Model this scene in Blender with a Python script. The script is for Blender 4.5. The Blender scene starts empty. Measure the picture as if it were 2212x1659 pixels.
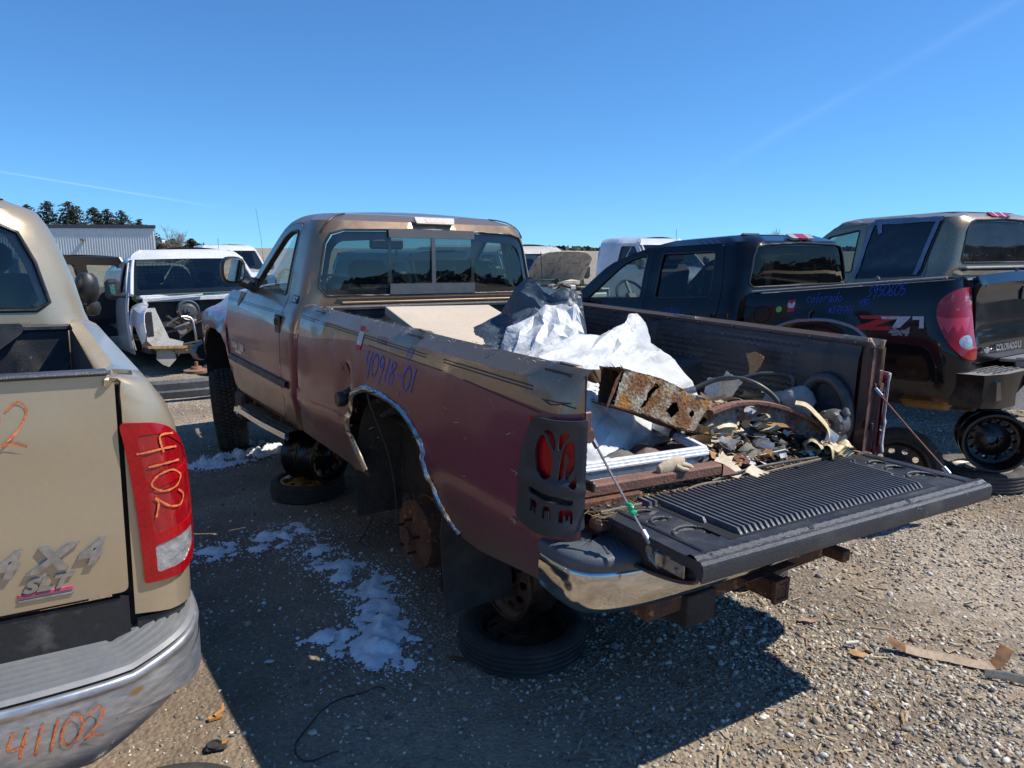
import bpy, math, random
import numpy as np
from mathutils import Vector, Matrix, noise
from mathutils.geometry import delaunay_2d_cdt
R = math.radians
rnd = random.Random(7)
sc = bpy.context.scene
COL = sc.collection
# ---------------------------------------------------------------- camera, sky, sun, exposure
cam = bpy.data.cameras.new('camera'); camo = bpy.data.objects.new('camera', cam); COL.objects.link(camo)
cam.sensor_width = 36; cam.lens = 36*1600/2212; cam.clip_start = .05; cam.clip_end = 6000
camo.location = (0, 0, 1.78); camo.rotation_euler = (R(90-10.43), 0, 0)
sc.camera = camo
SUN_EL, SUN_AZ = R(52.0), R(89.0)            # azimuth clockwise from the viewing direction (+Y)
w = bpy.data.worlds.new('World'); sc.world = w; w.use_nodes = True
nt = w.node_tree; nd = nt.nodes; bg = nd['Background']
sky = nd.new('ShaderNodeTexSky'); sky.sky_type = 'NISHITA'; sky.sun_disc = False
sky.sun_elevation = SUN_EL; sky.sun_rotation = SUN_AZ; sky.air_density = 1.0; sky.dust_density = 0.0; sky.ozone_density = 3.0
sky.altitude = 300
def W(t, **k):
    n = nd.new(t)
    for a, b in k.items(): setattr(n, a, b)
    return n
def wm(op, a, b=None):
    n = W('ShaderNodeMath', operation=op)
    for i, x in enumerate((a, b)):
        if x is None: continue
        if isinstance(x, (int, float)): n.inputs[i].default_value = x
        else: nt.links.new(x, n.inputs[i])
    return n.outputs[0]
tc = W('ShaderNodeTexCoord')
lift = W('ShaderNodeVectorMath', operation='ADD'); nt.links.new(tc.outputs['Generated'], lift.inputs[0]); lift.inputs[1].default_value = (0, 0, .055); nt.links.new(lift.outputs[0], sky.inputs['Vector'])
T_A, T_B, T_C, T_D = (-.70, .72, .105), (-.36, .93, .049), (.20, .97, .065), (.70, .66, .36)
def trail(p, q, half, strength):
    """a thin vapour trail: the great circle through two sky directions, soft edged and broken up by noise"""
    p = Vector(p).normalized(); q = Vector(q).normalized(); n = p.cross(q).normalized(); mid = (p+q).normalized(); ca = p.dot(mid)
    d = W('ShaderNodeVectorMath', operation='DOT_PRODUCT'); nt.links.new(tc.outputs['Generated'], d.inputs[0]); d.inputs[1].default_value = n
    m = W('ShaderNodeVectorMath', operation='DOT_PRODUCT'); nt.links.new(tc.outputs['Generated'], m.inputs[0]); m.inputs[1].default_value = mid
    no = W('ShaderNodeTexNoise'); no.inputs['Scale'].default_value = 9; no.inputs['Detail'].default_value = 6; nt.links.new(tc.outputs['Generated'], no.inputs['Vector'])
    a = wm('ABSOLUTE', wm('ADD', d.outputs['Value'], wm('MULTIPLY', wm('SUBTRACT', no.outputs['Fac'], .5), half*.9)))
    band = wm('MAXIMUM', wm('SUBTRACT', 1.0, wm('DIVIDE', a, half)), 0.0)
    along = W('ShaderNodeMapRange'); along.inputs['From Min'].default_value = ca-.004; along.inputs['From Max'].default_value = ca+(1-ca)*.6; nt.links.new(m.outputs['Value'], along.inputs['Value'])
    nn = W('ShaderNodeMapRange'); nn.inputs['From Min'].default_value = .3; nn.inputs['From Max'].default_value = .75; nt.links.new(no.outputs['Fac'], nn.inputs['Value'])
    return wm('MULTIPLY', wm('MULTIPLY', wm('POWER', band, 1.5), along.outputs['Result']), wm('MULTIPLY', wm('ADD', nn.outputs['Result'], .3), strength))
fac = wm('ADD', trail(T_A, T_B, .0018, .13), trail(T_C, T_D, .011, .03))
mx = W('ShaderNodeMix', data_type='RGBA'); nt.links.new(fac, mx.inputs[0]); tn = W('ShaderNodeMix', data_type='RGBA', blend_type='MULTIPLY'); tn.inputs[0].default_value = 1; tn.inputs[7].default_value = (.42, .755, 1.05, 1); nt.links.new(sky.outputs[0], tn.inputs[6]); nt.links.new(tn.outputs[2], mx.inputs[6]); mx.inputs[7].default_value = (9, 10, 11, 1)
hs = W('ShaderNodeHueSaturation'); hs.inputs['Saturation'].default_value = 1.0; nt.links.new(mx.outputs[2], hs.inputs['Color'])
nt.links.new(hs.outputs[0], bg.inputs['Color']); bg.inputs['Strength'].default_value = .106
sun = bpy.data.lights.new('sun', 'SUN'); sun.energy = 3.8; sun.angle = R(.53); sun.color = (1, .945, .86)
so = bpy.data.objects.new('sun', sun); COL.objects.link(so); so.location = (8, 0, 12)
sd = Vector((math.sin(SUN_AZ)*math.cos(SUN_EL), math.cos(SUN_AZ)*math.cos(SUN_EL), math.sin(SUN_EL)))
so.rotation_euler = sd.to_track_quat('Z', 'Y').to_euler()
sc.view_settings.view_transform = 'Standard'; sc.view_settings.look = 'None'; sc.view_settings.exposure = .56; sc.view_settings.gamma = 1
sc.view_settings.use_curve_mapping = False
sc.cycles.max_bounces = 7; sc.cycles.transparent_max_bounces = 16; sc.cycles.glossy_bounces = 4; sc.cycles.diffuse_bounces = 3
sc.cycles.caustics_reflective = False; sc.cycles.caustics_refractive = False; sc.cycles.sample_clamp_indirect = 6

# ---------------------------------------------------------------- materials
MATS = {}
def M(name, col, rough=.6, metal=0., coat=0., col2=None, scale=6., lo=.35, hi=.7, bump=0., bscale=60., spec=.5, speck=None, rvar=0., tex='noise', alpha=1., stretch=None, emit=0, fine=.12, coatr=.06, grime=None):
    """procedural surface: two tones broken up by noise, fine grain, optional specks and relief"""
    if name in MATS: return MATS[name]
    m = bpy.data.materials.new(name); m.use_nodes = True; t = m.node_tree; N = t.nodes; L = t.links.new
    b = N['Principled BSDF']; b.inputs['Metallic'].default_value = metal; b.inputs['Roughness'].default_value = rough
    b.inputs['Coat Weight'].default_value = coat; b.inputs['Coat Roughness'].default_value = coatr; b.inputs['Specular IOR Level'].default_value = spec
    tc = N.new('ShaderNodeTexCoord'); v = tc.outputs['Object']
    if stretch:
        mp = N.new('ShaderNodeMapping'); mp.inputs['Scale'].default_value = stretch; L(v, mp.inputs[0]); v = mp.outputs[0]
    n = N.new('ShaderNodeTexNoise'); n.inputs['Scale'].default_value = scale; n.inputs['Detail'].default_value = 8; n.inputs['Roughness'].default_value = .62; L(v, n.inputs['Vector'])
    r = N.new('ShaderNodeMapRange'); r.inputs['From Min'].default_value = lo; r.inputs['From Max'].default_value = hi; L(n.outputs['Fac'], r.inputs['Value'])
    x = N.new('ShaderNodeMix'); x.data_type = 'RGBA'; L(r.outputs[0], x.inputs[0])
    c2 = col2 or tuple(c*.72 for c in col)
    x.inputs[6].default_value = (*col, 1); x.inputs[7].default_value = (*c2, 1); out = x.outputs[2]
    f = N.new('ShaderNodeTexNoise'); f.inputs['Scale'].default_value = bscale; f.inputs['Detail'].default_value = 6; L(v, f.inputs['Vector'])
    if fine:
        g = N.new('ShaderNodeMix'); g.data_type = 'RGBA'; g.blend_type = 'MULTIPLY'; g.inputs[0].default_value = 1
        fr = N.new('ShaderNodeMapRange'); fr.inputs['From Min'].default_value = .3; fr.inputs['From Max'].default_value = .7; fr.inputs['To Min'].default_value = 1-fine*2; fr.inputs['To Max'].default_value = 1+fine; L(f.outputs['Fac'], fr.inputs['Value'])
        L(out, g.inputs[6]); L(fr.outputs[0], g.inputs[7]); out = g.outputs[2]
    if speck:
        sc_, amt, c3 = speck
        s = N.new('ShaderNodeTexNoise'); s.inputs['Scale'].default_value = sc_; s.inputs['Detail'].default_value = 3; L(v, s.inputs['Vector'])
        sr = N.new('ShaderNodeMapRange'); sr.inputs['From Min'].default_value = amt; sr.inputs['From Max'].default_value = amt+.05; L(s.outputs['Fac'], sr.inputs['Value'])
        y = N.new('ShaderNodeMix'); y.data_type = 'RGBA'; L(sr.outputs[0], y.inputs[0]); L(out, y.inputs[6]); y.inputs[7].default_value = (*c3, 1); out = y.outputs[2]
    if grime:      # road dirt caked on the lower edge, thinning upwards in patches
        z0, z1, gc = grime; sp = N.new('ShaderNodeSeparateXYZ'); L(tc.outputs['Object'], sp.inputs[0])
        gn = N.new('ShaderNodeTexNoise'); gn.inputs['Scale'].default_value = 5; gn.inputs['Detail'].default_value = 9; gn.inputs['Roughness'].default_value = .7; L(tc.outputs['Object'], gn.inputs['Vector'])
        ad = N.new('ShaderNodeMath'); ad.operation = 'MULTIPLY_ADD'; L(gn.outputs['Fac'], ad.inputs[0]); ad.inputs[1].default_value = -.55; L(sp.outputs[2], ad.inputs[2])
        gm = N.new('ShaderNodeMapRange'); gm.inputs['From Min'].default_value = z1-.27; gm.inputs['From Max'].default_value = z0-.27; gm.inputs['To Min'].default_value = 0; gm.inputs['To Max'].default_value = .92; L(ad.outputs[0], gm.inputs['Value'])
        gy = N.new('ShaderNodeMix'); gy.data_type = 'RGBA'; L(gm.outputs[0], gy.inputs[0]); L(out, gy.inputs[6]); gy.inputs[7].default_value = (*gc, 1); out = gy.outputs[2]
        cw = N.new('ShaderNodeMath'); cw.operation = 'MULTIPLY_ADD'; L(gm.outputs[0], cw.inputs[0]); cw.inputs[1].default_value = -coat; cw.inputs[2].default_value = coat; L(cw.outputs[0], b.inputs['Coat Weight'])
    L(out, b.inputs['Base Color'])
    if rvar:
        q = N.new('ShaderNodeMapRange'); q.inputs['From Min'].default_value = .3; q.inputs['From Max'].default_value = .7; q.inputs['To Min'].default_value = max(0, rough-rvar); q.inputs['To Max'].default_value = min(1, rough+rvar)
        L(n.outputs['Fac'], q.inputs['Value']); L(q.outputs[0], b.inputs['Roughness'])
    if bump:
        bp = N.new('ShaderNodeBump'); bp.inputs['Strength'].default_value = bump; bp.inputs['Distance'].default_value = .01
        if tex == 'crease':
            ds = N.new('ShaderNodeMix'); ds.data_type = 'VECTOR'; ds.inputs[0].default_value = .12; nv = N.new('ShaderNodeTexNoise'); nv.inputs['Scale'].default_value = 6; nv.inputs['Detail'].default_value = 4; L(v, nv.inputs['Vector']); L(v, ds.inputs[4]); L(nv.outputs['Color'], ds.inputs[5])
            hs_ = []
            for q_ in (bscale, bscale*2.7):
                vo = N.new('ShaderNodeTexVoronoi'); vo.feature = 'DISTANCE_TO_EDGE'; vo.inputs['Scale'].default_value = q_; L(ds.outputs[1], vo.inputs['Vector']); mrr = N.new('ShaderNodeMapRange'); mrr.inputs['From Max'].default_value = .30; L(vo.outputs['Distance'], mrr.inputs['Value']); hs_.append(mrr.outputs[0])
            ad_ = N.new('ShaderNodeMath'); ad_.operation = 'MULTIPLY_ADD'; L(hs_[1], ad_.inputs[0]); ad_.inputs[1].default_value = .4; L(hs_[0], ad_.inputs[2]); L(ad_.outputs[0], bp.inputs['Height'])
        elif tex == 'voronoi':
            vo = N.new('ShaderNodeTexVoronoi'); vo.inputs['Scale'].default_value = bscale; L(v, vo.inputs['Vector']); L(vo.outputs['Distance'], bp.inputs['Height'])
        else: L(f.outputs['Fac'], bp.inputs['Height'])
        L(bp.outputs[0], b.inputs['Normal'])
    MATS[name] = m
    return m
def glassM(name, tint=(.35, .42, .42), refl=1.0, haze=.0, hazecol=(.5, .5, .45)):
    if name in MATS: return MATS[name]
    m = bpy.data.materials.new(name); m.use_nodes = True; t = m.node_tree; N = t.nodes; L = t.links.new; N.remove(N['Principled BSDF'])
    tr = N.new('ShaderNodeBsdfTransparent'); tr.inputs[0].default_value = (*tint, 1)
    gl = N.new('ShaderNodeBsdfGlossy'); gl.inputs['Roughness'].default_value = .012
    fr = N.new('ShaderNodeFresnel'); ge = N.new('ShaderNodeNewGeometry'); io = N.new('ShaderNodeMapRange'); io.inputs['To Min'].default_value = 1.55; io.inputs['To Max'].default_value = 1/1.55
    L(ge.outputs['Backfacing'], io.inputs['Value']); L(io.outputs[0], fr.inputs['IOR'])
    mu = N.new('ShaderNodeMath'); mu.operation = 'MULTIPLY'; mu.inputs[1].default_value = refl; L(fr.outputs[0], mu.inputs[0])
    mx = N.new('ShaderNodeMixShader'); L(mu.outputs[0], mx.inputs[0]); L(tr.outputs[0], mx.inputs[1]); L(gl.outputs[0], mx.inputs[2]); o = mx.outputs[0]
    if haze:
        df = N.new('ShaderNodeBsdfDiffuse'); df.inputs[0].default_value = (*hazecol, 1)
        tc = N.new('ShaderNodeTexCoord'); no = N.new('ShaderNodeTexNoise'); no.inputs['Scale'].default_value = 3; no.inputs['Detail'].default_value = 9; L(tc.outputs['Object'], no.inputs['Vector'])
        mr = N.new('ShaderNodeMapRange'); mr.inputs['From Min'].default_value = .35; mr.inputs['From Max'].default_value = .75; mr.inputs['To Min'].default_value = haze*.5; mr.inputs['To Max'].default_value = haze*1.6; L(no.outputs['Fac'], mr.inputs['Value'])
        m2 = N.new('ShaderNodeMixShader'); L(mr.outputs[0], m2.inputs[0]); L(o, m2.inputs[1]); L(df.outputs[0], m2.inputs[2]); o = m2.outputs[0]
    L(o, N['Material Output'].inputs[0]); MATS[name] = m
    return m

# ---------------------------------------------------------------- mesh helpers
def pip(pt, poly):
    x, y = pt; c = False; n = len(poly); j = n-1
    for i in range(n):
        xi, yi = poly[i]; xj, yj = poly[j]
        if (yi > y) != (yj > y) and x < (xj-xi)*(y-yi)/(yj-yi)+xi: c = not c
        j = i
    return c
def dens(poly, step, closed=True):
    out = []; n = len(poly)
    for i in range(n if closed else n-1):
        a, b = poly[i], poly[(i+1) % n]; k = max(1, int(math.ceil(math.hypot(b[0]-a[0], b[1]-a[1])/step)))
        for j in range(k): out.append((a[0]+(b[0]-a[0])*j/k, a[1]+(b[1]-a[1])*j/k))
    if not closed: out.append(tuple(poly[-1]))
    return out
def rpoly(poly, r, k=4):
    """rounds the corners of a polygon; r may be one radius or one per corner"""
    out = []; n = len(poly)
    for i in range(n):
        p = Vector(poly[i]); a = Vector(poly[i-1]); b = Vector(poly[(i+1) % n]); rr = r[i] if isinstance(r, (list, tuple)) else r
        da = a-p; db = b-p; la, lb = da.length, db.length
        if rr <= 0 or la < 1e-6 or lb < 1e-6: out.append(tuple(p)); continue
        d = min(rr, la*.48, lb*.48); A = p+da/la*d; B = p+db/lb*d
        for j in range(k+1):
            t = j/k; q = A*(1-t)**2+p*2*t*(1-t)+B*t*t; out.append((q.x, q.y))
    return out
def crom(pts, n=8):
    """smooth curve through points (any dimension)"""
    P = np.array(pts, float); out = []
    for i in range(len(P)-1):
        p0 = P[max(i-1, 0)]; p1 = P[i]; p2 = P[i+1]; p3 = P[min(i+2, len(P)-1)]
        for j in range(n):
            t = j/n; out.append(.5*((2*p1)+(-p0+p2)*t+(2*p0-5*p1+4*p2-p3)*t*t+(-p0+3*p1-3*p2+p3)*t**3))
    out.append(P[-1]); return np.array(out)
def circ(cx, cy, r, n=16, ry=None, a0=0.):
    ry = r if ry is None else ry
    return [(cx+r*math.cos(a0+2*math.pi*i/n), cy+ry*math.sin(a0+2*math.pi*i/n)) for i in range(n)]
class MB:
    def __init__(s): s.v = []; s.f = []; s.m = []; s.xf = None
    def add(s, vs, fs, mi=0):
        o = len(s.v)
        if s.xf is not None: vs = [s.xf @ Vector(q) for q in vs]
        s.v += [tuple(q) for q in vs]; s.f += [tuple(o+i for i in f) for f in fs]; s.m += [mi]*len(fs); return s
    def box(s, c, d, rot=None, bev=0., mi=0):
        x, y, z = (d[0]/2, d[1]/2, d[2]/2); c = Vector(c); Rm = rot if rot is not None else Matrix.Identity(3)
        b = min(bev, x*.9, y*.9, z*.9)
        if b <= 0:
            vs = [Vector((sx*x, sy*y, sz*z)) for sx in (-1, 1) for sy in (-1, 1) for sz in (-1, 1)]
            fs = [(0, 1, 3, 2), (4, 6, 7, 5), (0, 4, 5, 1), (2, 3, 7, 6), (0, 2, 6, 4), (1, 5, 7, 3)]
        else:
            vs = []; idx = {}
            for sx in (-1, 1):
                for sy in (-1, 1):
                    for sz in (-1, 1):
                        for ax in range(3):
                            q = [sx*(x-b), sy*(y-b), sz*(z-b)]; q[ax] = (sx*x, sy*y, sz*z)[ax]
                            idx[sx, sy, sz, ax] = len(vs); vs.append(Vector(q))
            fs = []
            for ax in range(3):
                o = [i for i in range(3) if i != ax]
                for sg in (-1, 1):
                    loop = []
                    for a, bb in ((-1, -1), (1, -1), (1, 1), (-1, 1)):
                        k = [0, 0, 0]; k[ax] = sg; k[o[0]] = a; k[o[1]] = bb; loop.append(idx[k[0], k[1], k[2], ax])
                    fs.append(tuple(loop if (sg > 0) != (ax == 1) else loop[::-1]))
            for ax in range(3):
                o = [i for i in range(3) if i != ax]
                for a in (-1, 1):
                    for bb in (-1, 1):
                        k0 = [0, 0, 0]; k1 = [0, 0, 0]; k0[ax] = -1; k1[ax] = 1; k0[o[0]] = k1[o[0]] = a; k0[o[1]] = k1[o[1]] = bb
                        fs.append((idx[(*k0, o[0])], idx[(*k1, o[0])], idx[(*k1, o[1])], idx[(*k0, o[1])]))
            for sx in (-1, 1):
                for sy in (-1, 1):
                    for sz in (-1, 1): fs.append((idx[sx, sy, sz, 0], idx[sx, sy, sz, 1], idx[sx, sy, sz, 2]))
        return s.add([c+Rm @ q for q in vs], fs, mi)
    def tube(s, pts, r, n=8, mi=0, cap=True, ell=None):
        P = [Vector(p) for p in pts]; k = len(P); rr = r if isinstance(r, (list, tuple, np.ndarray)) else [r]*k
        up = None; vs = []
        for i, p in enumerate(P):
            t = (P[min(i+1, k-1)]-P[max(i-1, 0)]).normalized()
            if up is None:
                a = Vector((0, 0, 1)) if abs(t.z) < .9 else Vector((1, 0, 0)); up = (a-t*a.dot(t)).normalized()
            else: up = (up-t*up.dot(t)).normalized()
            sd_ = t.cross(up)
            for j in range(n):
                a = 2*math.pi*j/n; vs.append(p+(up*math.cos(a)+sd_*math.sin(a)*(ell or 1))*rr[i])
        fs = [(i*n+j, i*n+(j+1) % n, (i+1)*n+(j+1) % n, (i+1)*n+j) for i in range(k-1) for j in range(n)]
        if cap: fs += [tuple(range(n))[::-1], tuple((k-1)*n+j for j in range(n))]
        return s.add(vs, fs, mi)
    def lathe(s, prof, c=(0, 0, 0), axis='z', n=32, mi=0, a0=0., a1=2*math.pi, closed=False):
        c = Vector(c); vs = []; full = abs(a1-a0-2*math.pi) < 1e-6; m = n if full else n+1
        for (r, h) in prof:
            for j in range(m):
                a = a0+(a1-a0)*j/n; ca, sa = r*math.cos(a), r*math.sin(a)
                vs.append(c+Vector({'z': (ca, sa, h), 'y': (ca, h, sa), 'x': (h, ca, sa)}[axis]))
        k = len(prof); fs = []
        for i in range(k if closed else k-1):
            i2 = (i+1) % k
            for j in range(n):
                j2 = (j+1) % m
                fs.append((i*m+j, i*m+j2, i2*m+j2, i2*m+j) if axis != 'y' else (i*m+j, i2*m+j, i2*m+j2, i*m+j2))
        return s.add(vs, fs, mi)
    def grid(s, fn, nu, nv, mi=0, cu=False):
        vs = [fn(i/nu, j/nv) for i in range(nu+1) for j in range(nv+1)]
        fs = [(i*(nv+1)+j, (i+1)*(nv+1)+j, (i+1)*(nv+1)+j+1, i*(nv+1)+j+1) for i in range(nu) for j in range(nv)]
        return s.add(vs, fs, mi)
    def panel(s, outline, fn, holes=(), step=.1, edge=None, splits=(), mfn=None, thick=0., mi=0, du=None, flip=False, rim=True):
        """sheet cut out of the surface fn(u, v): outline and holes are polygons in (u, v)"""
        edge = edge or step*.6; du = du or (step, step)
        polys = [dens(outline, edge)]+[dens(h, edge) for h in holes]
        V = []; E = []
        for p in polys:
            o = len(V); V += p; E += [(o+i, o+(i+1) % len(p)) for i in range(len(p))]
        for sp in splits:
            p = dens(sp, edge, False); o = len(V); V += p; E += [(o+i, o+i+1) for i in range(len(p)-1)]
        xs = [q[0] for q in outline]; ys = [q[1] for q in outline]
        nx = max(1, int((max(xs)-min(xs))/du[0])); ny = max(1, int((max(ys)-min(ys))/du[1]))
        for i in range(nx+1):
            for j in range(ny+1): V.append((min(xs)+(max(xs)-min(xs))*(i+.37*(j % 2))/nx, min(ys)+(max(ys)-min(ys))*j/ny))
        cv, ce, cf, *_ = delaunay_2d_cdt([Vector(q) for q in V], E, [], 0, 1e-6)
        tris = []; ms = []
        for f in cf:
            c = (sum(cv[i].x for i in f)/3, sum(cv[i].y for i in f)/3)
            if pip(c, outline) and not any(pip(c, h) for h in holes):
                a, b, d = (cv[i] for i in f)
                if abs((b.x-a.x)*(d.y-a.y)-(b.y-a.y)*(d.x-a.x)) < 1e-9: continue
                tris.append(tuple(f) if not flip else tuple(f)[::-1]); ms.append(mfn(*c) if mfn else mi)
        used = sorted({i for t in tris for i in t}); rm = {k: i for i, k in enumerate(used)}
        uv = [(cv[i].x, cv[i].y) for i in used]; vs = [Vector(fn(*q)) for q in uv]
        tr = [tuple(rm[i] for i in t) for t in tris]
        o = len(s.v)
        X = (lambda q: s.xf @ q) if s.xf is not None else (lambda q: q)
        s.v += [tuple(X(q)) for q in vs]; s.f += [tuple(o+i for i in t) for t in tr]; s.m += ms
        if thick:
            nrm = [Vector((0, 0, 0)) for _ in vs]
            for t in tr:
                nn = (vs[t[1]]-vs[t[0]]).cross(vs[t[2]]-vs[t[0]])
                for i in t: nrm[i] += nn
            back = [p-n.normalized()*thick if n.length > 0 else p for p, n in zip(vs, nrm)]
            o2 = len(s.v); s.v += [tuple(X(q)) for q in back]; s.f += [tuple(o2+i for i in t[::-1]) for t in tr]; s.m += ms
            cnt = {}
            for t, mm in zip(tr, ms):
                for a, b in ((t[0], t[1]), (t[1], t[2]), (t[2], t[0])): cnt[(a, b)] = mm
            for (a, b), mm in cnt.items():
                if (b, a) not in cnt: s.f.append((o+b, o+a, o2+a, o2+b)); s.m.append(mm)
        return s
    def build(s, name, mats, parent=None, smooth=35, label=None, cat=None, group=None, kind=None):
        me = bpy.data.meshes.new(name); me.from_pydata(s.v, [], s.f)
        for m in (mats if isinstance(mats, (list, tuple)) else [mats]): me.materials.append(m)
        me.polygons.foreach_set('material_index', s.m)
        if smooth:
            me.shade_smooth(); me.set_sharp_from_angle(angle=R(smooth))
        me.validate(); me.update()
        o = bpy.data.objects.new(name, me); COL.objects.link(o)
        if parent is not None: o.parent = parent
        return tag(o, label, cat, group, kind)
def tag(o, label=None, cat=None, group=None, kind=None):
    for k, v in (('label', label), ('category', cat), ('group', group), ('kind', kind)):
        if v: o[k] = v
    return o
def thing(name, label, cat, mat=None, group=None, loc=None, rz=0):
    o = bpy.data.objects.new(name, None); COL.objects.link(o); o.empty_display_size = .2
    if mat is not None: o.matrix_world = mat
    if loc is not None: o.location = loc; o.rotation_euler = (0, 0, rz)
    return tag(o, label, cat, group)
def vmat(x, y, yaw, z=0., pitch=0., roll=0.):
    return Matrix.Translation((x, y, z)) @ Matrix.Rotation(yaw, 4, 'Z') @ Matrix.Rotation(pitch, 4, 'Y') @ Matrix.Rotation(roll, 4, 'X')
def copy_tree(o, parent=None):
    c = o.copy(); COL.objects.link(c)
    if parent is not None: c.parent = parent; c.matrix_parent_inverse = o.matrix_parent_inverse.copy()
    for ch in list(o.children): copy_tree(ch, c)
    return c
def text_mb(txt, size, fn, depth=.004, shear=0., bold=0., spacing=1., mi=0, into=None):
    """letters as a raised mesh; fn maps (u, v, h) to space"""
    cu = bpy.data.curves.new('t', 'FONT'); cu.body = txt; cu.size = size; cu.shear = shear; cu.offset = bold; cu.space_character = spacing; cu.extrude = .5; cu.align_x = 'CENTER'; cu.resolution_u = 3
    ob = bpy.data.objects.new('t', cu); me = ob.to_mesh()
    b = into or MB(); b.add([fn(q.co.x, q.co.y, depth if q.co.z > 0 else 0.) for q in me.vertices], [tuple(p.vertices) for p in me.polygons], mi)
    ob.to_mesh_clear(); bpy.data.objects.remove(ob); bpy.data.curves.remove(cu); return b
STROKE = {'0': [[(.5, 1), (.1, .7), (.1, .25), (.45, 0), (.85, .3), (.85, .75), (.5, 1)]], '1': [[(.45, 1), (.35, .5), (.3, 0)]],
 '2': [[(.1, .8), (.45, 1), (.8, .8), (.6, .4), (.1, .05), (.35, .12), (.95, 0)]], '3': [[(.1, .9), (.7, .95), (.4, .55), (.8, .4), (.6, .05), (.1, .05)]],
 '4': [[(.2, 1), (.1, .5), (.8, .5)], [(.8, 1), (.65, .5), (.6, -.25)]], '5': [[(.85, 1), (.3, .95), (.2, .55), (.7, .55), (.75, .2), (.4, 0), (.1, .1)]],
 '6': [[(.7, 1), (.25, .6), (.15, .2), (.5, 0), (.8, .25), (.5, .45), (.2, .3)]], '7': [[(.1, 1), (.9, .95), (.4, 0)], [(.3, .5), (.75, .5)]],
 '8': [[(.7, .9), (.3, .9), (.25, .65), (.7, .35), (.6, .02), (.2, .1), (.3, .45), (.75, .75), (.7, .9)]],
 '9': [[(.75, .8), (.4, 1), (.15, .75), (.4, .5), (.75, .75), (.7, .3), (.5, -.25)]], '-': [[(.1, .45), (.8, .5)]], '#': [[(.3, .9), (.2, .1)], [(.7, .9), (.6, .1)], [(.1, .6), (.9, .65)], [(.05, .3), (.85, .35)]],
 'c': [[(.8, .55), (.4, .65), (.1, .3), (.4, 0), (.8, .1)]], 'o': [[(.45, .6), (.1, .3), (.4, 0), (.8, .3), (.45, .6)]], 'l': [[(.4, 1.1), (.3, .1), (.5, 0)]],
 'r': [[(.2, .6), (.2, 0)], [(.2, .4), (.5, .6), (.8, .55)]], 'a': [[(.7, .55), (.3, .55), (.15, .15), (.45, 0), (.7, .5), (.75, 0)]], 'd': [[(.7, .5), (.3, .55), (.15, .15), (.5, 0), (.7, .4)], [(.8, 1.1), (.75, 0)]],
 ' ': [], 'C': [[(.9, .85), (.5, 1), (.1, .6), (.2, .15), (.6, 0), (.95, .15)]], 'f': [[(.8, 1), (.5, .95), (.45, 0)], [(.2, .55), (.8, .55)]]}
def scribble(txt, fn, size, wdt, b=None, mi=0, slant=.18, gap=.95, h=.0025):
    """hand writing with a paint marker: flat ribbons lying on a surface"""
    b = b or MB(); x = 0
    for ch in txt:
        for st in STROKE.get(ch, []):
            p = crom([(x+q[0]*size*.62+q[1]*size*slant, q[1]*size) for q in st], 5) if len(st) > 2 else np.array(dens([(x+q[0]*size*.62+q[1]*size*slant, q[1]*size) for q in st], size*.2, False))
            n = len(p); vs = []
            for i in range(n):
                t = p[min(i+1, n-1)]-p[max(i-1, 0)]; t = t/(np.hypot(*t)+1e-9); o = np.array((-t[1], t[0]))*wdt/2*(.55+.9*abs(math.sin(i*.9+x*40+len(p)))**.7)
                vs += [fn(p[i][0]+o[0], p[i][1]+o[1], h), fn(p[i][0]-o[0], p[i][1]-o[1], h)]
            b.add(vs, [(2*i, 2*i+1, 2*i+3, 2*i+2) for i in range(n-1)], mi)
        x += size*gap*(.62 if ch not in '1l ' else .42)
    return b
# ---------------------------------------------------------------- vehicle shell
class Ring:
    """body shell: horizontal outline with rounded rear corners at every level t; s runs along the side (s<0), round the corner, across the back"""
    def __init__(s, tab, rc=.14, bump=None, yc=None):
        a = crom(tab, 6); s.t, s.w, s.x, s.r, s.z = a.T; s.rc = rc; s.bump = bump; s.s = 1
    def at(s, t): return [float(np.interp(t, s.t, q)) for q in (s.w, s.x, s.r, s.z)]
    def side(s, x, t):
        w, xr, r, z = s.at(t); return (-(x-xr-r), t)
    def rear(s, y, t):
        w, xr, r, z = s.at(t); return (s.rc+(w-r-y), t)
    def P(s, u, t, off=0.):
        w, xr, r, z = s.at(t)
        if u <= 0: x, y, nx, ny = xr+r-u, w, 0., 1.
        elif u < s.rc:
            a = u/s.rc*math.pi/2; x, y = xr+r-r*math.sin(a), w-r+r*math.cos(a); nx, ny = -math.sin(a), math.cos(a)
        else: x, y, nx, ny = xr, w-r-(u-s.rc), -1., 0.
        if s.bump: d = s.bump(x, y, z); x += nx*d; y += ny*d
        if off:
            dw = (s.at(t+.02)[0]-s.at(t-.02)[0]); dz = (s.at(t+.02)[3]-s.at(t-.02)[3])+1e-6; l = math.hypot(dw, dz); k = abs(dz)/l
            x += nx*off*k; y += ny*off*k; z += off*(-dw/l if dz >= 0 else 0)
        return Vector((x, y*s.s, z))
    def conv(s, pts):
        """pts: ('s', x, t) on the side or ('r', y, t) on the back"""
        return [s.side(a, t) if k == 's' else s.rear(a, t) for k, a, t in pts]
    def sides(s, poly, step=.04): return [s.side(x, t) for x, t in dens(poly, step)]
    def rears(s, poly, step=.04): return [s.rear(y, t) for y, t in dens(poly, step)]
    def on(s, off=0.):
        return lambda x, t, h=0.: s.P(*s.side(x, t), off=off+h)
def mirror_panel(mb, ring, outline, holes=(), **k):
    for sg in (1, -1):
        ring.s = sg; mb.panel(outline, lambda u, t: ring.P(u, t), holes, flip=(sg < 0), **k)
    ring.s = 1
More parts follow.
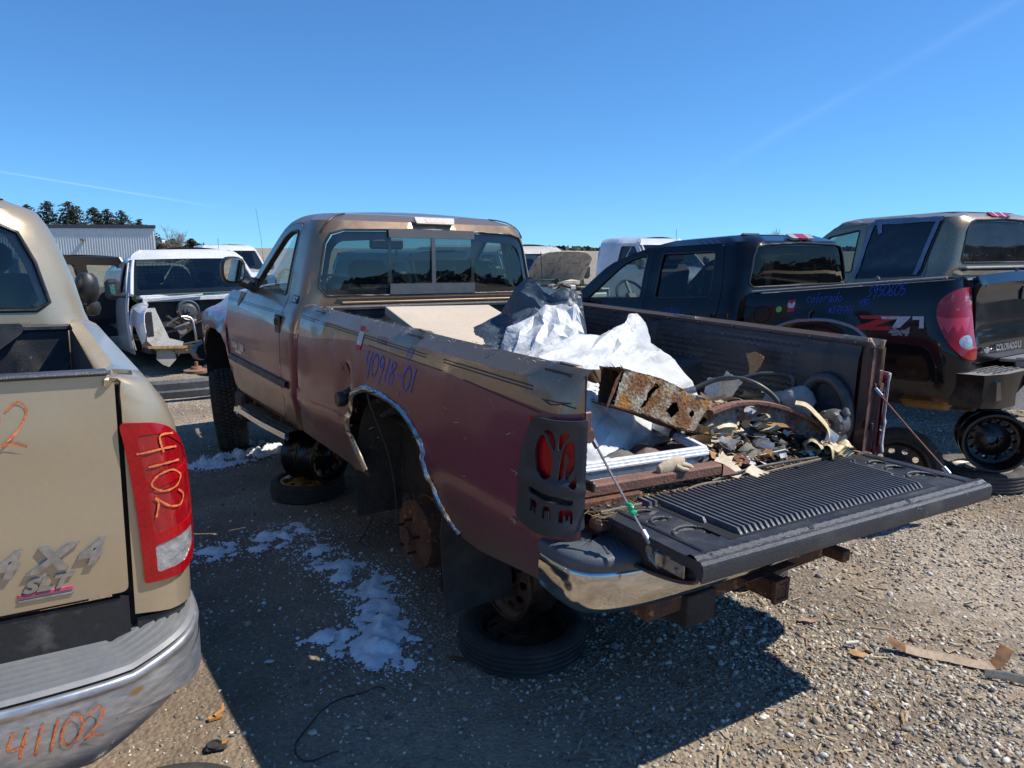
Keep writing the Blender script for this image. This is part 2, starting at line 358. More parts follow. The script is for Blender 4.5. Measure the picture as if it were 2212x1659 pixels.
def glass_poly(mb, ring, poly, off=-.012, sg=1, kind='s', step=.12, grow=.012):
    c = np.mean(np.array(poly), axis=0); g = [tuple(c+(np.array(p)-c)*(1+grow/ max(.05, np.linalg.norm(np.array(p)-c)))) for p in poly]
    q = ring.sides(g) if kind == 's' else ring.rears(g)
    ring.s = sg; mb.panel(q, lambda u, t: ring.P(u, t, off), step=step, flip=(sg < 0)); ring.s = 1
def frame_strip(mb, pts3, w=.012, n=6, mi=0): mb.tube(list(pts3)+[pts3[0]], w, n, mi, cap=False)
def tire(mb, R0, r0, wd, ti=0, n=40, grooves=3, blocks=0, axis='y', c=(0, 0, 0)):
    """tyre cross-section turned round its axis, with tread grooves (and separate tread blocks when asked)"""
    h = wd/2; sh = R0*.93
    p = [(r0, -h*.62), (r0+.012, -h*.78), (r0+(sh-r0)*.5, -h), (sh, -h*.96), (R0*.975, -h*.82)]
    k = grooves*2+1
    for i in range(k):
        a = -h*.8+1.6*h*i/k; b = -h*.8+1.6*h*(i+1)/k; rr = R0 if i % 2 == 0 else R0-.009
        p += [(rr, a+.0015), (rr, b-.0015)]
    p += [(R0*.975, h*.82), (sh, h*.96), (r0+(sh-r0)*.5, h), (r0+.012, h*.78), (r0, h*.62)]
    mb.lathe(p, c, axis, n, ti)
    if blocks:
        m = 64
        for i in range(m):
            for j in range(blocks):
                a = 2*math.pi*(i+.5*(j % 2))/m; y = (-.5+(j+.5)/blocks)*wd*.92; d = (math.pi*2*R0/m*.74, wd*.92/blocks*.84, .022)
                rr = R0+.003-(.016 if j in (0, blocks-1) else 0)
                ro = Matrix.Rotation(-a, 3, 'Y') @ Matrix.Rotation(math.pi/2, 3, 'Y')
                rot = Matrix(((-math.sin(a), 0, math.cos(a)), (0, 1, 0), (math.cos(a), 0, math.sin(a)))).transposed().transposed()
                mb.box(Vector(c)+Vector((math.cos(a)*rr, y, math.sin(a)*rr)), d, rot @ Matrix.Rotation(.35*(1 if j < blocks/2 else -1), 3, 'Z'), 0, ti)
def steel_rim(mb, r=.2, wd=.18, disc=.03, mi=0, holes=10, hr=.022, axis='y', n=40, c=(0, 0, 0), hub=.04, closed_lugs=5):
    """steel wheel: barrel with lips, dished disc with round vent holes, lug holes and a hub bore; axis along y"""
    h = wd/2; pr = [(r, -h), (r+.014, -h+.004), (r+.012, -h+.014), (r-.008, -h+.03), (r-.03, -h+.06), (r-.03, h-.06), (r-.008, h-.03), (r+.012, h-.014), (r+.014, h-.004), (r, h)]
    c = Vector(c)
    mb.lathe(pr+[(a-.004, b*.985) for a, b in pr[::-1]], c, 'y', n, mi, closed=True)
    rd = r-.028
    def dish(u, v):
        q = math.hypot(u, v); d = disc+.022*math.exp(-((q-rd*.72)/.03)**2)-.02*max(0, 1-q/(rd*.45)); return c+Vector((u, d, v))
    hs = [circ(math.cos(2*math.pi*i/holes)*rd*.8, math.sin(2*math.pi*i/holes)*rd*.8, hr, 8) for i in range(holes)]
    hs += [circ(math.cos(2*math.pi*i/closed_lugs+.3)*.057, math.sin(2*math.pi*i/closed_lugs+.3)*.057, .008, 6) for i in range(closed_lugs)]+[circ(0, 0, hub, 14)]
    mb.panel(circ(0, 0, rd+.002, 30), dish, hs, step=.035, thick=.004, mi=mi, flip=True)
def seat(mb, c, wd=.5, h=.62, mi=0, head=True):
    x, y, z = c
    mb.box((x+.25, y, z+.07), (.50, wd, .15), Matrix.Rotation(R(-6), 3, 'Y'), .05, mi)
    mb.box((x-.02, y, z+.07+h/2), (.13, wd, h), Matrix.Rotation(R(-12), 3, 'Y'), .055, mi)
    if head: mb.box((x-.13, y, z+.16+h), (.09, wd*.55, .17), Matrix.Rotation(R(-12), 3, 'Y'), .04, mi)
def steering(mb, c, mi=0):
    rot = Matrix.Rotation(R(-62), 4, 'Y'); old = mb.xf; mb.xf = (old or Matrix.Identity(4)) @ Matrix.Translation(c) @ rot
    p = [(math.cos(a)*.19, math.sin(a)*.19, 0) for a in np.linspace(0, 2*math.pi, 25)]
    mb.tube(p, .014, 6, mi, cap=False); mb.box((0, 0, -.01), (.12, .13, .05), None, .02, mi)
    for a in (0, 2.1, 4.2): mb.box((math.cos(a)*.1, math.sin(a)*.1, 0), (.19, .03, .02), Matrix.Rotation(a, 3, 'Z'), 0, mi)
    mb.tube([(0, 0, 0), (0, 0, -.35)], .03, 8, mi); mb.xf = old
def bevel_bar(mb, a, b, w, h, mi=0, up=(0, 0, 1)):
    a = Vector(a); b = Vector(b); d = b-a; t = d.normalized(); u = Vector(up); u = (u-t*u.dot(t)).normalized(); s_ = t.cross(u)
    rot = Matrix((t, s_, u)).transposed(); mb.box((a+b)/2, (d.length, w, h), rot, min(w, h)*.15, mi)
# ---------------------------------------------------------------- the materials of this place
maroon = M('maroon_paint', (.205, .038, .066), .34, .05, .5, col2=(.175, .036, .058), scale=3, rvar=.08, bump=.015, bscale=30, speck=(160, .73, (.30, .24, .22)), coatr=.1, fine=.03, grime=(.56, .86, (.13, .09, .06)))
pewter = M('pewter_paint', (.345, .235, .14), .32, .55, .55, col2=(.30, .20, .12), scale=4, rvar=.1, speck=(120, .72, (.6, .55, .48)), fine=.03, bump=.008, bscale=50, coatr=.09)
tanp = M('champagne_paint', (.52, .42, .275), .34, .55, .5, col2=(.49, .395, .26), scale=2.5, rvar=.06, fine=.015, speck=(90, .75, (.7, .66, .58)), coatr=.12)
blackp = M('black_paint', (.004, .005, .008), .2, 0, .55, col2=(.007, .008, .010), scale=3, rvar=.06, coatr=.04, spec=.15, speck=(70, .76, (.09, .085, .08)), grime=(.46, .62, (.07, .055, .04)))
whitep = M('white_paint', (.72, .73, .74), .25, 0, .6, col2=(.60, .60, .58), scale=3, speck=(14, .72, (.42, .33, .22)))
darkblue = M('dark_blue_paint', (.008, .012, .035), .3, .0, .3, scale=3, spec=.3)
plas = M('grey_plastic', (.036, .040, .047), .5, col2=(.026, .03, .036), scale=9, bump=.12, bscale=260, rvar=.1)
blk = M('black_plastic', (.022, .023, .025), .45, col2=(.04, .038, .036), scale=12, bump=.08, bscale=220, rvar=.12)
liner = M('bed_liner', (.032, .034, .04), .40, col2=(.10, .095, .088), scale=6, lo=.48, hi=.78, bump=.4, bscale=220, rvar=.14, speck=(30, .70, (.17, .165, .16)), fine=.2)
rubber = M('rubber', (.03, .029, .028), .78, col2=(.075, .068, .06), scale=9, lo=.42, hi=.8, bump=.2, bscale=150)
rubberd = M('dusty_rubber', (.055, .05, .044), .85, col2=(.16, .14, .115), scale=6, lo=.35, hi=.75, bump=.25, bscale=120)
rimblk = M('black_steel', (.012, .012, .014), .28, .3, .3, col2=(.03, .024, .02), scale=7, lo=.55, hi=.75, bump=.1, bscale=90)
rimold = M('old_black_rim', (.03, .026, .024), .5, .3, 0, col2=(.16, .08, .045), scale=8, lo=.45, hi=.7, bump=.2, bscale=90)
rimsil = M('dull_grey_rim', (.36, .35, .33), .42, .6, 0, col2=(.25, .17, .1), scale=7, lo=.5, hi=.75)
yel = M('yellow_rim', (.62, .36, .03), .5, 0, 0, col2=(.45, .22, .04), scale=8, lo=.5)
archtrim = M('arch_trim', (.60, .59, .56), .24, .9, 0, col2=(.24, .15, .09), scale=16, lo=.52, hi=.66, rvar=.1, bump=.1, bscale=40)
rust = M('rust', (.20, .085, .04), .85, .1, 0, col2=(.075, .04, .028), scale=9, bump=.6, bscale=70, speck=(26, .62, (.36, .17, .07)))
rustp = M('rust_over_paint', (.45, .39, .28), .75, .15, 0, col2=(.26, .115, .04), scale=9, lo=.46, hi=.56, bump=.75, bscale=75, speck=(12, .57, (.40, .19, .05)), fine=.25)
rustg = M('rust_on_grey_flake', (.19, .185, .175), .7, .2, 0, col2=(.17, .075, .045), scale=11, lo=.46, hi=.55, bump=.6, bscale=60, speck=(18, .64, (.05, .035, .03)), fine=.2)
rustbar = M('brown_painted_steel', (.23, .115, .075), .75, .1, 0, col2=(.15, .08, .06), scale=12, lo=.4, hi=.7, bump=.35, bscale=90, speck=(60, .66, (.08, .045, .035)))
chrome = M('weathered_chrome', (.62, .61, .59), .13, 1., 0, col2=(.42, .38, .32), scale=5, lo=.5, hi=.78, rvar=.1, speck=(16, .68, (.33, .19, .09)), bump=.03, bscale=9, fine=.05)
chromec = M('chrome_trim', (.75, .75, .76), .07, 1., 0, col2=(.5, .48, .45), scale=8, lo=.55, rvar=.05)
scuffchrome = M('scuffed_bumper_chrome', (.52, .52, .52), .34, .72, 0, col2=(.36, .36, .36), scale=4, lo=.4, hi=.7, rvar=.12, speck=(7, .66, (.36, .22, .10)), bump=.04, bscale=25, fine=.15, stretch=(1, 1, 3))
alu = M('bright_aluminium', (.68, .69, .71), .25, 1., 0, col2=(.5, .49, .47), scale=20, stretch=(.2, 4, 4), rvar=.1)
steel = M('bare_steel', (.45, .44, .42), .4, .9, 0, col2=(.25, .18, .12), scale=14, lo=.5)
redl = M('red_lens', (.40, .004, .008), .15, 0, .5, spec=.3, col2=(.26, .003, .006), scale=4, fine=.12, bscale=90, bump=.05)
redl2 = M('red_lens_ribbed', (.50, .004, .010), .3, 0, .25, col2=(.30, .002, .006), scale=30, spec=.2, stretch=(8, 8, .5), bump=.2, bscale=40)
ribm_ = M('rib_lit_tone', (.085, .088, .098), .36, col2=(.14, .14, .14), scale=16, lo=.5, hi=.75, bump=.2, bscale=200)  # paler than the liner: the light on the rib tops is put into the colour
clearl = M('clear_lens', (.55, .56, .57), .15, .4, 1., col2=(.25, .25, .26), scale=24, bump=.5, bscale=40)
amberl = M('smoked_lens', (.06, .055, .05), .15, 0, 1.)
grime = M('underbody_grime', (.06, .048, .038), .95, col2=(.03, .026, .023), scale=8, bump=.6, bscale=60)
liningM = M('wheelhouse_lining', (.085, .068, .05), .9, col2=(.03, .027, .024), scale=5, lo=.38, hi=.68, bump=.5, bscale=45)
interior = M('grey_interior', (.10, .10, .105), .85, col2=(.07, .07, .07), scale=5)
interiord = M('dark_interior', (.03, .032, .036), .8)
beige = M('beige_interior', (.42, .36, .25), .85)
glassR = glassM('tinted_glass', (.31, .37, .37), 1.3)
glassS = glassM('side_glass', (.74, .86, .86), 1.0)
glassD = glassM('dark_tinted_glass', (.055, .06, .07), 1.15)
glassC = glassM('clear_glass', (.62, .74, .70), 1.0)
glassG = glassM('green_windshield', (.26, .38, .36), 1.6)
glassH = glassM('dusty_glass', (.10, .11, .12), .7, .08, (.26, .27, .28))
frit = M('glass_frit', (.012, .013, .015), .12, 0, .6)
grease = M('blue_marker', (.09, .20, .75), .6, fine=.3, bscale=300)
orange = M('orange_marker', (.85, .22, .07), .5, fine=.25, bscale=200)
bluemk = M('dim_blue_marker', (.03, .06, .30), .6)
greenmk = M('green_marker', (.05, .40, .28), .6)
stkr = M('red_sticker', (.62, .03, .05), .5); stkw = M('white_sticker', (.75, .75, .75), .5); grn = M('green_dot_sticker', (.22, .62, .12), .5)
grnt = M('green_tape', (.02, .42, .20), .4)
blackline = M('black_pinstripe', (.02, .018, .02), .4)
white = M('white_vinyl', (.78, .80, .82), .35, col2=(.68, .69, .70), scale=10, lo=.5)
silverbadge = M('silver_badge', (.62, .63, .64), .28, .95); blackbadge = M('badge_black', (.02, .02, .02), .4); pinkred = M('faded_red_stripe', (.52, .10, .16), .4)
# ---------------------------------------------------------------- the maroon and pewter pickup
RM = Matrix(((-.56586, .82427, .0194, 0), (-.82419, -.56614, .01408, 0), (.02258, -.00802, .99971, 0), (0, 0, 0, 1))).transposed()
RM = Matrix(((-.56586369, -.82418945, .02258411, .95339), (.82427061, -.56613922, -.00802179, 2.84604), (.01939723, .01407617, .99971276, .00579), (0, 0, 0, 1))) @ Matrix.Translation((0, .02, 0))
ram = thing('pickup_truck', 'maroon and pewter pickup with open tailgate and junk in its bed', 'pickup truck', RM)
def jag0(poly, a):
    return [(x+r_j.uniform(-a, a), y+r_j.uniform(-a, a)) for x, y in poly]
r_j = random.Random(77)
def ram_dents(x, y, z):
    d = -.022*math.exp(-((x-1.83)/.05)**2-((z-1.06)/.10)**2)-.012*math.exp(-((x-1.95)/.09)**2-((z-1.17)/.06)**2)
    d += .016*math.exp(-((x-1.70)/.06)**2-((z-1.02)/.1)**2)
    d += -.014*math.exp(-((x-2.28)/.05)**2-((z-1.29)/.035)**2)+.010*math.exp(-((x-2.16)/.03)**2-((z-1.28)/.04)**2)-.012*math.exp(-((x-2.05)/.04)**2-((z-1.27)/.03)**2)
    d += .0022*math.sin(x*5.1+z*3)+.0012*math.sin(x*13+2*z)
    rr = math.hypot(x-1.33, z-.60); d += .012*math.exp(-((rr-.45)/.05)**2)*(z < 1.15)
    d -= .010*math.exp(-((x-.03)/.05)**2-((z-.77)/.03)**2)
    return d
bedR = Ring([(.55, .925, .0, .07, .55), (.62, .935, .0, .08, .62), (.72, .945, .0, .085, .72), (.765, .950, .0, .085, .765), (.785, .966, .0, .085, .785), (.86, .972, .0, .085, .86), (.885, .960, .0, .085, .885), (1.0, .962, .0, .085, 1.0),
             (1.12, .957, .0, .085, 1.12), (1.22, .948, .0, .085, 1.22), (1.29, .938, .0, .08, 1.29), (1.335, .928, .0, .07, 1.335), (1.36, .916, 0, .06, 1.36), (1.378, .897, 0, .04, 1.375), (1.395, .877, 0, .025, 1.379), (1.42, .852, 0, .012, 1.379), (1.435, .838, 0, .008, 1.376), (1.447, .836, 0, .006, 1.365), (1.47, .836, 0, .005, 1.34)], .14, ram_dents)
arch = [tuple(q) for q in crom([(1.62, .578), (1.715, .68), (1.775, .80), (1.765, .915), (1.69, 1.005), (1.56, 1.042), (1.40, 1.045), (1.25, 1.033), (1.10, .995), (.985, .92), (.915, .82), (.865, .70), (.795, .62), (.705, .578)], 3)]
bot = [(.55, .572), (.3, .60), (.10, .622), (.02, .635)]
o = [('s', 2.585, .60)]+[('s', *p) for p in arch]+[('s', *p) for p in bot]
outl = bedR.conv([('s', a, b) for a, b in dens([(p[1], p[2]) for p in o], .05, False)])
outl += [(.03, .637), (.08, .64), (.125, .645)]+[bedR.rear(.885, t) for t in np.linspace(.66, 1.40, 20)]+[(bedR.rc*.9, 1.43), (bedR.rc*.9, 1.47)]
outl += [bedR.side(x, 1.47) for x in np.linspace(.02, 2.585, 40)]+[bedR.side(2.585, t) for t in np.linspace(1.45, .62, 20)]
pockets = [rpoly([(x, 1.386), (x+.11, 1.386), (x+.11, 1.428), (x, 1.428)], .01, 2) for x in (.07, 1.10, 2.28)]
slit = [(1.865, 1.135), (1.845, 1.12), (1.80, 1.06), (1.775, .99), (1.757, .975), (1.77, 1.04), (1.79, 1.09), (1.83, 1.135)]
capring = circ(1.80, .955, .018, 8)
bnd = [(-.02, 1.232), (.06, 1.228), (.12, 1.224), (.40, 1.236), (.69, 1.244), (.82, 1.253), (1.57, 1.262), (1.80, 1.262), (2.0, 1.243), (2.35, 1.205), (2.62, 1.192)]
def bline(x): return float(np.interp(x, [b[0] for b in bnd], [b[1] for b in bnd]))
split = [(s_, bline(max(0, bedR.P(s_, 1.22)[0]))) for s_ in np.linspace(bedR.side(2.585, 1.2)[0], .0, 60)]+[(.04, 1.231), (.09, 1.235), (.14, 1.24), (.2, 1.24)]
sx = [q[0] for q in split]; sz = [q[1] for q in split]
mb = MB()
mirror_panel(mb, bedR, outl, [bedR.sides(h) for h in pockets+[slit]], step=.07, thick=.012, splits=[split], mfn=lambda u, t: int(t > np.interp(u, sx, sz)))
mb.build('bed_side', [maroon, pewter], ram, 32)
for sg in (1, -1):
    mb = MB()
    for x in (.125, 1.155, 2.335): mb.box((x, .878*sg, 1.345), (.14, .055, .03), None, 0)
    mb.build('pocket_shade', blk, ram, kind='stuff')  # added black boxes stand in for the shade inside the stake pockets
# chrome arch mouldings, bed side only
sideB = bedR.on()
for sg in (1, -1):
    bedR.s = sg; mb = MB(); c = crom(arch[1::2], 6); vs = []; n = len(c)
    for i in range(n):
        t = c[min(i+1, n-1)]-c[max(i-1, 0)]; t = t/np.hypot(*t); nrm = np.array((t[1], -t[0])); cen = np.array((1.33, .75))-c[i]
        if nrm @ cen > 0: nrm = -nrm
        wv = .021+.003*math.sin(i*.5)+.002*math.sin(i*1.7)
        for a, b in ((-.012, -.004), (0, .010), (.012, .013), (wv-.008, .008), (wv, .0015)): vs.append(sideB(*(c[i]+nrm*a), b))
    mb.add(vs, [(i*5+j, i*5+j+1, (i+1)*5+j+1, (i+1)*5+j) for i in range(n-1) for j in range(4)]); mb.build('arch_moulding', archtrim, ram, 60)
    # wheelhouse: tub with an inner wall
    mb = MB(); tub = [(-.47, -.35), (-.47, 0), (-.42, .22), (-.28, .38), (0, .44), (.28, .38), (.42, .22), (.47, 0), (.47, -.30)]
    tc_ = crom(tub, 4); m = len(tc_)
    vs = [Vector((1.33+q[0]*.97, y*sg, .60+q[1]*.98)) for y in (.925, .80, .66) for q in tc_]
    mb.add(vs, [(r_*m+i, r_*m+i+1, (r_+1)*m+i+1, (r_+1)*m+i) for r_ in range(2) for i in range(m-1)])
    inn = [(1.33+q[0]*.97, .60+q[1]*.98) for q in tc_]+[(1.80, .42), (1.50, .36), (1.47, .45), (1.40, .52), (1.28, .52), (1.2, .45), (1.16, .40), (.9, .40)][::-1]
    mb.panel([(1.33+q[0]*.97, .60+q[1]*.98) for q in tc_]+[(1.78, .42), (1.50, .42), (1.45, .52), (1.36, .57), (1.27, .52), (1.22, .42), (.88, .42)], lambda x, z: (x, .66*sg+.01*math.sin(x*30), z), step=.08)
    mb.build('wheelhouse', liningM, ram, 40)
bedR.s = 1
# pinstripes
mb = MB()
for (x0, x1, z0, z1) in ((.98, 2.58, 1.283, 1.302), (.22, .83, 1.28, 1.285)):
    for dz in (0, .012):
        p = np.linspace(x0, x1, 30); vs = []
        for x in p:
            z = z0+(z1-z0)*(x-x0)/(x1-x0)+dz; vs += [sideB(x, z, .002), sideB(x, z+.0045, .002)]
        mb.add(vs, [(2*i, 2*i+1, 2*i+3, 2*i+2) for i in range(29)])
for q in ([(.66, 1.244), (.3, 1.222), (.16, 1.215)], [(.02, 1.268), (.14, 1.262)], [(.0, 1.253), (.05, 1.263), (.11, 1.251), (.16, 1.262)], [(1.57, 1.262), (1.2, 1.256), (.82, 1.253)]):
    d_ = dens(q, .04, False); vs = []
    for x, z in d_: vs += [sideB(x, z-.002, .003), sideB(x, z+.002, .003)]
    mb.add(vs, [(2*i, 2*i+1, 2*i+3, 2*i+2) for i in range(len(d_)-1)])
mb.build('pinstripe', blackline, ram, 0)
# creases below the stripe kept as geometry in the ring; scratches
mb = MB(); r2 = random.Random(3)
for i in range(230):
    x = r2.uniform(.05, 2.5); t = r2.uniform(1.33, 1.44) if r2.random() < .62 else r2.uniform(.75, 1.36); a = r2.uniform(-.6, .6)+(1.2 if r2.random() < .5 else 0); l = r2.uniform(.01, .055)
    pts = [(x+k*l*math.cos(a)/4+r2.uniform(-.003, .003), min(1.44, t+k*l*math.sin(a)/4)) for k in range(5)]; wv = r2.uniform(.0005, .0014); vs = []
    for p in pts: vs += [sideB(p[0], p[1]-wv, .0012), sideB(p[0]+wv, p[1]+wv, .0012)]
    mb.add(vs, [(2*i, 2*i+1, 2*i+3, 2*i+2) for i in range(4)])
mb.build('scratch_marks', M('scratch', (.5, .46, .4), .6), ram, 0, kind='stuff')
mb = MB()
for (x, t, r_) in ((.27, .80, .02), (.24, .775, .012), (.22, .83, .010), (1.98, 1.16, .018), (1.93, 1.12, .02), (1.90, 1.10, .014), (2.30, .83, .008), (2.52, .92, .008), (2.54, .86, .007), (.05, .66, .02), (.12, .65, .015), (1.2, 1.09, .012), (.62, 1.02, .01)):
    mb.panel(jag0(circ(x, t, r_, 9, r_*.6), r_*.25), lambda a, b: sideB(a, b, .0013), step=.03)
mb.build('paint_chips', M('chipped_primer', (.42, .26, .21), .8, col2=(.22, .10, .06), scale=40), ram, 0, kind='stuff')
# bed: floor, inner walls, front wall
mb = MB()
mb.panel([(.0, -.80), (2.52, -.80), (2.52, .80), (.0, .80)], lambda x, y: (x, y, .865+.006*(math.sin(y*42) > 0)), step=.03, du=(.4, .019))
mb.build('bed_floor', M('bed_floor_dirt', (.16, .12, .085), .95, col2=(.06, .045, .035), scale=9, bump=.5, bscale=70), ram, 30)
for sg in (1, -1):
    mb = MB()
    def wall(x, z):
        y = (.85 if sg > 0 else .802)-.018*min(1, max(0, (1.33-z)/.05)); rib = 0
        if .36 < x < 1.32 or 1.45 < x < 2.2: rib = .006*(math.sin(z*2*math.pi/.030) > 0)
        if 1.345 < x < 1.43: rib = .02
        wb = .13*max(0, min(1, (1.16-z)/.04))*(1 if .98 < x < 1.70 else 0)*min(1, max(0, (x-.98)/.05))*min(1, max(0, (1.70-x)/.05))
        if x < .33: rib = .012 if x > .22 else 0
        return Vector((x, (y-rib-wb)*sg, z))
    mb.panel([(.07, .865), (2.54, .865), (2.54, 1.345), (.07, 1.345)], wall, step=.05, du=(.04, .0075), flip=(sg > 0))
    mb.build('bed_liner_wall', liner, ram, 28)
    mb = MB()   # jamb behind the opening
    mb.panel([(-.002, .66), (.075, .66), (.075, 1.34), (-.002, 1.36)], lambda x, z: (x, ((.884 if sg > 0 else .844)-.02*(x > .05))*sg, z), step=.04, flip=(sg > 0))
    mb.panel([(.80, .865), (.90, .865), (.90, 1.34), (.80, 1.34)] if sg < 0 else [(.86, .865), (.90, .865), (.90, 1.34), (.86, 1.34)], lambda y, z: (.012 if sg < 0 else .07, y*sg, z), step=.2)
    mb.box((.008, .868*sg, 1.20), (.012, .03, .08), None, .004); mb.lathe([(0, -.01), (.022, -.01), (.022, -.004), (.014, 0)], (.0, .87*sg, 1.16), 'x', 12)
    mb.box((.02, .835*sg, .98), (.05, .014, .035), None, .004, 1)
    mb.build('door_jamb', [M('jamb_maroon', (.17, .085, .065), .55, .2, .2, col2=(.11, .06, .05), scale=8), blk], ram, 30)
    mb = MB(); mb.box((1.3, .838*sg, 1.352), (2.5, .014, .03), None, .003)
    for k in range(11): mb.box((.12+k*.235, .829*sg, 1.352), (.014, .012, .014), None, .004)
    mb.build('rail_flange', M('rail_brown', (.15, .085, .07), .6, .2, 0, scale=8), ram)
mb = MB(); mb.panel([(-.80, .865), (.80, .865), (.80, 1.34), (-.80, 1.34)], lambda y, z: (2.53+.01*(math.sin(y*30) > 0)*(z < 1.27), y, z), step=.06, du=(.02, .1))
mb.box((2.545, 0, 1.352), (.07, 1.68, .03), None, .008); mb.build('bed_front_wall', liner, ram)
# ---- cab
cabR = Ring([(.58, .925, 2.655, .04, .58), (.64, .945, 2.655, .04, .64), (.765, .950, 2.65, .05, .765), (.785, .962, 2.65, .05, .785), (.86, .966, 2.65, .05, .86), (.885, .957, 2.65, .05, .885), (1.0, .962, 2.65, .05, 1.0), (1.15, .957, 2.65, .06, 1.15), (1.25, .945, 2.65, .08, 1.25),
             (1.31, .925, 2.65, .10, 1.31), (1.355, .900, 2.645, .11, 1.355), (1.39, .882, 2.64, .12, 1.39), (1.45, .868, 2.64, .125, 1.45), (1.60, .835, 2.645, .13, 1.60), (1.75, .797, 2.652, .13, 1.75), (1.82, .775, 2.66, .13, 1.82), (1.865, .752, 2.672, .14, 1.865), (1.90, .722, 2.695, .15, 1.895), (1.93, .68, 2.74, .17, 1.915), (1.955, .63, 2.80, .18, 1.925)], .18)
XA = lambda z: 3.90-(z-1.36)*1.27 if z < 1.84 else 3.29-(z-1.84)*2.0     # windshield line
door = rpoly([(2.93, 1.20), (2.885, .62), (4.10, .60), (4.19, .75), (4.22, 1.0), (4.25, 1.36), (3.86, 1.365), (3.28, 1.81), (3.16, 1.862), (2.965, 1.865), (2.95, 1.40)], [.05, .06, .1, .05, .05, .02, .02, .05, .06, .05, .05])
swin = rpoly([(3.00, 1.405), (3.72, 1.405), (3.245, 1.765), (3.15, 1.805), (3.00, 1.815)], [.03, .02, .04, .04, .04])
rwin = [(0, 1.415), (.745, 1.42), (.79, 1.47), (.735, 1.74), (.70, 1.80), (.62, 1.825), (0, 1.84)]
cab_out = [(2.70, .585), (4.02, .585), (4.15, .68), (4.20, .9), (4.27, 1.355), (XA(1.36), 1.36)]
so_ = cabR.sides(dens(cab_out, .05, False)[:-1]+[(XA(t), t) for t in np.linspace(1.36, 1.955, 16)])
so_ = [cabR.side(x, t) for x, t in dens(cab_out, .05, False)]+[cabR.side(XA(t), t) for t in np.linspace(1.38, 1.955, 14)]
top = [(u, 1.955) for u in np.linspace(cabR.side(XA(1.955), 1.955)[0], .18, 8)][1:]+[cabR.rear(y, 1.955) for y in np.linspace(.42, 0, 6)]
back = [cabR.rear(0, t) for t in np.linspace(1.94, .60, 30)]+[cabR.rear(y, .59) for y in np.linspace(0, .86, 10)]+[(.12, .585), (.06, .585), (0, .585)]
k_ = next(i for i, q in enumerate(back) if q[1] < 1.84); k2 = next(i for i, q in enumerate(back) if q[1] < 1.415)
rw = [cabR.rear(y, t) for y, t in dens(rwin, .04, False)]
back2 = back[:k_]+rw[::-1]+back[k2:]
cb = bnd[-1][1]
mb = MB()
csplit = [(u, 1.192) for u in np.linspace(cabR.side(2.93, 1.2)[0]+.01, .30, 12)]
mirror_panel(mb, cabR, so_+top+back2, [cabR.sides(door)], step=.07, thick=.010, splits=[[(cabR.side(2.925, 1.19)[0], 1.192), (1.1, 1.192)]], mfn=lambda u, t: int(t > 1.192))
mb.build('cab', [maroon, pewter], ram, 32)
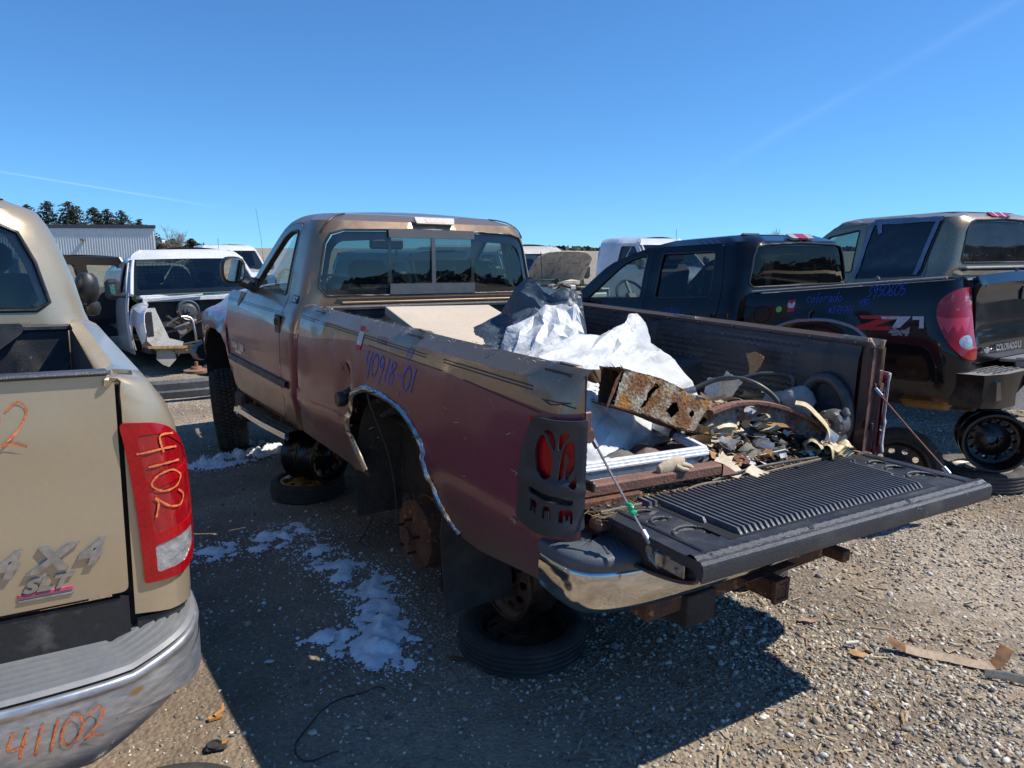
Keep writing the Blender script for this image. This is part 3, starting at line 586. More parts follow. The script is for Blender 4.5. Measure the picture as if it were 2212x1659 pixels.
# roof skin
def roofz(x, y): return 1.925+.028*(1-(y/.64)**2)*min(1, (x-2.79)/.15 if x > 2.79 else 0)-.35*max(0, x-3.02)**2
mb = MB(); mb.panel([(2.80, -.455), (2.835, -.57), (2.95, -.63), (3.10, -.63), (3.13, 0), (3.10, .63), (2.95, .63), (2.835, .57), (2.80, .455)], lambda x, y: (x, y, roofz(x, y)), step=.07)
mb.build('roof', pewter, ram, 60)
for sg in (1, -1):                # rain gutter joint between roof and rear pillar
    cabR.s = sg; mb = MB(); mb.tube([cabR.P(.085+(t-1.83)*.25, t, .001) for t in np.linspace(1.80, 1.955, 9)], .005, 6); mb.build('roof_joint', blk, ram, 60)
cabR.s = 1
dsp = [(2.80, 1.188), (2.95, 1.186), (3.03, 1.204), (3.35, 1.235), (3.99, 1.256), (4.28, 1.262)]
for sg in (1, -1):
    cabR.s = sg; mb = MB(); c = np.mean(np.array(door), axis=0)
    dd = [tuple(c+(np.array(p)-c)*(1-.006/np.linalg.norm(np.array(p)-c))) for p in door]
    dl = [cabR.side(x, t) for x, t in dens(dsp, .05, False)]; dx = [q[0] for q in dl][::-1]; dz = [q[1] for q in dl][::-1]
    mb.panel(cabR.sides(dd), lambda u, t: cabR.P(u, t, .001), [cabR.sides(swin)], step=.07, thick=.03, splits=[dl], mfn=lambda u, t: int(t > np.interp(u, sorted(dx), [z for _, z in sorted(zip(dx, dz))])), flip=sg < 0)
    dr = mb.build('door', [maroon, pewter], ram, 32)
    mb = MB(); glass_poly(mb, cabR, swin, -.012, sg); mb.build('window', glassS, dr, 60)
    cabR.s = sg; C_ = cabR.on()
    mb = MB(); frame_strip(mb, [C_(x, t, .0) for x, t in dens(swin, .05)], .009); mb.build('window_seal', blk, dr, 60)
    mb = MB(); mb.box(C_(2.965, 1.225, .004), (.085, .02, .12), None, .02); mb.box(C_(2.965, 1.235, .016), (.06, .016, .045), None, .008, 1); mb.build('handle', [blk, rubber], dr)
    mb = MB(); vs = []; xs = np.linspace(2.79, 4.16, 16)
    for x in xs:
        z = .853 if x > 2.9 else .853
        for a, b in ((-.026, .002), (-.018, .016), (.018, .016), (.026, .002)): vs.append(C_(x, z+a, b))
    mb.add(vs, [(4*i+j, 4*i+j+1, 4*i+j+5, 4*i+j+4) for i in range(15) for j in range(3)]); mb.build('side_moulding', plas, dr, 30)
    mb = MB()
    for dz_ in (0, .012):
        p = np.linspace(2.9, 4.25, 30); vs = []
        for x in p: vs += [C_(x, 1.285+dz_, .003), C_(x, 1.289+dz_, .003)]
        mb.add(vs, [(2*i, 2*i+1, 2*i+3, 2*i+2) for i in range(29)])
    mb.build('pinstripe', blackline, dr, 0)
    if sg > 0:
        mb = text_mb('RAM 1500', .075, lambda u, v, h: C_(3.93-u, .935+v, h+.001), .006, 0, .0035); mb.build('badge', silverbadge, dr, 30); mb = text_mb('V8 MAGNUM', .03, lambda u, v, h: C_(3.93-u, .905+v, h+.001), .004, 0, .002); mb.build('badge', silverbadge, dr, 30)
        mb = MB(); mb.panel(rpoly([(4.0, 1.372), (3.86, 1.372), (3.89, 1.31), (3.93, 1.255), (3.955, 1.26), (3.97, 1.31)], .01), lambda x, t: C_(x, min(t, 1.36), .004), step=.03); mb.build('rust_patch', M('bare_filler', (.5, .33, .16), .8), dr)
        mb = text_mb('SLT', .042, lambda u, v, h: C_(2.80-u, 1.375+v, h+.006), .003, .2, .002); mb.build('badge', silverbadge, ram, 30)
        mb = MB(); mb.panel([(2.76, 1.365), (2.85, 1.365), (2.85, 1.415), (2.76, 1.415)], lambda x, t: C_(x, t, .004), step=.03); mb.build('badge_plate', blackbadge, ram)
    # mirror
    mb = MB(); mc = Vector((3.62, 1.04*sg, 1.535))
    prof = [(0, -.0), (.075, 0), (.088, .012), (.092, .05), (.075, .09), (.04, .12), (0, .13)]
    vs = []; n = 24
    for r_, h_ in prof:
        for j in range(n):
            a = 2*math.pi*j/n; ca, sa = math.cos(a), math.sin(a); sup = (abs(ca)**3.2+abs(sa)**3.2)**(-1/3.2)
            vs.append(mc+Vector((h_, r_*ca*sup*.92, r_*sa*sup*1.02)))
    mb.add(vs, [(i*n+j, i*n+(j+1) % n, (i+1)*n+(j+1) % n, (i+1)*n+j) for i in range(1, len(prof)-1) for j in range(n)])
    mb.box((3.66, .945*sg, 1.43), (.07, .16, .06), Matrix.Rotation(R(25*sg), 3, 'X'), .02); mb.box((3.70, .885*sg, 1.42), (.16, .03, .12), None, .012)
    mi_ = mb.build('mirror', blk, ram, 45)
    mb = MB(); mb.panel([(mc.y+.074*math.cos(a)*.92*((abs(math.cos(a))**3.2+abs(math.sin(a))**3.2)**(-1/3.2)), mc.z+.078*math.sin(a)*((abs(math.cos(a))**3.2+abs(math.sin(a))**3.2)**(-1/3.2))) for a in np.linspace(0, 2*math.pi, 25)[:-1]], lambda y, z: (3.626, y, z), step=.06); mb.build('mirror_glass', M('mirror_silver', (.75, .76, .78), .03, 1.), mi_, 0)
cabR.s = 1
# rear window: two fixed panes, two sliders, frame
def rear_band(y0, y1, t0, t1, off):
    def f(y, t):
        cabR.s = 1 if y >= 0 else -1; p = cabR.P(*cabR.rear(abs(y), t), off=off); return p
    return f
rf = rear_band(0, 0, 0, 0, -.010); rfo = rear_band(0, 0, 0, 0, -.004)
full = [(y, t) for y, t in rwin]+[(-y, t) for y, t in rwin[::-1]]
for nm, poly, m_ in (('rear_window_pane', [(.29, 1.425)]+[(.74, 1.43), (.78, 1.475), (.727, 1.735), (.69, 1.79), (.61, 1.815), (.29, 1.822)], glassR), ('rear_window_pane', [(-.29, 1.425)]+[(-.74, 1.43), (-.78, 1.475), (-.727, 1.735), (-.69, 1.79), (-.61, 1.815), (-.29, 1.822)], glassR),
                     ('sliding_pane', [(.01, 1.485), (.29, 1.485), (.29, 1.785), (.01, 1.785)], glassR), ('sliding_pane', [(-.01, 1.485), (-.29, 1.485), (-.29, 1.785), (-.01, 1.785)], glassR)):
    mb = MB(); mb.panel(poly, rf, step=.15); mb.build(nm, m_, ram, 60)
mb = MB(); mb.panel([(-.32, 1.422), (.32, 1.422), (.32, 1.49), (-.32, 1.49)], rfo, step=.1, thick=.01); mb.panel([(-.32, 1.783), (.32, 1.783), (.32, 1.838), (-.32, 1.838)], rfo, step=.1, thick=.01)
mb.panel([(-.014, 1.49), (.014, 1.49), (.014, 1.783), (-.014, 1.783)], rfo, step=.1, thick=.01); mb.build('slider_frame', M('slider_frame_grey', (.10, .105, .115), .5, scale=8, bump=.1, bscale=200), ram, 30)
for sg in (1, -1):
    mb = MB()
    out_ = [(sg*a, b) for a, b in [(.30, 1.43), (.735, 1.432), (.778, 1.477), (.725, 1.737), (.688, 1.792), (.61, 1.817), (.30, 1.824)]]
    inn_ = [(sg*a, b) for a, b in rpoly([(.325, 1.455), (.72, 1.46), (.745, 1.49), (.70, 1.70), (.65, 1.755), (.325, 1.772)], .035)]
    mb.panel(out_, rear_band(0, 0, 0, 0, -.0085), [inn_], step=.08); mb.build('window_frit', frit, ram, 30)
mb = MB(); frame_strip(mb, [rfo(y, t) for y, t in dens(full, .05)], .008); mb.build('window_seal', blk, ram, 60); cabR.s = 1
# panel under rear window with its pressed groove
mb = MB(); mb.box((2.636, 0, 1.375), (.01, 1.30, .014), None, .003); mb.box((2.634, 0, 1.403), (.008, 1.36, .006)); mb.build('cab_rear_moulding', pewter, ram)
# third brake light
mb = MB(); mb.panel(rpoly([(-.14, 1.878), (.14, 1.878), (.15, 1.918), (-.15, 1.918)], .008), lambda y, z: (2.650+(z-1.878)*.5, y-.02, z), step=.08, thick=.018, flip=True); bl = mb.build('brake_light', M('cloudy_lens', (.42, .39, .33), .4, 0, .3, col2=(.33, .30, .26), scale=14), ram, 30)
mb = MB(); mb.panel([(-.07, 1.885), (.07, 1.885), (.07, 1.910), (-.07, 1.910)], lambda y, z: (2.6485+(z-1.878)*.5, y-.02, z), step=.2); mb.build('lens', M('faded_red_lens', (.50, .36, .33), .4), bl)
# windshield, dash, seats, wheel, inner mirror
mb = MB(); mb.panel([(-.80, 1.34), (.80, 1.34), (.70, 1.87), (-.70, 1.87)], lambda y, z: (XA(min(z, 1.84))+.05-.16*(y/.8)**2, y, z), step=.15); mb.build('windshield', glassC, ram, 60)
mb = MB(); mb.box((2.75, 0, .95), (.12, 1.6, .85), None, .03); mb.box((3.70, 0, 1.24), (.42, 1.62, .20), None, .07); mb.box((3.95, 0, 1.18), (.3, 1.6, .2), None, .05); mb.box((3.2, 0, .75), (1.1, 1.7, .05)); mb.build('cab_interior', interiord, ram)
mb = MB(); mb.box((3.05, .0, 1.02), (.52, 1.42, .18), None, .06)
for y in (-.40, .40): mb.box((2.86, y, 1.27), (.14, .60, .52), Matrix.Rotation(R(-10), 3, 'Y'), .06); mb.box((2.80, y, 1.57), (.09, .27, .13), None, .04)
mb.box((2.86, 0, 1.25), (.13, .20, .45), Matrix.Rotation(R(-10), 3, 'Y'), .05); mb.build('bench_seat', interior, ram)
mb = MB(); steering(mb, (3.45, .38, 1.33)); mb.build('steering_wheel', blk, ram)
mb = MB(); mb.box((3.33, 0.02, 1.735), (.03, .27, .075), None, .014); mb.tube([(3.34, .02, 1.77), (3.30, .02, 1.86)], .008, 6); mb.box((3.31, -.05, 1.66), (.004, .02, .07)); mb.build('rear_view_mirror', blk, ram)
mb = MB(); mb.tube([(3.35, -.30, 1.35), (3.2, -.42, 1.48), (3.0, -.50, 1.60), (2.86, -.56, 1.50)], .05, 6); mb.build('yellow_rag', M('yellow_cloth', (.55, .45, .16), .9), ram)
# ---- front fenders, hood, bumper corner
fT = crom([(.58, .90, .58), (.75, .945, .75), (.95, .962, .95), (1.06, .960, 1.06), (1.14, .945, 1.14), (1.20, .905, 1.19), (1.25, .85, 1.215), (1.32, .80, 1.25), (1.38, .75, 1.315), (1.44, .68, 1.365), (1.52, .55, 1.39), (1.8, .30, 1.405), (2.1, 0, 1.41)], 5)
def fenP(x, t, off=0):
    y = float(np.interp(t, fT[:, 0], fT[:, 1])); z = float(np.interp(t, fT[:, 0], fT[:, 2])); k = max(0, (x-4.3)/1.3)
    nose = max(0, (x-5.15)/.45); y *= (1-.05*k-.22*nose**2.2); z -= (.14*k+.10*nose**2)*max(0, min(1, (z-1.0)/.3)); 
    rr = math.hypot(x-4.73, z-.62); y += .014*math.exp(-((rr-.47)/.05)**2)*(z < 1.15)
    return Vector((x, y+off, z))
farch = [(4.09, .585), (4.16, .70), (4.21, .82), (4.26, .93), (4.38, 1.0), (4.56, 1.02), (4.90, 1.005), (5.06, .95), (5.16, .86), (5.20, .74), (5.21, .62)]
fo = farch+[(5.5, .62), (5.56, .80), (5.57, 1.10), (5.50, 1.40), (5.45, 2.08), (4.0, 2.08), (4.22, 1.45), (4.265, 1.36), (4.265, 1.15), (4.215, .95), (4.16, .72), (4.06, .585)]
mb = MB()
for sg in (1, -1): mb.panel(fo, (lambda sg: lambda x, t: (lambda p: (p.x, p.y*sg, p.z))(fenP(x, t)))(sg), step=.08, splits=[[(4.2, 1.265), (5.6, 1.20)]], mfn=lambda x, t: int(t > 1.27-(x-4.2)*.05), flip=sg < 0, thick=.012)
mb.build('front_fender', [maroon, pewter], ram, 32)
for sg in (1, -1):
    mb = MB(); c = crom(farch[1:], 5); n = len(c); vs = []
    for i in range(n):
        q = np.array((4.73, .62))-c[i]; nrm = -q/np.hypot(*q)
        for a, b in ((-.012, -.002), (0, .009), (.008, .011), (.018, .006), (.023, .001)):
            p = fenP(*(c[i]+nrm*a), b); vs.append((p.x, p.y*sg, p.z))
    mb.add(vs, [(i*5+j, i*5+j+1, (i+1)*5+j+1, (i+1)*5+j) for i in range(n-1) for j in range(4)]); mb.build('arch_moulding', archtrim, ram, 60)
    mb = MB(); q = crom([(-.50, -.30), (-.49, 0), (-.40, .25), (-.25, .37), (0, .41), (.25, .37), (.42, .25), (.48, 0), (.48, -.1)], 4); m = len(q)
    mb.add([Vector((4.73+a*.98, y*sg, .62+b*.98)) for y in (.92, .5) for a, b in q], [(i, i+1, m+i+1, m+i) for i in range(m-1)]); mb.panel([(4.73+a*.98, .62+b*.98) for a, b in q], lambda x, z: (x, .5*sg, z), step=.1); mb.build('wheelhouse', blk, ram, 40)
mb = MB(); mb.box((4.165, .80, .52), (.05, .24, .30), Matrix.Rotation(R(8), 3, 'Y'), .01); mb.box((4.05, .86, .47), (.22, .18, .22), None, .02); mb.build('front_mud_flap', rubber, ram)
mb = MB()
for sg in (1, -1): mb.tube([(5.22, .93*sg, .74), (5.35, .95*sg, .72), (5.55, .88*sg, .72), (5.68, .70*sg, .73)], .075, 8)
mb.tube([(5.68, -.70, .73), (5.70, 0, .73), (5.68, .70, .73)], .085, 8, cap=False); mb.box((5.62, 0, 1.0), (.08, 1.1, .30), None, .03, 1); mb.build('front_bumper', [plas, chrome], ram, 50)
mb = MB(); mb.tube([(4.05, .70, 1.42), (4.06, .72, 1.75), (4.10, .74, 1.98)], .0011, 5); mb.build('antenna', blk, ram)
# frame, axle, drums
mb = MB()
for sg in (1, -1): bevel_bar(mb, (.05, .42*sg, .56), (5.4, .42*sg, .56), .07, .14)
for x in (.1, 1.0, 2.2, 3.4, 4.6): bevel_bar(mb, (x, -.42, .56), (x, .42, .56), .10, .08)
mb.tube([(1.36, -.74, .33), (1.36, .74, .33)], .042, 12); mb.lathe([(0, -.16), (.08, -.15), (.14, -.07), (.15, 0), (.14, .07), (.08, .15), (0, .16)], (1.36, .0, .33), 'y', 14)
for sg in (1, -1): mb.tube(crom([(.72, .52*sg, .52), (1.0, .52*sg, .42), (1.36, .52*sg, .38), (1.7, .52*sg, .43), (2.0, .52*sg, .55)], 4), .03, 6); mb.tube([(1.45, .5*sg, .40), (1.6, .42*sg, .62)], .03, 8)
mb.box((3.3, 0, .56), (2.0, 1.6, .05)); mb.box((1.25, 0, .835), (2.5, 1.5, .02)); mb.tube([(0.3, -.35, .5), (2, -.35, .5), (4.2, -.2, .5)], .035, 8)
mb.build('chassis', grime, ram)
for sg in (1, -1):
    mb = MB(); c = (1.36, .80*sg, .33)
    mb.lathe([(0, .055*sg), (.045, .055*sg), (.045, .035*sg), (.055, .03*sg), (.06, .022*sg), (.09, .020*sg), (.12, .014*sg), (.155, .010*sg), (.172, 0), (.176, -.02*sg), (.176, -.075*sg), (.19, -.08*sg), (.19, -.095*sg), (0, -.095*sg)], c, 'y', 36)
    for i in range(5):
        a = i*2*math.pi/5+.4; mb.tube([(c[0]+.085*math.cos(a), (.80+.01)*sg, c[2]+.085*math.sin(a)), (c[0]+.085*math.cos(a), (.80+.062)*sg, c[2]+.085*math.sin(a))], .0085, 6, 1)
    mb.lathe([(.030, .056*sg), (.030, .05*sg), (0, .045*sg)], c, 'y', 14, 1)
    mb.build('brake_drum', [rust, M('dark_rust', (.06, .035, .025), .8, .2)], ram, 35)
mb = MB(); mb.panel([(.60, .20), (.93, .17), (.945, .55), (.93, .66), (.62, .66)], lambda y, z: (.80+.03*math.sin((z-.2)*4)+.02*math.sin(y*9), y, z), step=.06, thick=.008); mb.build('mud_flap', rubber, ram, 40); mb = MB()
mb.panel([(-.60, .20), (-.93, .17), (-.945, .55), (-.93, .66), (-.62, .66)], lambda y, z: (.80+.03*math.sin((z-.2)*4), y, z), step=.06, thick=.008); mb.build('mud_flap', rubber, ram, 40)
# running board
mb = MB(); pr = [(1.0, .52), (1.005, .485), (.985, .47), (.975, .485), (.975, .525), (.84, .535), (.84, .52)]
pts = crom([(3.97, -.015, -.045), (3.90, 0, -.02), (3.3, 0, 0), (2.75, .0, .035)], 6)
for part, mi in (((0, 1, 2, 3, 4), 0), ((4, 5, 6), 1)):
    vs = [Vector((p[0], pr[k][0]-.0, pr[k][1]+p[2])) for p in pts for k in part]; m = len(part)
    mb.add(vs, [(i*m+j, i*m+j+1, (i+1)*m+j+1, (i+1)*m+j) for i in range(len(pts)-1) for j in range(m-1)], mi)
for k in range(3):
    y = .88+k*.03; mb.tube([(3.9, y, .520), (3.3, y, .538), (2.76, y, .572)], .004, 4, 1)
mb.box((3.75, .86, .56), (.05, .1, .06), None, .01, 2); mb.box((2.95, .86, .58), (.05, .1, .06), None, .01, 2)
mb.add([(3.55, .83, .60), (3.25, .83, .60), (3.2, .845, .53), (3.6, .845, .51)], [(0, 1, 2, 3)], 0)
mb.build('running_board', [alu, M('dirty_step', (.10, .085, .065), .8, .2, bump=.5, bscale=60), rust], ram, 40)
mb = MB(); r2 = random.Random(5)
for i in range(260):
    x = r2.uniform(2.72, 3.3); y = r2.uniform(.80, .93); d = r2.uniform(.008, .03); mb.box((x, y, .555+.035*(3.3-x)/.6+d/3), (d*1.5, d, d*.7), Matrix.Rotation(r2.uniform(0, 3), 3, Vector((r2.random(), r2.random(), 1)).normalized()))
mb.build('dirt_clumps', grime, ram, 0, kind='stuff')
# fuel cap hanging out of its hole
mb = MB(); mb.tube([sideB(1.80, 1.0, -.01), sideB(1.80, .985, .02), sideB(1.80, .955, .03)], .02, 8); mb.lathe([(0, .05), (.036, .05), (.04, .04), (.04, .01), (.034, 0), (0, 0)], sideB(1.81, .955, .012), 'y', 16); mb.lathe([(0, .03), (.018, .03), (.02, 0), (0, 0)], sideB(1.87, .935, .01), 'y', 12, 1); mb.build('fuel_cap', [blk, white], ram)
mb = MB(); mb.panel([(1.9, .93), (1.7, .93), (1.7, 1.16), (1.9, 1.16)], lambda x, z: (x, .88, z), step=.2); mb.build('fuel_pocket', blk, ram)
# sticker, writing
mb = MB(); s_ = sideB
def stick(x, t, h=0.): return s_(x, t, h+.003)
mb.panel([(1.715, 1.225), (1.66, 1.225), (1.63, 1.345), (1.685, 1.345)], stick, step=.008, mfn=lambda x, t: int(1.25 < t < 1.322)); mb.build('sticker', [stkr, stkw], ram, 0)
mb = MB(); scribble('40918-01', lambda u, v, h: sideB(1.60-u*1.08, 1.125+v-.03*u, h), .115, .0062, mb); mb.build('marker_writing', grease, ram, 0)
for tx, x0_, z0_, s0_, w0_, m0_ in (('01', 1.16, 1.25, .06, .004, grease), ('61606', 1.48, 1.285, .04, .0022, bluemk)): mb = MB(); scribble(tx, lambda u, v, h: sideB(x0_-u, z0_+v, h), s0_, w0_, mb); mb.build('marker_writing', m0_, ram, 0)
# ---- tail lamp with its guard
def guard(u, v, off=0., sg=1):
    """u: 0 at the inner edge on the back, growing round the corner to the side; v height"""
    bedR.s = sg; s0 = bedR.rear(.892, 1.0)[0]; q = s0-u
    p = bedR.P(q, 1.0, .024+off); p.z = v; bedR.s = 1; return p
L_ = bedR.rear(.892, 1.0)[0]-bedR.side(.218, 1.0)[0]
go = rpoly([(.0, .86), (.0, 1.222), (L_*.72, 1.215), (L_*.93, 1.13), (L_, .98), (L_, .835), (L_*.6, .82), (L_*.25, .83)], [.006, .006, .06, .06, .03, .03, .05, .03], 4)
APX = [1.0, .927, .829, .721, .61, .505, .412, .34, .29, .24, .19, .142, .094, .047, 0.0][::-1]; APA = np.linspace(0, 1, 15)     # the guard bulges evenly round the corner
def G(a, b): return (L_*(1-float(np.interp(a, APX, APA))), .835+b*.385)       # a from outer (0) to inner edge (1); b from bottom to top
def gp(l): return [G(*p) for p in l]
ramL = [gp(crom([(.24, .52), (.22, .68), (.27, .80), (.345, .845), (.40, .80), (.455, .74), (.50, .69), (.50, .58), (.485, .50), (.42, .455), (.33, .46), (.27, .49), (.24, .52)], 3)[:-1]),
        gp(crom([(.345, .865), (.42, .905), (.50, .88), (.545, .81), (.548, .745), (.525, .735), (.47, .79), (.40, .86), (.345, .865)], 3)[:-1]),
        gp(crom([(.60, .74), (.595, .82), (.64, .875), (.72, .90), (.78, .875), (.745, .84), (.69, .80), (.64, .74), (.60, .74)], 3)[:-1]),
        gp(crom([(.63, .62), (.66, .70), (.72, .79), (.80, .83), (.86, .80), (.88, .70), (.87, .60), (.80, .53), (.745, .47), (.74, .56), (.775, .66), (.755, .72), (.725, .68), (.72, .60), (.70, .54), (.655, .48), (.60, .465), (.615, .54), (.63, .62)], 2)[:-1]),
        gp(crom([(.78, .44), (.87, .50), (.90, .57), (.905, .48), (.89, .43), (.84, .41), (.78, .44)], 3)[:-1])]
slot = rpoly(gp([(.17, .355), (.17, .30), (.86, .27), (.86, .335)]), .014)
Rl = [gp([(.20, .245), (.20, .13), (.235, .128), (.235, .18), (.27, .128), (.30, .128), (.285, .175), (.31, .20), (.30, .235), (.27, .245)])]
Al = [gp([(.40, .12), (.40, .205), (.43, .235), (.50, .235), (.53, .205), (.53, .11), (.495, .11), (.495, .19), (.435, .19), (.435, .12)])]
Ml = [gp([(.66, .115), (.66, .20), (.69, .23), (.83, .235), (.86, .205), (.86, .11), (.83, .11), (.83, .18), (.80, .185), (.795, .14), (.765, .14), (.76, .185), (.725, .185), (.72, .115)])]
for sg in (1, -1):
    def gfn(u, v, sg=sg):
        b = (v-.835)/.385; a = 1-u/L_; o = 0
        ss = lambda q, e0, e1: max(0, min(1, (q-e0)/(e1-e0)))
        o = -.010*ss(a, .06, .12)*ss(a, .97, .90)*ss(b, .44, .48)*ss(b, .95, .90)
        o += .003*math.exp(-((b-.40)/.03)**2); o += .006*ss(b, .14, .06)
        return guard(u, v, o, sg)
    lm = MB(); lm.panel([(0.01, .87), (.01, 1.21), (L_*.9, 1.2), (L_*.95, .86)], lambda u, v: guard(u, v, -.020, sg), step=.06, mfn=lambda u, v: int(.27 < (v-.835)/.385 < .39), flip=sg > 0)
    tl = lm.build('tail_light', [redl2, amberl], ram, 40)
    mb = MB(); mb.panel(go, gfn, [slot]+ramL+Rl+Al+Ml, step=.012, edge=.006, thick=-.008 if sg > 0 else .008, flip=sg > 0)
    mb.build('lamp_guard', plas if sg > 0 else M('chalky_plastic', (.42, .42, .42), .7, scale=9, bump=.2), tl, 40)
# ---- rear bumper
def bprof(k):    # (outward, z)
    return k
path = crom([(.10, .965), (.02, .968), (-.06, .955), (-.115, .91), (-.15, .83), (-.175, .70), (-.19, .5), (-.20, .25), (-.20, 0)], 5)
def bsweep(mb, prof, sgs=(1, -1), lim=None, mi=0):
    n = len(path)
    for sg in sgs:
        vs = []; use = range(n) if lim is None else [i for i in range(n) if lim(path[i])]
        for i in use:
            t = path[min(i+1, n-1)]-path[max(i-1, 0)]; t = t/np.hypot(*t); nr = np.array((t[1], -t[0]))
            nr = nr if nr @ (path[i]-np.array((.6, 0))) > 0 else -nr
            for o_, z in prof: vs.append((path[i][0]+nr[0]*o_, (path[i][1]+nr[1]*o_)*sg, z))
        m = len(prof); mb.add(vs, [(i*m+j, i*m+j+1, (i+1)*m+j+1, (i+1)*m+j) if sg > 0 else (i*m+j, (i+1)*m+j, (i+1)*m+j+1, i*m+j+1) for i in range(len(list(use))-1) for j in range(m-1)], mi)
mb = MB(); bsweep(mb, crom([(-.03, .752), (.004, .745), (.012, .72), (.012, .67), (.0, .62), (-.03, .585), (-.06, .575)], 3)); mb.build('rear_bumper', M('pitted_chrome', (.66, .64, .60), .10, 1., 0, col2=(.55, .50, .42), scale=6, lo=.5, rvar=.06, bump=.10, bscale=9, fine=.05, speck=(22, .70, (.35, .2, .1))), ram, 60)
mb = MB(); bsweep(mb, [(-.16, .806), (-.02, .802), (.008, .795), (.018, .78), (.018, .755), (.006, .743)])
for sg in (1,):
    for k in range(5): mb.tube([(-.125+k*.004, .87-k*.026, .800), (-.08+k*.006, .85-k*.026, .804)], .005, 6)
mb.build('bumper_step_pad', M('pad_grey', (.10, .115, .135), .5, col2=(.07, .08, .09), scale=8, bump=.15, bscale=200), ram, 50)
mb = MB(); mb.box((.10, .0, .46), (.55, .062, .062), None, .004); mb.build('hitch_crossbar_stub', rust, ram)
mb = MB()
for q in (((-.10, 0, .502), (.16, .072, .008)), ((-.10, 0, .430), (.16, .072, .008)), ((-.10, .032, .466), (.16, .008, .064)), ((-.10, -.032, .466), (.16, .008, .064))): mb.box(q[0], q[1], None, .002)
mb.box((-.172, .0, .509), (.016, .084, .008)); mb.box((-.172, 0, .423), (.016, .084, .008)); mb.box((-.172, .040, .466), (.016, .008, .09)); mb.box((-.172, -.040, .466), (.016, .008, .09))
mb.build('hitch_receiver', rust, ram)
mb = MB(); mb.box((.02, 0, .47), (.10, 1.15, .09), None, .01); mb.box((0.02, .32, .43), (.16, .16, .13), None, .005, 1); mb.box((0.04, .52, .46), (.06, .05, .10), None, .004); mb.box((-.12, -.45, .50), (.10, .05, .05), None, .004); mb.box((-.05, -.03, .505), (.12, .3, .006)); mb.build('hitch_crossmember', [rust, grime], ram)
mb = MB(); mb.panel([(-.80, .60), (.80, .60), (.80, .86), (-.80, .86)], lambda y, z: (.03, y, z), step=.3); mb.box((.0, 0, .845), (.06, 1.66, .04), None, .01); mb.build('rear_sill', M('sill_maroon', (.16, .06, .05), .6, 0, 0, col2=(.13, .09, .06), scale=12, bump=.4, bscale=60), ram)
# ---- tailgate, hanging open and a little askew
TG = thing('tailgate', None, None); TG.parent = ram; TG.location = (-.015, .01, .872); TG.rotation_euler = (R(0), R(-1.0), R(-2.6)*-1*-1)
TG.rotation_euler = (R(.3), R(1.0), R(-3.1)); TG.scale = (.92, .985, 1)
tw = .79
steelm = M('tailgate_brown', (.10, .068, .06), .42, .3, .3, col2=(.06, .045, .042), scale=8)
mb = MB(); sec = crom([(.0, -.012), (-.0, -.06), (-.10, -.105), (-.25, -.115), (-.40, -.098), (-.49, -.074), (-.515, -.05), (-.512, -.012)], 4); m = len(sec)
vs = [Vector((a, y, b)) for y in (-tw, tw) for a, b in sec]; mb.add(vs, [(i, m+i, m+i+1, i+1) for i in range(m-1)])
for sg in (1, -1):
    mb.panel([tuple(q) for q in sec], lambda x, z: (x, (tw-.02)*sg, z), step=.08, flip=sg < 0)
    mb.tube([(q[0], tw*sg, q[1]) for q in sec[2:-1]], .007, 5)
mb.build('gate_shell', steelm, TG, 35)
def cres(cx, cy, r): return (cx, cy, r)
cups = [(-.115, .665, .042), (-.21, .66, .05), (-.345, .65, .072)]
nr = 46; ys = np.linspace(-.57, .60, nr)
def linz(x, y):
    z = 0.
    for cx, cy, r in cups:
        for sg in (1, -1):
            d = math.hypot(x-cx, y-cy*sg*(1 if sg > 0 else 1.0)); 
            if d < r: z = -.008
    if -.515 < x < -.475: z = .010 if (-.507 < x < -.500 or -.49 < x < -.483) else .003
    return z
mb = MB(); lo = rpoly([(.035, -tw-.005), (.035, tw+.005), (-.53, tw+.012), (-.53, -tw-.012)], .012)
holes_ = []
mb.panel(lo, lambda x, y: (x, y, .004+linz(x, y)), step=.03, du=(.012, .022))
vs = [Vector(q) for y in (-tw-.012, tw+.012) for q in ((-.53, y, .004), (-.54, y, -.004), (-.545, y, -.02), (-.54, y, -.058), (-.53, y, -.064))]
mb.add(vs, [(i, i+1, 5+i+1, 5+i) for i in range(4)])
for sg in (1, -1): mb.add([Vector(q) for q in ((-.53, sg*(tw+.012), .004), (-.545, sg*(tw+.012), -.02), (-.54, sg*(tw+.012), -.058), (-.50, sg*(tw+.012), -.03), (.035, sg*(tw+.006), -.010), (.035, sg*(tw+.006), .004))], [(0, 1, 2, 3, 4, 5)] if sg < 0 else [(5, 4, 3, 2, 1, 0)])
for sg in (1, -1):
    for cx, cy, r in cups:
        a = np.linspace(-.2, 2.7, 14) if sg > 0 else np.linspace(.4, 3.3, 14)
        mb.tube([(cx+r*math.sin(q)*-1*-1, cy*sg+r*math.cos(q), .004) for q in a], [.002+.005*math.sin(math.pi*i/13) for i in range(14)], 6)
    mb.tube([(.01, sg*.735, .004), (-.47, sg*.735, .004)], .007, 6); mb.lathe([(0, .008), (.012, .008), (.014, .002)], (-.50, sg*.74, .004), 'z', 10)
for y in (.28, -.27): mb.lathe([(0, .012), (.014, .010), (.02, 0)], (-.50, y, .004), 'z', 8)
tgl = mb.build('gate_liner', liner, TG, 30)
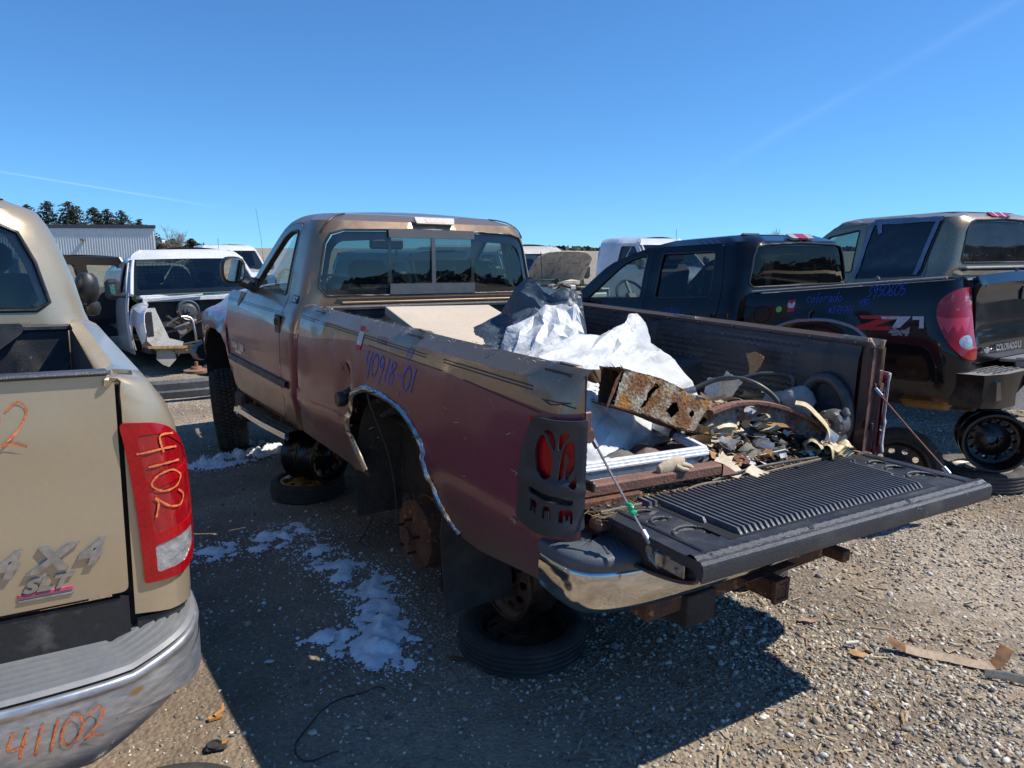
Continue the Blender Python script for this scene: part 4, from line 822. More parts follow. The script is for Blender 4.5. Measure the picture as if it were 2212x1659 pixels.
def rib(l):
    b = MB(); sec_ = [(-.0080, 0), (-.006, .0095), (.0055, .0105), (.0080, 0)]
    vs = [Vector((x, y, z*(0 if e else 1))) for x, e in ((.0, 1), (-.012, 0), (-l+.02, 0), (-l, 1)) for y, z in sec_]
    b.add(vs, [(i*4+j, i*4+j+1, (i+1)*4+j+1, (i+1)*4+j) for i in range(3) for j in range(3)]); return b
mb = MB(); mb.box((-.215, .008, .0035), (.45, 1.16, .004)); mb.build('groove_shade', M('groove_shade_black', (.006, .006, .007), .7), TG)  # black sheet that paints in the shade between the ribs
ra = rib(.44); rb_ = rib(.10); protoA = None
for i, y in enumerate(ys):
    l = .44 if -.51 < y < .53 else (.30 if -.53 < y < .56 else .075)
    o_ = (protoA.copy() if protoA else ra.build('rib', ribm_, TG, 30))
    if protoA is None: protoA = o_
    else: COL.objects.link(o_)
    o_.location = (.012-(.03 if i % 9 == 4 else 0), y, .0055); o_.scale = (l/.44-(.07 if i % 9 == 4 else 0), 1, 1.7)
for i, y in enumerate((.575, .605)): b = rib(.08); q = b.build('rib', ribm_, TG, 30); q.location = (.01, y, .004)
# latch and cable ends on the near side
mb = MB(); y = tw-.005
mb.box((-.36, y, -.052), (.16, .012, .055), None, .004); mb.lathe([(0, .02), (.016, .02), (.018, .0)], (-.30, y, -.035), 'y', 12); mb.lathe([(0, .018), (.009, .018), (.012, 0)], (-.42, y, -.06), 'y', 10); mb.box((-.345, y+.012, -.05), (.03, .02, .045), Matrix.Rotation(.4, 3, 'Z'), .004); mb.box((-.42, y+.006, -.055), (.07, .006, .045), None, .003); mb.tube([(-.28, y+.01, -.03), (-.30, y+.018, -.055), (-.35, y+.018, -.075)], .005, 6); mb.build('latch', steel, TG)
for sg, A, B in ((1, (.035, .835, 1.16), (-.275, .805, .833)), (-1, (.02, -.835, 1.17), (-.36, -.83, .855))):
    A = Vector(A); B = Vector(B); mb = MB(); pts = [A.lerp(B, t)+Vector((0, 0, -.004*math.sin(t*math.pi))) for t in np.linspace(0, 1, 12)]
    mb.tube(pts, .0042, 6, 0); mb.tube([A.lerp(B, .04), A.lerp(B, .13)], .009, 8, 1); mb.tube([A.lerp(B, .80 if sg > 0 else .93), A.lerp(B, .90 if sg > 0 else 1.0)], .0095, 8, 1)
    mb.lathe([(0, .006), (.018, .006), (.02, 0), (.018, -.006), (0, -.006)], A, 'y', 10, 2)
    if sg > 0:
        for t in (.60, .63, .66): mb.box(A.lerp(B, t), (.020, .014, .022), Matrix.Rotation(t*40, 3, 'X'), .004, 3)
        mb.tube([A.lerp(B, .9), B+Vector((.01, 0, .01)), B+Vector((-.012, 0, -.012)), A.lerp(B, .88)], .003, 5, 0)
    mb.build('gate_cable', [steel if sg > 0 else M('rusty_cable', (.22, .11, .07), .7, .4), silverbadge, rust, grnt], ram, 45)
# ---------------------------------------------------------------- ground: one sheet, gravel, snow
def gz(x, y):
    d = math.hypot(x, y); k = 1/(1+(d/14)**2)
    return k*(.030*(noise.noise(Vector((x*.55, y*.55, 3)))) + .012*noise.noise(Vector((x*1.9, y*1.9, 7))))-.004
def ground_mat():
    m = bpy.data.materials.new('gravel_ground'); m.use_nodes = True; t = m.node_tree; N = t.nodes; L = t.links.new; b = N['Principled BSDF']; b.inputs['Roughness'].default_value = .92
    b.inputs['Specular IOR Level'].default_value = .25
    tc = N.new('ShaderNodeTexCoord'); v = tc.outputs['Object']
    def noi(s, d=8, r=.6):
        n = N.new('ShaderNodeTexNoise'); n.inputs['Scale'].default_value = s; n.inputs['Detail'].default_value = d; n.inputs['Roughness'].default_value = r; L(v, n.inputs['Vector']); return n.outputs['Fac']
    def mr(x, a, c, lo=0., hi=1.):
        n = N.new('ShaderNodeMapRange'); n.inputs['From Min'].default_value = a; n.inputs['From Max'].default_value = c; n.inputs['To Min'].default_value = lo; n.inputs['To Max'].default_value = hi; L(x, n.inputs['Value']); return n.outputs[0]
    def mix(f, a, c, bl='MIX'):
        n = N.new('ShaderNodeMix'); n.data_type = 'RGBA'; n.blend_type = bl
        if isinstance(f, (int, float)): n.inputs[0].default_value = f
        else: L(f, n.inputs[0])
        for s_, q in ((6, a), (7, c)):
            if isinstance(q, tuple): n.inputs[s_].default_value = (*q, 1)
            else: L(q, n.inputs[s_])
        return n.outputs[2]
    vo = N.new('ShaderNodeTexVoronoi'); vo.inputs['Scale'].default_value = 55; L(v, vo.inputs['Vector'])
    vb = N.new('ShaderNodeTexVoronoi'); vb.inputs['Scale'].default_value = 120; L(v, vb.inputs['Vector'])
    sep = N.new('ShaderNodeSeparateColor'); L(vo.outputs['Color'], sep.inputs[0]); sepb = N.new('ShaderNodeSeparateColor'); L(vb.outputs['Color'], sepb.inputs[0])
    dirt = mix(mr(noi(1.1), .35, .65), (.40, .305, .205), (.27, .195, .13))
    dirt = mix(mr(noi(24), .5, .72), dirt, (.30, .25, .18))
    stone = mix(sep.outputs[0], (.17, .15, .125), (.58, .51, .41)); stone2 = mix(sepb.outputs[1], (.13, .115, .10), (.44, .39, .32))
    st = mix(mr(sep.outputs[1], .45, .55), stone, stone2)
    gx = N.new('ShaderNodeSeparateXYZ'); L(v, gx.inputs[0])
    # packed earth between the two trucks, loose stone to the right of the bed
    e = N.new('ShaderNodeMath'); e.operation = 'MULTIPLY_ADD'; L(gx.outputs[1], e.inputs[0]); e.inputs[1].default_value = .42; L(gx.outputs[0], e.inputs[2])
    zone = mr(e.outputs[0], .9, 2.5, .30, .72)
    far = mr(gx.outputs[1], 5.5, 9., 0, .5)
    zz = N.new('ShaderNodeMath'); zz.operation = 'ADD'; L(zone, zz.inputs[0]); L(far, zz.inputs[1])
    zm = N.new('ShaderNodeMath'); zm.operation = 'MULTIPLY'; L(zz.outputs[0], zm.inputs[0]); L(mr(noi(2.2), .32, .62, .45, 1.2), zm.inputs[1])
    c = mix(zm.outputs[0], dirt, st); c = mix(mr(noi(.8, 5), .36, .62), c, (.70, .68, .66), 'MULTIPLY') if False else mix(1.0, c, mix(mr(noi(.9, 6), .38, .60), (1.08, 1.07, 1.05), (.66, .63, .60)), 'MULTIPLY'); L(mix(mr(noi(.13, 4), .3, .7), c, (.62, .6, .58), 'MULTIPLY') if False else c, b.inputs['Base Color'])
    bp = N.new('ShaderNodeBump'); bp.inputs['Strength'].default_value = 1.; bp.inputs['Distance'].default_value = .008
    hh = N.new('ShaderNodeMath'); hh.operation = 'SUBTRACT'; L(noi(30, 10, .7), hh.inputs[0]); L(vo.outputs['Distance'], hh.inputs[1]); L(hh.outputs[0], bp.inputs['Height']); L(bp.outputs[0], b.inputs['Normal'])
    return m
mb = MB(); rs = [0]+list(np.geomspace(.9, 26, 130))+[40, 70, 120, 250, 600, 1500, 3500]; na = 150
vs = []
for r_ in rs:
    for j in range(na):
        a = 2*math.pi*j/na; x, y = r_*math.cos(a), r_*math.sin(a)
        vs.append((x, y, gz(x, y)))
mb.add(vs, [(i*na+j, (i+1)*na+j, (i+1)*na+(j+1) % na, i*na+(j+1) % na) for i in range(len(rs)-1) for j in range(na)])
mb.build('ground', ground_mat(), None, 80, kind='structure')

def stones(name, pts, size, seed, cols, flat=.55, kindmat=None, zoff=0.):
    """loose stones as one mesh: icosahedra squashed and knocked about, a colour for each"""
    g = np.random.default_rng(seed); n = len(pts); ph = (1+5**.5)/2
    base = np.array([(-1, ph, 0), (1, ph, 0), (-1, -ph, 0), (1, -ph, 0), (0, -1, ph), (0, 1, ph), (0, -1, -ph), (0, 1, -ph), (ph, 0, -1), (ph, 0, 1), (-ph, 0, -1), (-ph, 0, 1)])/1.9
    F = np.array([(0, 11, 5), (0, 5, 1), (0, 1, 7), (0, 7, 10), (0, 10, 11), (1, 5, 9), (5, 11, 4), (11, 10, 2), (10, 7, 6), (7, 1, 8), (3, 9, 4), (3, 4, 2), (3, 2, 6), (3, 6, 8), (3, 8, 9), (4, 9, 5), (2, 4, 11), (6, 2, 10), (8, 6, 7), (9, 8, 1)])
    P = base[None]*(1+g.uniform(-.28, .28, (n, 12, 1)))
    P = P*np.stack([g.uniform(.7, 1.35, n), g.uniform(.6, 1.0, n), g.uniform(flat*.6, flat*1.3, n)], 1)[:, None]
    tx, ty = g.normal(0, .28, n), g.normal(0, .28, n); az = g.uniform(0, 6.28, n); c, s = np.cos(az), np.sin(az)
    X = P[..., 0]*c[:, None]-P[..., 1]*s[:, None]; Y = P[..., 0]*s[:, None]+P[..., 1]*c[:, None]; Z = P[..., 2]+X*tx[:, None]+Y*ty[:, None]
    V = np.stack([X, Y, Z], -1)*size[:, None, None]+pts[:, None]; V[..., 2] += size[:, None]*.18+zoff
    me = bpy.data.meshes.new(name); V = V.reshape(-1, 3); FF = (F[None]+12*np.arange(n)[:, None, None]).reshape(-1, 3)
    me.vertices.add(len(V)); me.vertices.foreach_set('co', V.ravel()); me.loops.add(FF.size); me.loops.foreach_set('vertex_index', FF.ravel().astype(np.int32))
    me.polygons.add(len(FF)); me.polygons.foreach_set('loop_start', np.arange(0, FF.size, 3, dtype=np.int32)); me.update(calc_edges=True)
    at = me.color_attributes.new('stone_colour', 'FLOAT_COLOR', 'POINT'); C_ = np.array(cols)[g.integers(0, len(cols), n)]*g.uniform(.75, 1.25, (n, 1)); C_ = np.concatenate([C_, np.ones((n, 1))], 1)
    at.data.foreach_set('color', np.repeat(C_, 12, 0).ravel())
    m = bpy.data.materials.get('stone') or bpy.data.materials.new('stone'); m.use_nodes = True; b = m.node_tree.nodes['Principled BSDF']; b.inputs['Roughness'].default_value = .8; b.inputs['Specular IOR Level'].default_value = .3
    if not m.node_tree.nodes.get('ca'):
        a = m.node_tree.nodes.new('ShaderNodeVertexColor'); a.layer_name = 'stone_colour'; a.name = 'ca'; no = m.node_tree.nodes.new('ShaderNodeTexNoise'); no.inputs['Scale'].default_value = 90
        tcn = m.node_tree.nodes.new('ShaderNodeTexCoord'); m.node_tree.links.new(tcn.outputs['Object'], no.inputs['Vector'])
        mx = m.node_tree.nodes.new('ShaderNodeMix'); mx.data_type = 'RGBA'; mx.blend_type = 'OVERLAY'; mx.inputs[0].default_value = .5; m.node_tree.links.new(a.outputs[0], mx.inputs[6]); m.node_tree.links.new(no.outputs['Fac'], mx.inputs[7]); m.node_tree.links.new(mx.outputs[2], b.inputs['Base Color'])
    me.materials.append(kindmat or m); o = bpy.data.objects.new(name, me); COL.objects.link(o); o['kind'] = 'stuff'; return o
g = np.random.default_rng(4)
def scatter(n, rmin, rmax, a0, a1, p=1.0):
    """radius picked with density falling off as r**-p per unit area"""
    u = g.random(n); k = 2-p
    r = (rmin**k+u*(rmax**k-rmin**k))**(1/k) if abs(k) > 1e-6 else rmin*(rmax/rmin)**u
    a = g.uniform(a0, a1, n); return np.stack([r*np.sin(a), r*np.cos(a)], 1)
def mask(xy):
    e = xy[:, 0]+.42*xy[:, 1]; z = np.clip((e-.9)/1.7, 0, 1)*.68+.32; z = z+np.clip((xy[:, 1]-5.5)/3, 0, .5)
    nn = np.array([noise.noise(Vector((x*1.3, y*1.3, 1.7))) for x, y in xy]); return g.random(len(xy)) < z*(.75+1.1*nn)
SNOWP = [[(-2.72, 5.85), (-2.57, 6.10), (-2.45, 6.30), (-2.25, 6.5), (-2.10, 6.56), (-2.0, 6.48), (-2.03, 6.30), (-2.2, 6.10), (-2.38, 5.87), (-2.55, 5.80)],
 [(-1.95, 4.10), (-1.67, 4.32), (-1.51, 4.55), (-1.35, 4.58), (-1.20, 4.40), (-1.37, 4.22), (-1.61, 4.10), (-1.81, 4.0)],
 [(-1.26, 4.14), (-1.10, 4.25), (-.90, 4.0), (-.68, 3.82), (-.60, 3.60), (-.72, 3.52), (-.92, 3.69), (-1.12, 3.95)],
 [(-.78, 3.60), (-.62, 3.60), (-.50, 3.30), (-.45, 3.14), (-.52, 2.98), (-.44, 2.94), (-.60, 2.92), (-.72, 3.0), (-.86, 3.22), (-.76, 3.36)]]
def nosnow(xy): return xy[np.array([not (any(pip(q, p_) for p_ in SNOWP) and g.random() < .85) for q in xy])]
def place(xy, drop=.0): return np.array([(x, y, gz(x, y)-drop) for x, y in xy])
GC = [(.49, .44, .34), (.41, .365, .285), (.28, .265, .225), (.60, .55, .45), (.50, .43, .31), (.20, .18, .165), (.12, .11, .105), (.46, .38, .28), (.38, .30, .21), (.60, .56, .50), (.30, .20, .14), (.31, .30, .29)]
xy = scatter(150000, 1.5, 10.5, -.72, .78, 1.5); xy = xy[mask(xy)]; xy = nosnow(xy)
sz = np.clip(g.lognormal(-5.0, .42, len(xy)), .003, .022)*(.68+.32*np.clip((xy[:, 0]+.42*xy[:, 1]-.9)/1.5, 0, 1))
stones('gravel', place(xy), sz, 1, GC)
xy = scatter(1100, 1.6, 9., -.7, .78, 1.3); xy = xy[mask(xy)]; stones('loose_stones', place(xy), np.clip(g.lognormal(-4.25, .3, len(xy)), .01, .028), 2, GC, .6)
# thin litter of bark and dry grass in the loose stone
mb = MB(); r2 = random.Random(9)
for i in range(2600):
    a = r2.uniform(-.2, .78); r_ = 1.6+8*r2.random()**1.4; x, y = r_*math.sin(a), r_*math.cos(a)
    if x+.42*y < 1.0+r2.random(): continue
    z = gz(x, y)+.010; l = r2.uniform(.008, .045); w_ = r2.uniform(.0012, .005); th = r2.uniform(0, 3.14); dx, dy = math.cos(th)*l, math.sin(th)*l; k = r2.uniform(-.006, .008)
    mb.add([(x-dx-dy/l*w_, y-dy+dx/l*w_, z), (x-dx+dy/l*w_, y-dy-dx/l*w_, z), (x+dx+dy/l*w_, y+dy-dx/l*w_, z+k), (x+dx-dy/l*w_, y+dy+dx/l*w_, z+k)], [(0, 1, 2, 3)], int(r2.random() < .35))
mb.build('ground_litter', [M('bark_litter', (.40, .27, .14), .9, col2=(.25, .14, .07), scale=20), M('dry_straw', (.55, .46, .30), .9)], None, 0, kind='stuff')
# ---- snow
snowM = M('old_snow', (.90, .92, .94), .75, col2=(.74, .74, .74), scale=9, lo=.45, hi=.8, bump=.35, bscale=90, fine=.06, speck=(60, .72, (.35, .28, .22)))
def snow(name, poly, h, seed, label=None, thresh=.0, rough=1., n=None):
    mb = MB(); c = np.mean(np.array(poly), axis=0); st = .016
    xs = [p[0] for p in poly]; ys = [p[1] for p in poly]; pd = [Vector(p) for p in dens(poly, .05)]
    def hf(x, y):
        d = min(math.hypot(x-p.x, y-p.y) for p in pd); d = d if pip((x, y), poly) else -d
        nz = noise.fractal(Vector((x*9+seed, y*9, seed)), .6, 2.1, 6)
        return (min(1, max(0, d/.09+.0))**.7)*h*(.75+nz*1.3*rough)+nz*h*1.1*rough-(thresh+.12)*h, d
    nx = int((max(xs)-min(xs)+.1)/st); ny = int((max(ys)-min(ys)+.1)/st); H = {}; idx = {}; vs = []
    for i in range(nx+1):
        for j in range(ny+1):
            x, y = min(xs)-.05+i*st, min(ys)-.05+j*st; hh, d = hf(x, y); H[i, j] = (x, y, hh, d)
    fs = []
    for i in range(nx):
        for j in range(ny):
            q = [(i, j), (i+1, j), (i+1, j+1), (i, j+1)]
            if sum(H[k][2] > 0 and H[k][3] > -.03 for k in q) >= 2:
                f = []
                for k in q:
                    if k not in idx: x, y, hh, d = H[k]; idx[k] = len(vs); vs.append((x, y, gz(x, y)+max(-.004, hh+.004)))
                    f.append(idx[k])
                fs.append(tuple(f))
    mb.add(vs, fs); return mb.build(name, snowM, None, 60, label=label, cat='snow', group='snow left on the ground', kind='stuff')
snow('snow_patch', [(-2.72, 5.85), (-2.57, 6.10), (-2.45, 6.30), (-2.25, 6.5), (-2.10, 6.56), (-2.0, 6.48), (-2.03, 6.30), (-2.2, 6.10), (-2.38, 5.87), (-2.55, 5.80)], .03, 3, 'ridge of clean snow behind the tread of the front wheel')
snow('snow_patch', [(-2.5, 6.55), (-2.5, 6.74), (-2.37, 6.76), (-2.30, 6.60), (-2.40, 6.52)], .035, 5, 'small lump of snow between the front wheel and the running board')
snow('snow_patch', [(-1.95, 4.10), (-1.67, 4.32), (-1.51, 4.55), (-1.35, 4.58), (-1.20, 4.40), (-1.37, 4.22), (-1.61, 4.10), (-1.81, 4.0)], .012, 9, 'thin dirty crust of snow between the two trucks', .30, 1.3)
snow('snow_patch', [(-1.26, 4.14), (-1.10, 4.25), (-.90, 4.0), (-.68, 3.82), (-.60, 3.60), (-.72, 3.52), (-.92, 3.69), (-1.12, 3.95)], .012, 12, 'thin broken crust of snow left of the brake drum', .28, 1.3)
snow('snow_patch', [(-.78, 3.60), (-.62, 3.60), (-.50, 3.30), (-.45, 3.14), (-.52, 2.98), (-.44, 2.94), (-.60, 2.92), (-.72, 3.0), (-.86, 3.22), (-.76, 3.36)], .024, 15, 'thickest bright patch of snow left of the rear tyre stack', .0, .7)
snow('snow_patch', [(-.96, 3.14), (-.92, 3.26), (-.83, 3.22), (-.85, 3.12)], .022, 18, 'small clump of snow left of the thickest patch', .05)
snow('snow_patch', [(-.84, 3.02), (-.82, 3.10), (-.76, 3.08), (-.78, 3.0)], .02, 21, 'smallest clump of snow below the thickest patch', .0)
cr = []
for P_ in SNOWP:
    e_ = dens(P_, .03)
    for k in range(520): q = e_[g.integers(len(e_))]; cr.append((q[0]+g.normal(0, .06), q[1]+g.normal(0, .06)))
    c_ = np.mean(np.array(P_), axis=0)
    for k in range(160): cr.append((c_[0]+g.normal(0, .35), c_[1]+g.normal(0, .3)))
xy = np.array(cr); stones('snow_crumbs', place(xy), np.clip(g.lognormal(-5.35, .45, len(xy)), .0025, .013), 8, [(.9, .9, .92)], .6, snowM)
# ---------------------------------------------------------------- champagne pickup, near left
tt = thing('pickup_truck', 'champagne 4x4 pickup close by on the left, orange numbers on tailgate and lamp', 'pickup truck', vmat(-1.7764, 1.4872, 2.1431, .0118, .0013, .0262))
def zrow(tab, f): return [(t, w_, x, r, f(z)) for t, w_, x, r, z in tab]
bt = Ring([(.60, .965, 0, .09, .60), (.75, .985, 0, .10, .75), (.95, .992, 0, .11, .95), (1.15, .988, 0, .12, 1.15), (1.28, .972, 0, .12, 1.28), (1.36, .945, 0, .11, 1.36), (1.41, .915, 0, .09, 1.41), (1.44, .885, 0, .06, 1.437), (1.47, .85, 0, .04, 1.448), (1.51, .81, 0, .02, 1.45), (1.53, .795, 0, .01, 1.447), (1.55, .790, 0, .008, 1.43)], .17,
          lambda x, y, z: -.006*math.exp(-((x-.05)/.04)**2)*(z > 1.3)+.02*math.exp(-((math.hypot(x-1.1, z-.62)-.48)/.06)**2)*(z < 1.2))
def arcp(cx, cz, r, n=14, z0=None, sq=1.): return [(cx+r*math.cos(a), cz+r*math.sin(a)*sq) for a in np.linspace(-.05, math.pi+.05, n)]
def bed_shell(R_, L, zb, cx, cz, r, gate, ttop, top_t, fn=None):
    a = arcp(cx, cz, r)
    o_ = [R_.side(x, t) for x, t in dens([(L, zb+.03)]+a+[(.05, zb)], .05, False)]
    o_ += [(R_.rc*.3, zb), (R_.rc*.8, zb)]+[R_.rear(gate, t) for t in np.linspace(zb+.01, ttop, 18)]+[(R_.rc*.9, top_t-.02), (R_.rc*.9, top_t)]
    o_ += [R_.side(x, top_t) for x in np.linspace(.02, L, 24)]+[R_.side(L, t) for t in np.linspace(top_t-.03, zb+.06, 16)]
    return o_
mb = MB(); mirror_panel(mb, bt, bed_shell(bt, 1.97, .76, 1.10, .62, .46, .825, 1.46, 1.55), [bt.sides(rpoly([(.05, 1.455), (.16, 1.455), (.16, 1.505), (.05, 1.505)], .012))], step=.06, thick=.012)
mb.build('bed_side', tanp, tt, 34)
mb = MB()
for sg in (-1, 1): bt.s = sg; mb.panel([bt.side(x, t) for x, t in dens([(1.97, .62), (1.60, .62), (.62, .62), (.05, .62)], .1, False)]+[(.1, .62), bt.rear(.83, .62), bt.rear(.83, .752), (.1, .752)]+[bt.side(x, .752) for x in (.05, .62, 1.6, 1.97)], lambda u, t: bt.P(u, t, -.01), step=.1, flip=sg < 0)
bt.s = 1; mb.build('lower_body', blk, tt, 34)
# tailgate, closed
def gx_(y, z): return -.004-.010*math.exp(-((z-1.30)/.03)**2)*(abs(y) < .72)+.012*(z > 1.36)*0+.01*((z-.83)/.6)**2-.006*math.exp(-((z-.95)/.12)**2)
mb = MB(); mb.panel(rpoly([(-.812, .835), (.812, .835), (.812, 1.455), (-.812, 1.455)], [.02, .02, .02, .02]), lambda y, z: (gx_(y, z), y, z-.012*(abs(y)/.8)**2*(z > 1.2)+.01), step=.06, thick=.05, flip=True); tg2 = mb.build('tailgate', tanp, tt, 34)
mb = MB(); mb.box((.02, 0, 1.462), (.060, 1.60, .014), None, .006); mb.build('gate_cap', M('cap_plastic', (.055, .058, .066), .35, bump=.3, bscale=300), tg2)
mb = MB(); mb.panel([(-.812, .69), (.812, .69), (.812, .825), (-.812, .825)], lambda y, z: (.005, y, z), step=.15, thick=.02, flip=True); mb.build('lower_valance', M('valance_black', (.02, .02, .02), .55, col2=(.16, .15, .13), scale=7, lo=.55, hi=.75), tt)
gon = lambda y, z, h=0.: Vector((gx_(y, z)-.001-h, y, z))
mb = text_mb('4', .090, lambda u, v, h: gon(-.718-u*1.15, .950+v+.0*u, h), .010, .35, .004)
text_mb('X', .088, lambda u, v, h: gon(-.628-u*1.25, .950+v, h), .010, .35, .004, into=mb); text_mb('4', .090, lambda u, v, h: gon(-.528-u*1.15, .950+v, h), .010, .35, .004, into=mb); mb.build('badge', silverbadge, tg2, 30)
mb = text_mb('SLT', .048, lambda u, v, h: gon(-.618-u*1.35, .898+v, h), .007, .35, .0025); mb.build('badge', silverbadge, tg2, 30)
mb = MB(); mb.box((-.010, -.618, .889), (.006, .125, .013), None, .002); mb.box((-.010, -.618, .875), (.006, .125, .005), None, .001, 1); mb.build('badge_stripe', [pinkred, silverbadge], tg2)
mb = MB(); scribble('41102', lambda u, v, h: gon(-.34-u*.9, 1.285+v, h), .115, .0045, mb); mb.build('marker_writing', orange, tg2, 0)
# bed inside
mb = MB(); mb.box((.98, 0, .90), (1.95, 1.55, .03), None, 0); 
for sg in (1, -1): mb.panel([(.03, .9), (1.95, .9), (1.95, 1.43), (.03, 1.43)], lambda x, z: (x, .785*sg, z), step=.2, flip=sg > 0)
mb.panel([(-.78, .9), (.78, .9), (.78, 1.41), (-.78, 1.41)], lambda y, z: (1.94+.012*(math.sin(y*34) > 0)*(z < 1.3), y, z), step=.06, du=(.02, .1)); mb.box((1.945, 0, 1.415), (.05, 1.6, .03), None, .008); mb.build('bed_liner', liner, tt)
mb = MB(); mb.panel(rpoly([(-.60, 1.40), (-.60, 1.44), (.60, 1.44), (.60, 1.40), (.45, 1.28), (-.45, 1.28)], .02), lambda y, z: (1.90, y, z), step=.2, thick=.02, flip=True); mb.build('headboard', liner, tt)
for sg in (1, -1): mb = MB(); mb.box((.055, .825*sg, 1.05), (.05, .10, .74)); mb.build('gate_jamb', M('jamb_dark', (.03, .025, .02), .8), tt)
# cab
ct = Ring([(.60, .955, 2.03, .06, .60), (.95, .985, 2.03, .06, .95), (1.20, .975, 2.03, .09, 1.20), (1.33, .94, 2.03, .14, 1.33), (1.38, .905, 2.03, .17, 1.38), (1.45, .875, 2.03, .19, 1.45), (1.60, .84, 2.035, .20, 1.60), (1.75, .795, 2.045, .21, 1.75), (1.88, .745, 2.06, .22, 1.88), (1.96, .70, 2.08, .24, 1.96), (2.01, .64, 2.12, .25, 2.005), (2.04, .56, 2.20, .26, 2.025)], .30)
XT = lambda z: 4.35-(z-1.40)*1.25
tw_ = [(0, 1.49), (.66, 1.49), (.715, 1.53), (.665, 1.72), (.60, 1.86), (.52, 1.90), (0, 1.92)]
fdoor = rpoly([(3.22, .62), (4.35, .62), (4.42, 1.0), (4.42, 1.36), (4.30, 1.40), (3.70, 1.90), (3.22, 1.955)], [.05, .08, .05, .02, .03, .08, .03]); rdoor = rpoly([(2.50, 1.1), (2.62, .62), (3.20, .62), (3.20, 1.955), (2.42, 1.93), (2.42, 1.40)], [.05, .08, .03, .03, .06, .03])
fw_ = rpoly([(3.28, 1.44), (4.15, 1.44), (3.68, 1.84), (3.28, 1.89)], .03); rw_ = rpoly([(2.55, 1.44), (3.14, 1.44), (3.14, 1.89), (2.55, 1.87)], .04)
def cab_shell(R_, zb, xf, XA_, zt, doors, rwin_, parent, mat_, yroof=.4, tA=1.4):
    o_ = [R_.side(x, t) for x, t in dens([(R_.at(zb)[1]+.06, zb), (xf, zb), (xf, tA)], .06, False)]+[R_.side(XA_(t), t) for t in np.linspace(tA+.02, zt, 12)]
    o_ += [(u, zt) for u in np.linspace(R_.side(XA_(zt), zt)[0], R_.rc, 8)][1:]+[R_.rear(y, zt) for y in np.linspace(yroof, 0, 5)]
    tw0 = rwin_[0][1]; tw1 = rwin_[-1][1]
    o_ += [R_.rear(0, t) for t in np.linspace(zt-.02, tw1+.01, 3)]+[R_.rear(y, t) for y, t in dens(rwin_, .04, False)][::-1]+[R_.rear(0, t) for t in np.linspace(tw0-.02, zb+.03, 10)]
    o_ += [R_.rear(y, zb) for y in np.linspace(0, .8, 6)]+[(R_.rc*.7, zb), (R_.rc*.3, zb), (0, zb)]
    mb = MB(); mirror_panel(mb, R_, o_, [R_.sides(d) for d in doors], step=.07, thick=.010); return mb.build('cab', mat_, parent, 34)
def add_door(R_, dpoly, wpoly, parent, mat_, gm, handle=None, sgs=(1, -1)):
    for sg in sgs:
        R_.s = sg; mb = MB(); c = np.mean(np.array(dpoly), axis=0); dd = [tuple(c+(np.array(p)-c)*(1-.006/np.linalg.norm(np.array(p)-c))) for p in dpoly]
        mb.panel(R_.sides(dd), lambda u, t: R_.P(u, t, .001), [R_.sides(wpoly)], step=.08, thick=.03, flip=sg < 0); dr = mb.build('door', mat_, parent, 34)
        mb = MB(); glass_poly(mb, R_, wpoly, -.012, sg); mb.build('window', gm, dr, 60); R_.s = sg; on = R_.on()
        mb = MB(); frame_strip(mb, [on(x, t, .0) for x, t in dens(wpoly, .06)], .009); mb.build('window_seal', blk, dr, 60)
        if handle: mb = MB(); mb.box(on(handle[0], handle[1], .008), (.16, .025, .045), None, .01); mb.build('handle', blk, dr)
        R_.s = 1
def rear_glass(R_, rwin_, parent, gm, fritw=.035, smat=None):
    def f(off): 
        def g_(y, t): R_.s = 1 if y >= 0 else -1; p = R_.P(*R_.rear(abs(y), t), off=off); R_.s = 1; return p
        return g_
    full_ = [(y, t) for y, t in rwin_]+[(-y, t) for y, t in rwin_[::-1] if y > 0]
    full_ = [q for i, q in enumerate(full_) if i == 0 or q != full_[i-1]]
    if full_[0] == full_[-1]: full_ = full_[:-1]
    mb = MB(); mb.panel(full_, f(-.010), step=.12); mb.build('rear_window', gm, parent, 60)
    c = np.mean(np.array(full_), axis=0); inn_ = [tuple(c+(np.array(p)-c)*(1-fritw/np.linalg.norm(np.array(p)-c))) for p in full_]
    mb = MB(); mb.panel(full_, f(-.008), [inn_], step=.1); mb.build('window_frit', frit, parent, 30)
    mb = MB(); frame_strip(mb, [f(-.002)(y, t) for y, t in dens(full_, .06)], .010); mb.build('window_seal', blk, parent, 60)
def roof_cap(parent, mat_, x0, x1, w_, z, crown, yb):
    mb = MB(); mb.panel([(x0, -yb), (x0+.05, -w_*.93), (x0+.16, -w_), (x1-.05, -w_*1.0), (x1, 0), (x1-.05, w_*1.0), (x0+.16, w_), (x0+.05, w_*.93), (x0, yb)], lambda x, y: (x, y, z+crown*(1-(y/w_)**2)*min(1, max(0, (x-x0+.0)/.3))), step=.1); mb.build('roof', mat_, parent, 60)
def cab_inside(parent, seats, dash, wheel, floor=(2.3, 3.5, .65), wd=1.6, seatm=None, bk=None, light=None):
    mb = MB(); mb.box(dash[0], dash[1], None, .06); mb.box(((floor[0]+floor[1])/2, 0, floor[2]), (floor[1]-floor[0], wd, .05))
    if bk: mb.box(bk[0], bk[1], None, .03)
    mb.build('dashboard', light or interiord, parent)
    for s_ in seats: mb = MB(); seat(mb, s_, .52); mb.build('seat', seatm or interior, parent)
    if wheel: mb = MB(); steering(mb, wheel); mb.build('steering_wheel', blk, parent)
cab_shell(ct, .62, 4.42, XT, 2.04, [fdoor, rdoor], tw_, tt, tanp, .28)
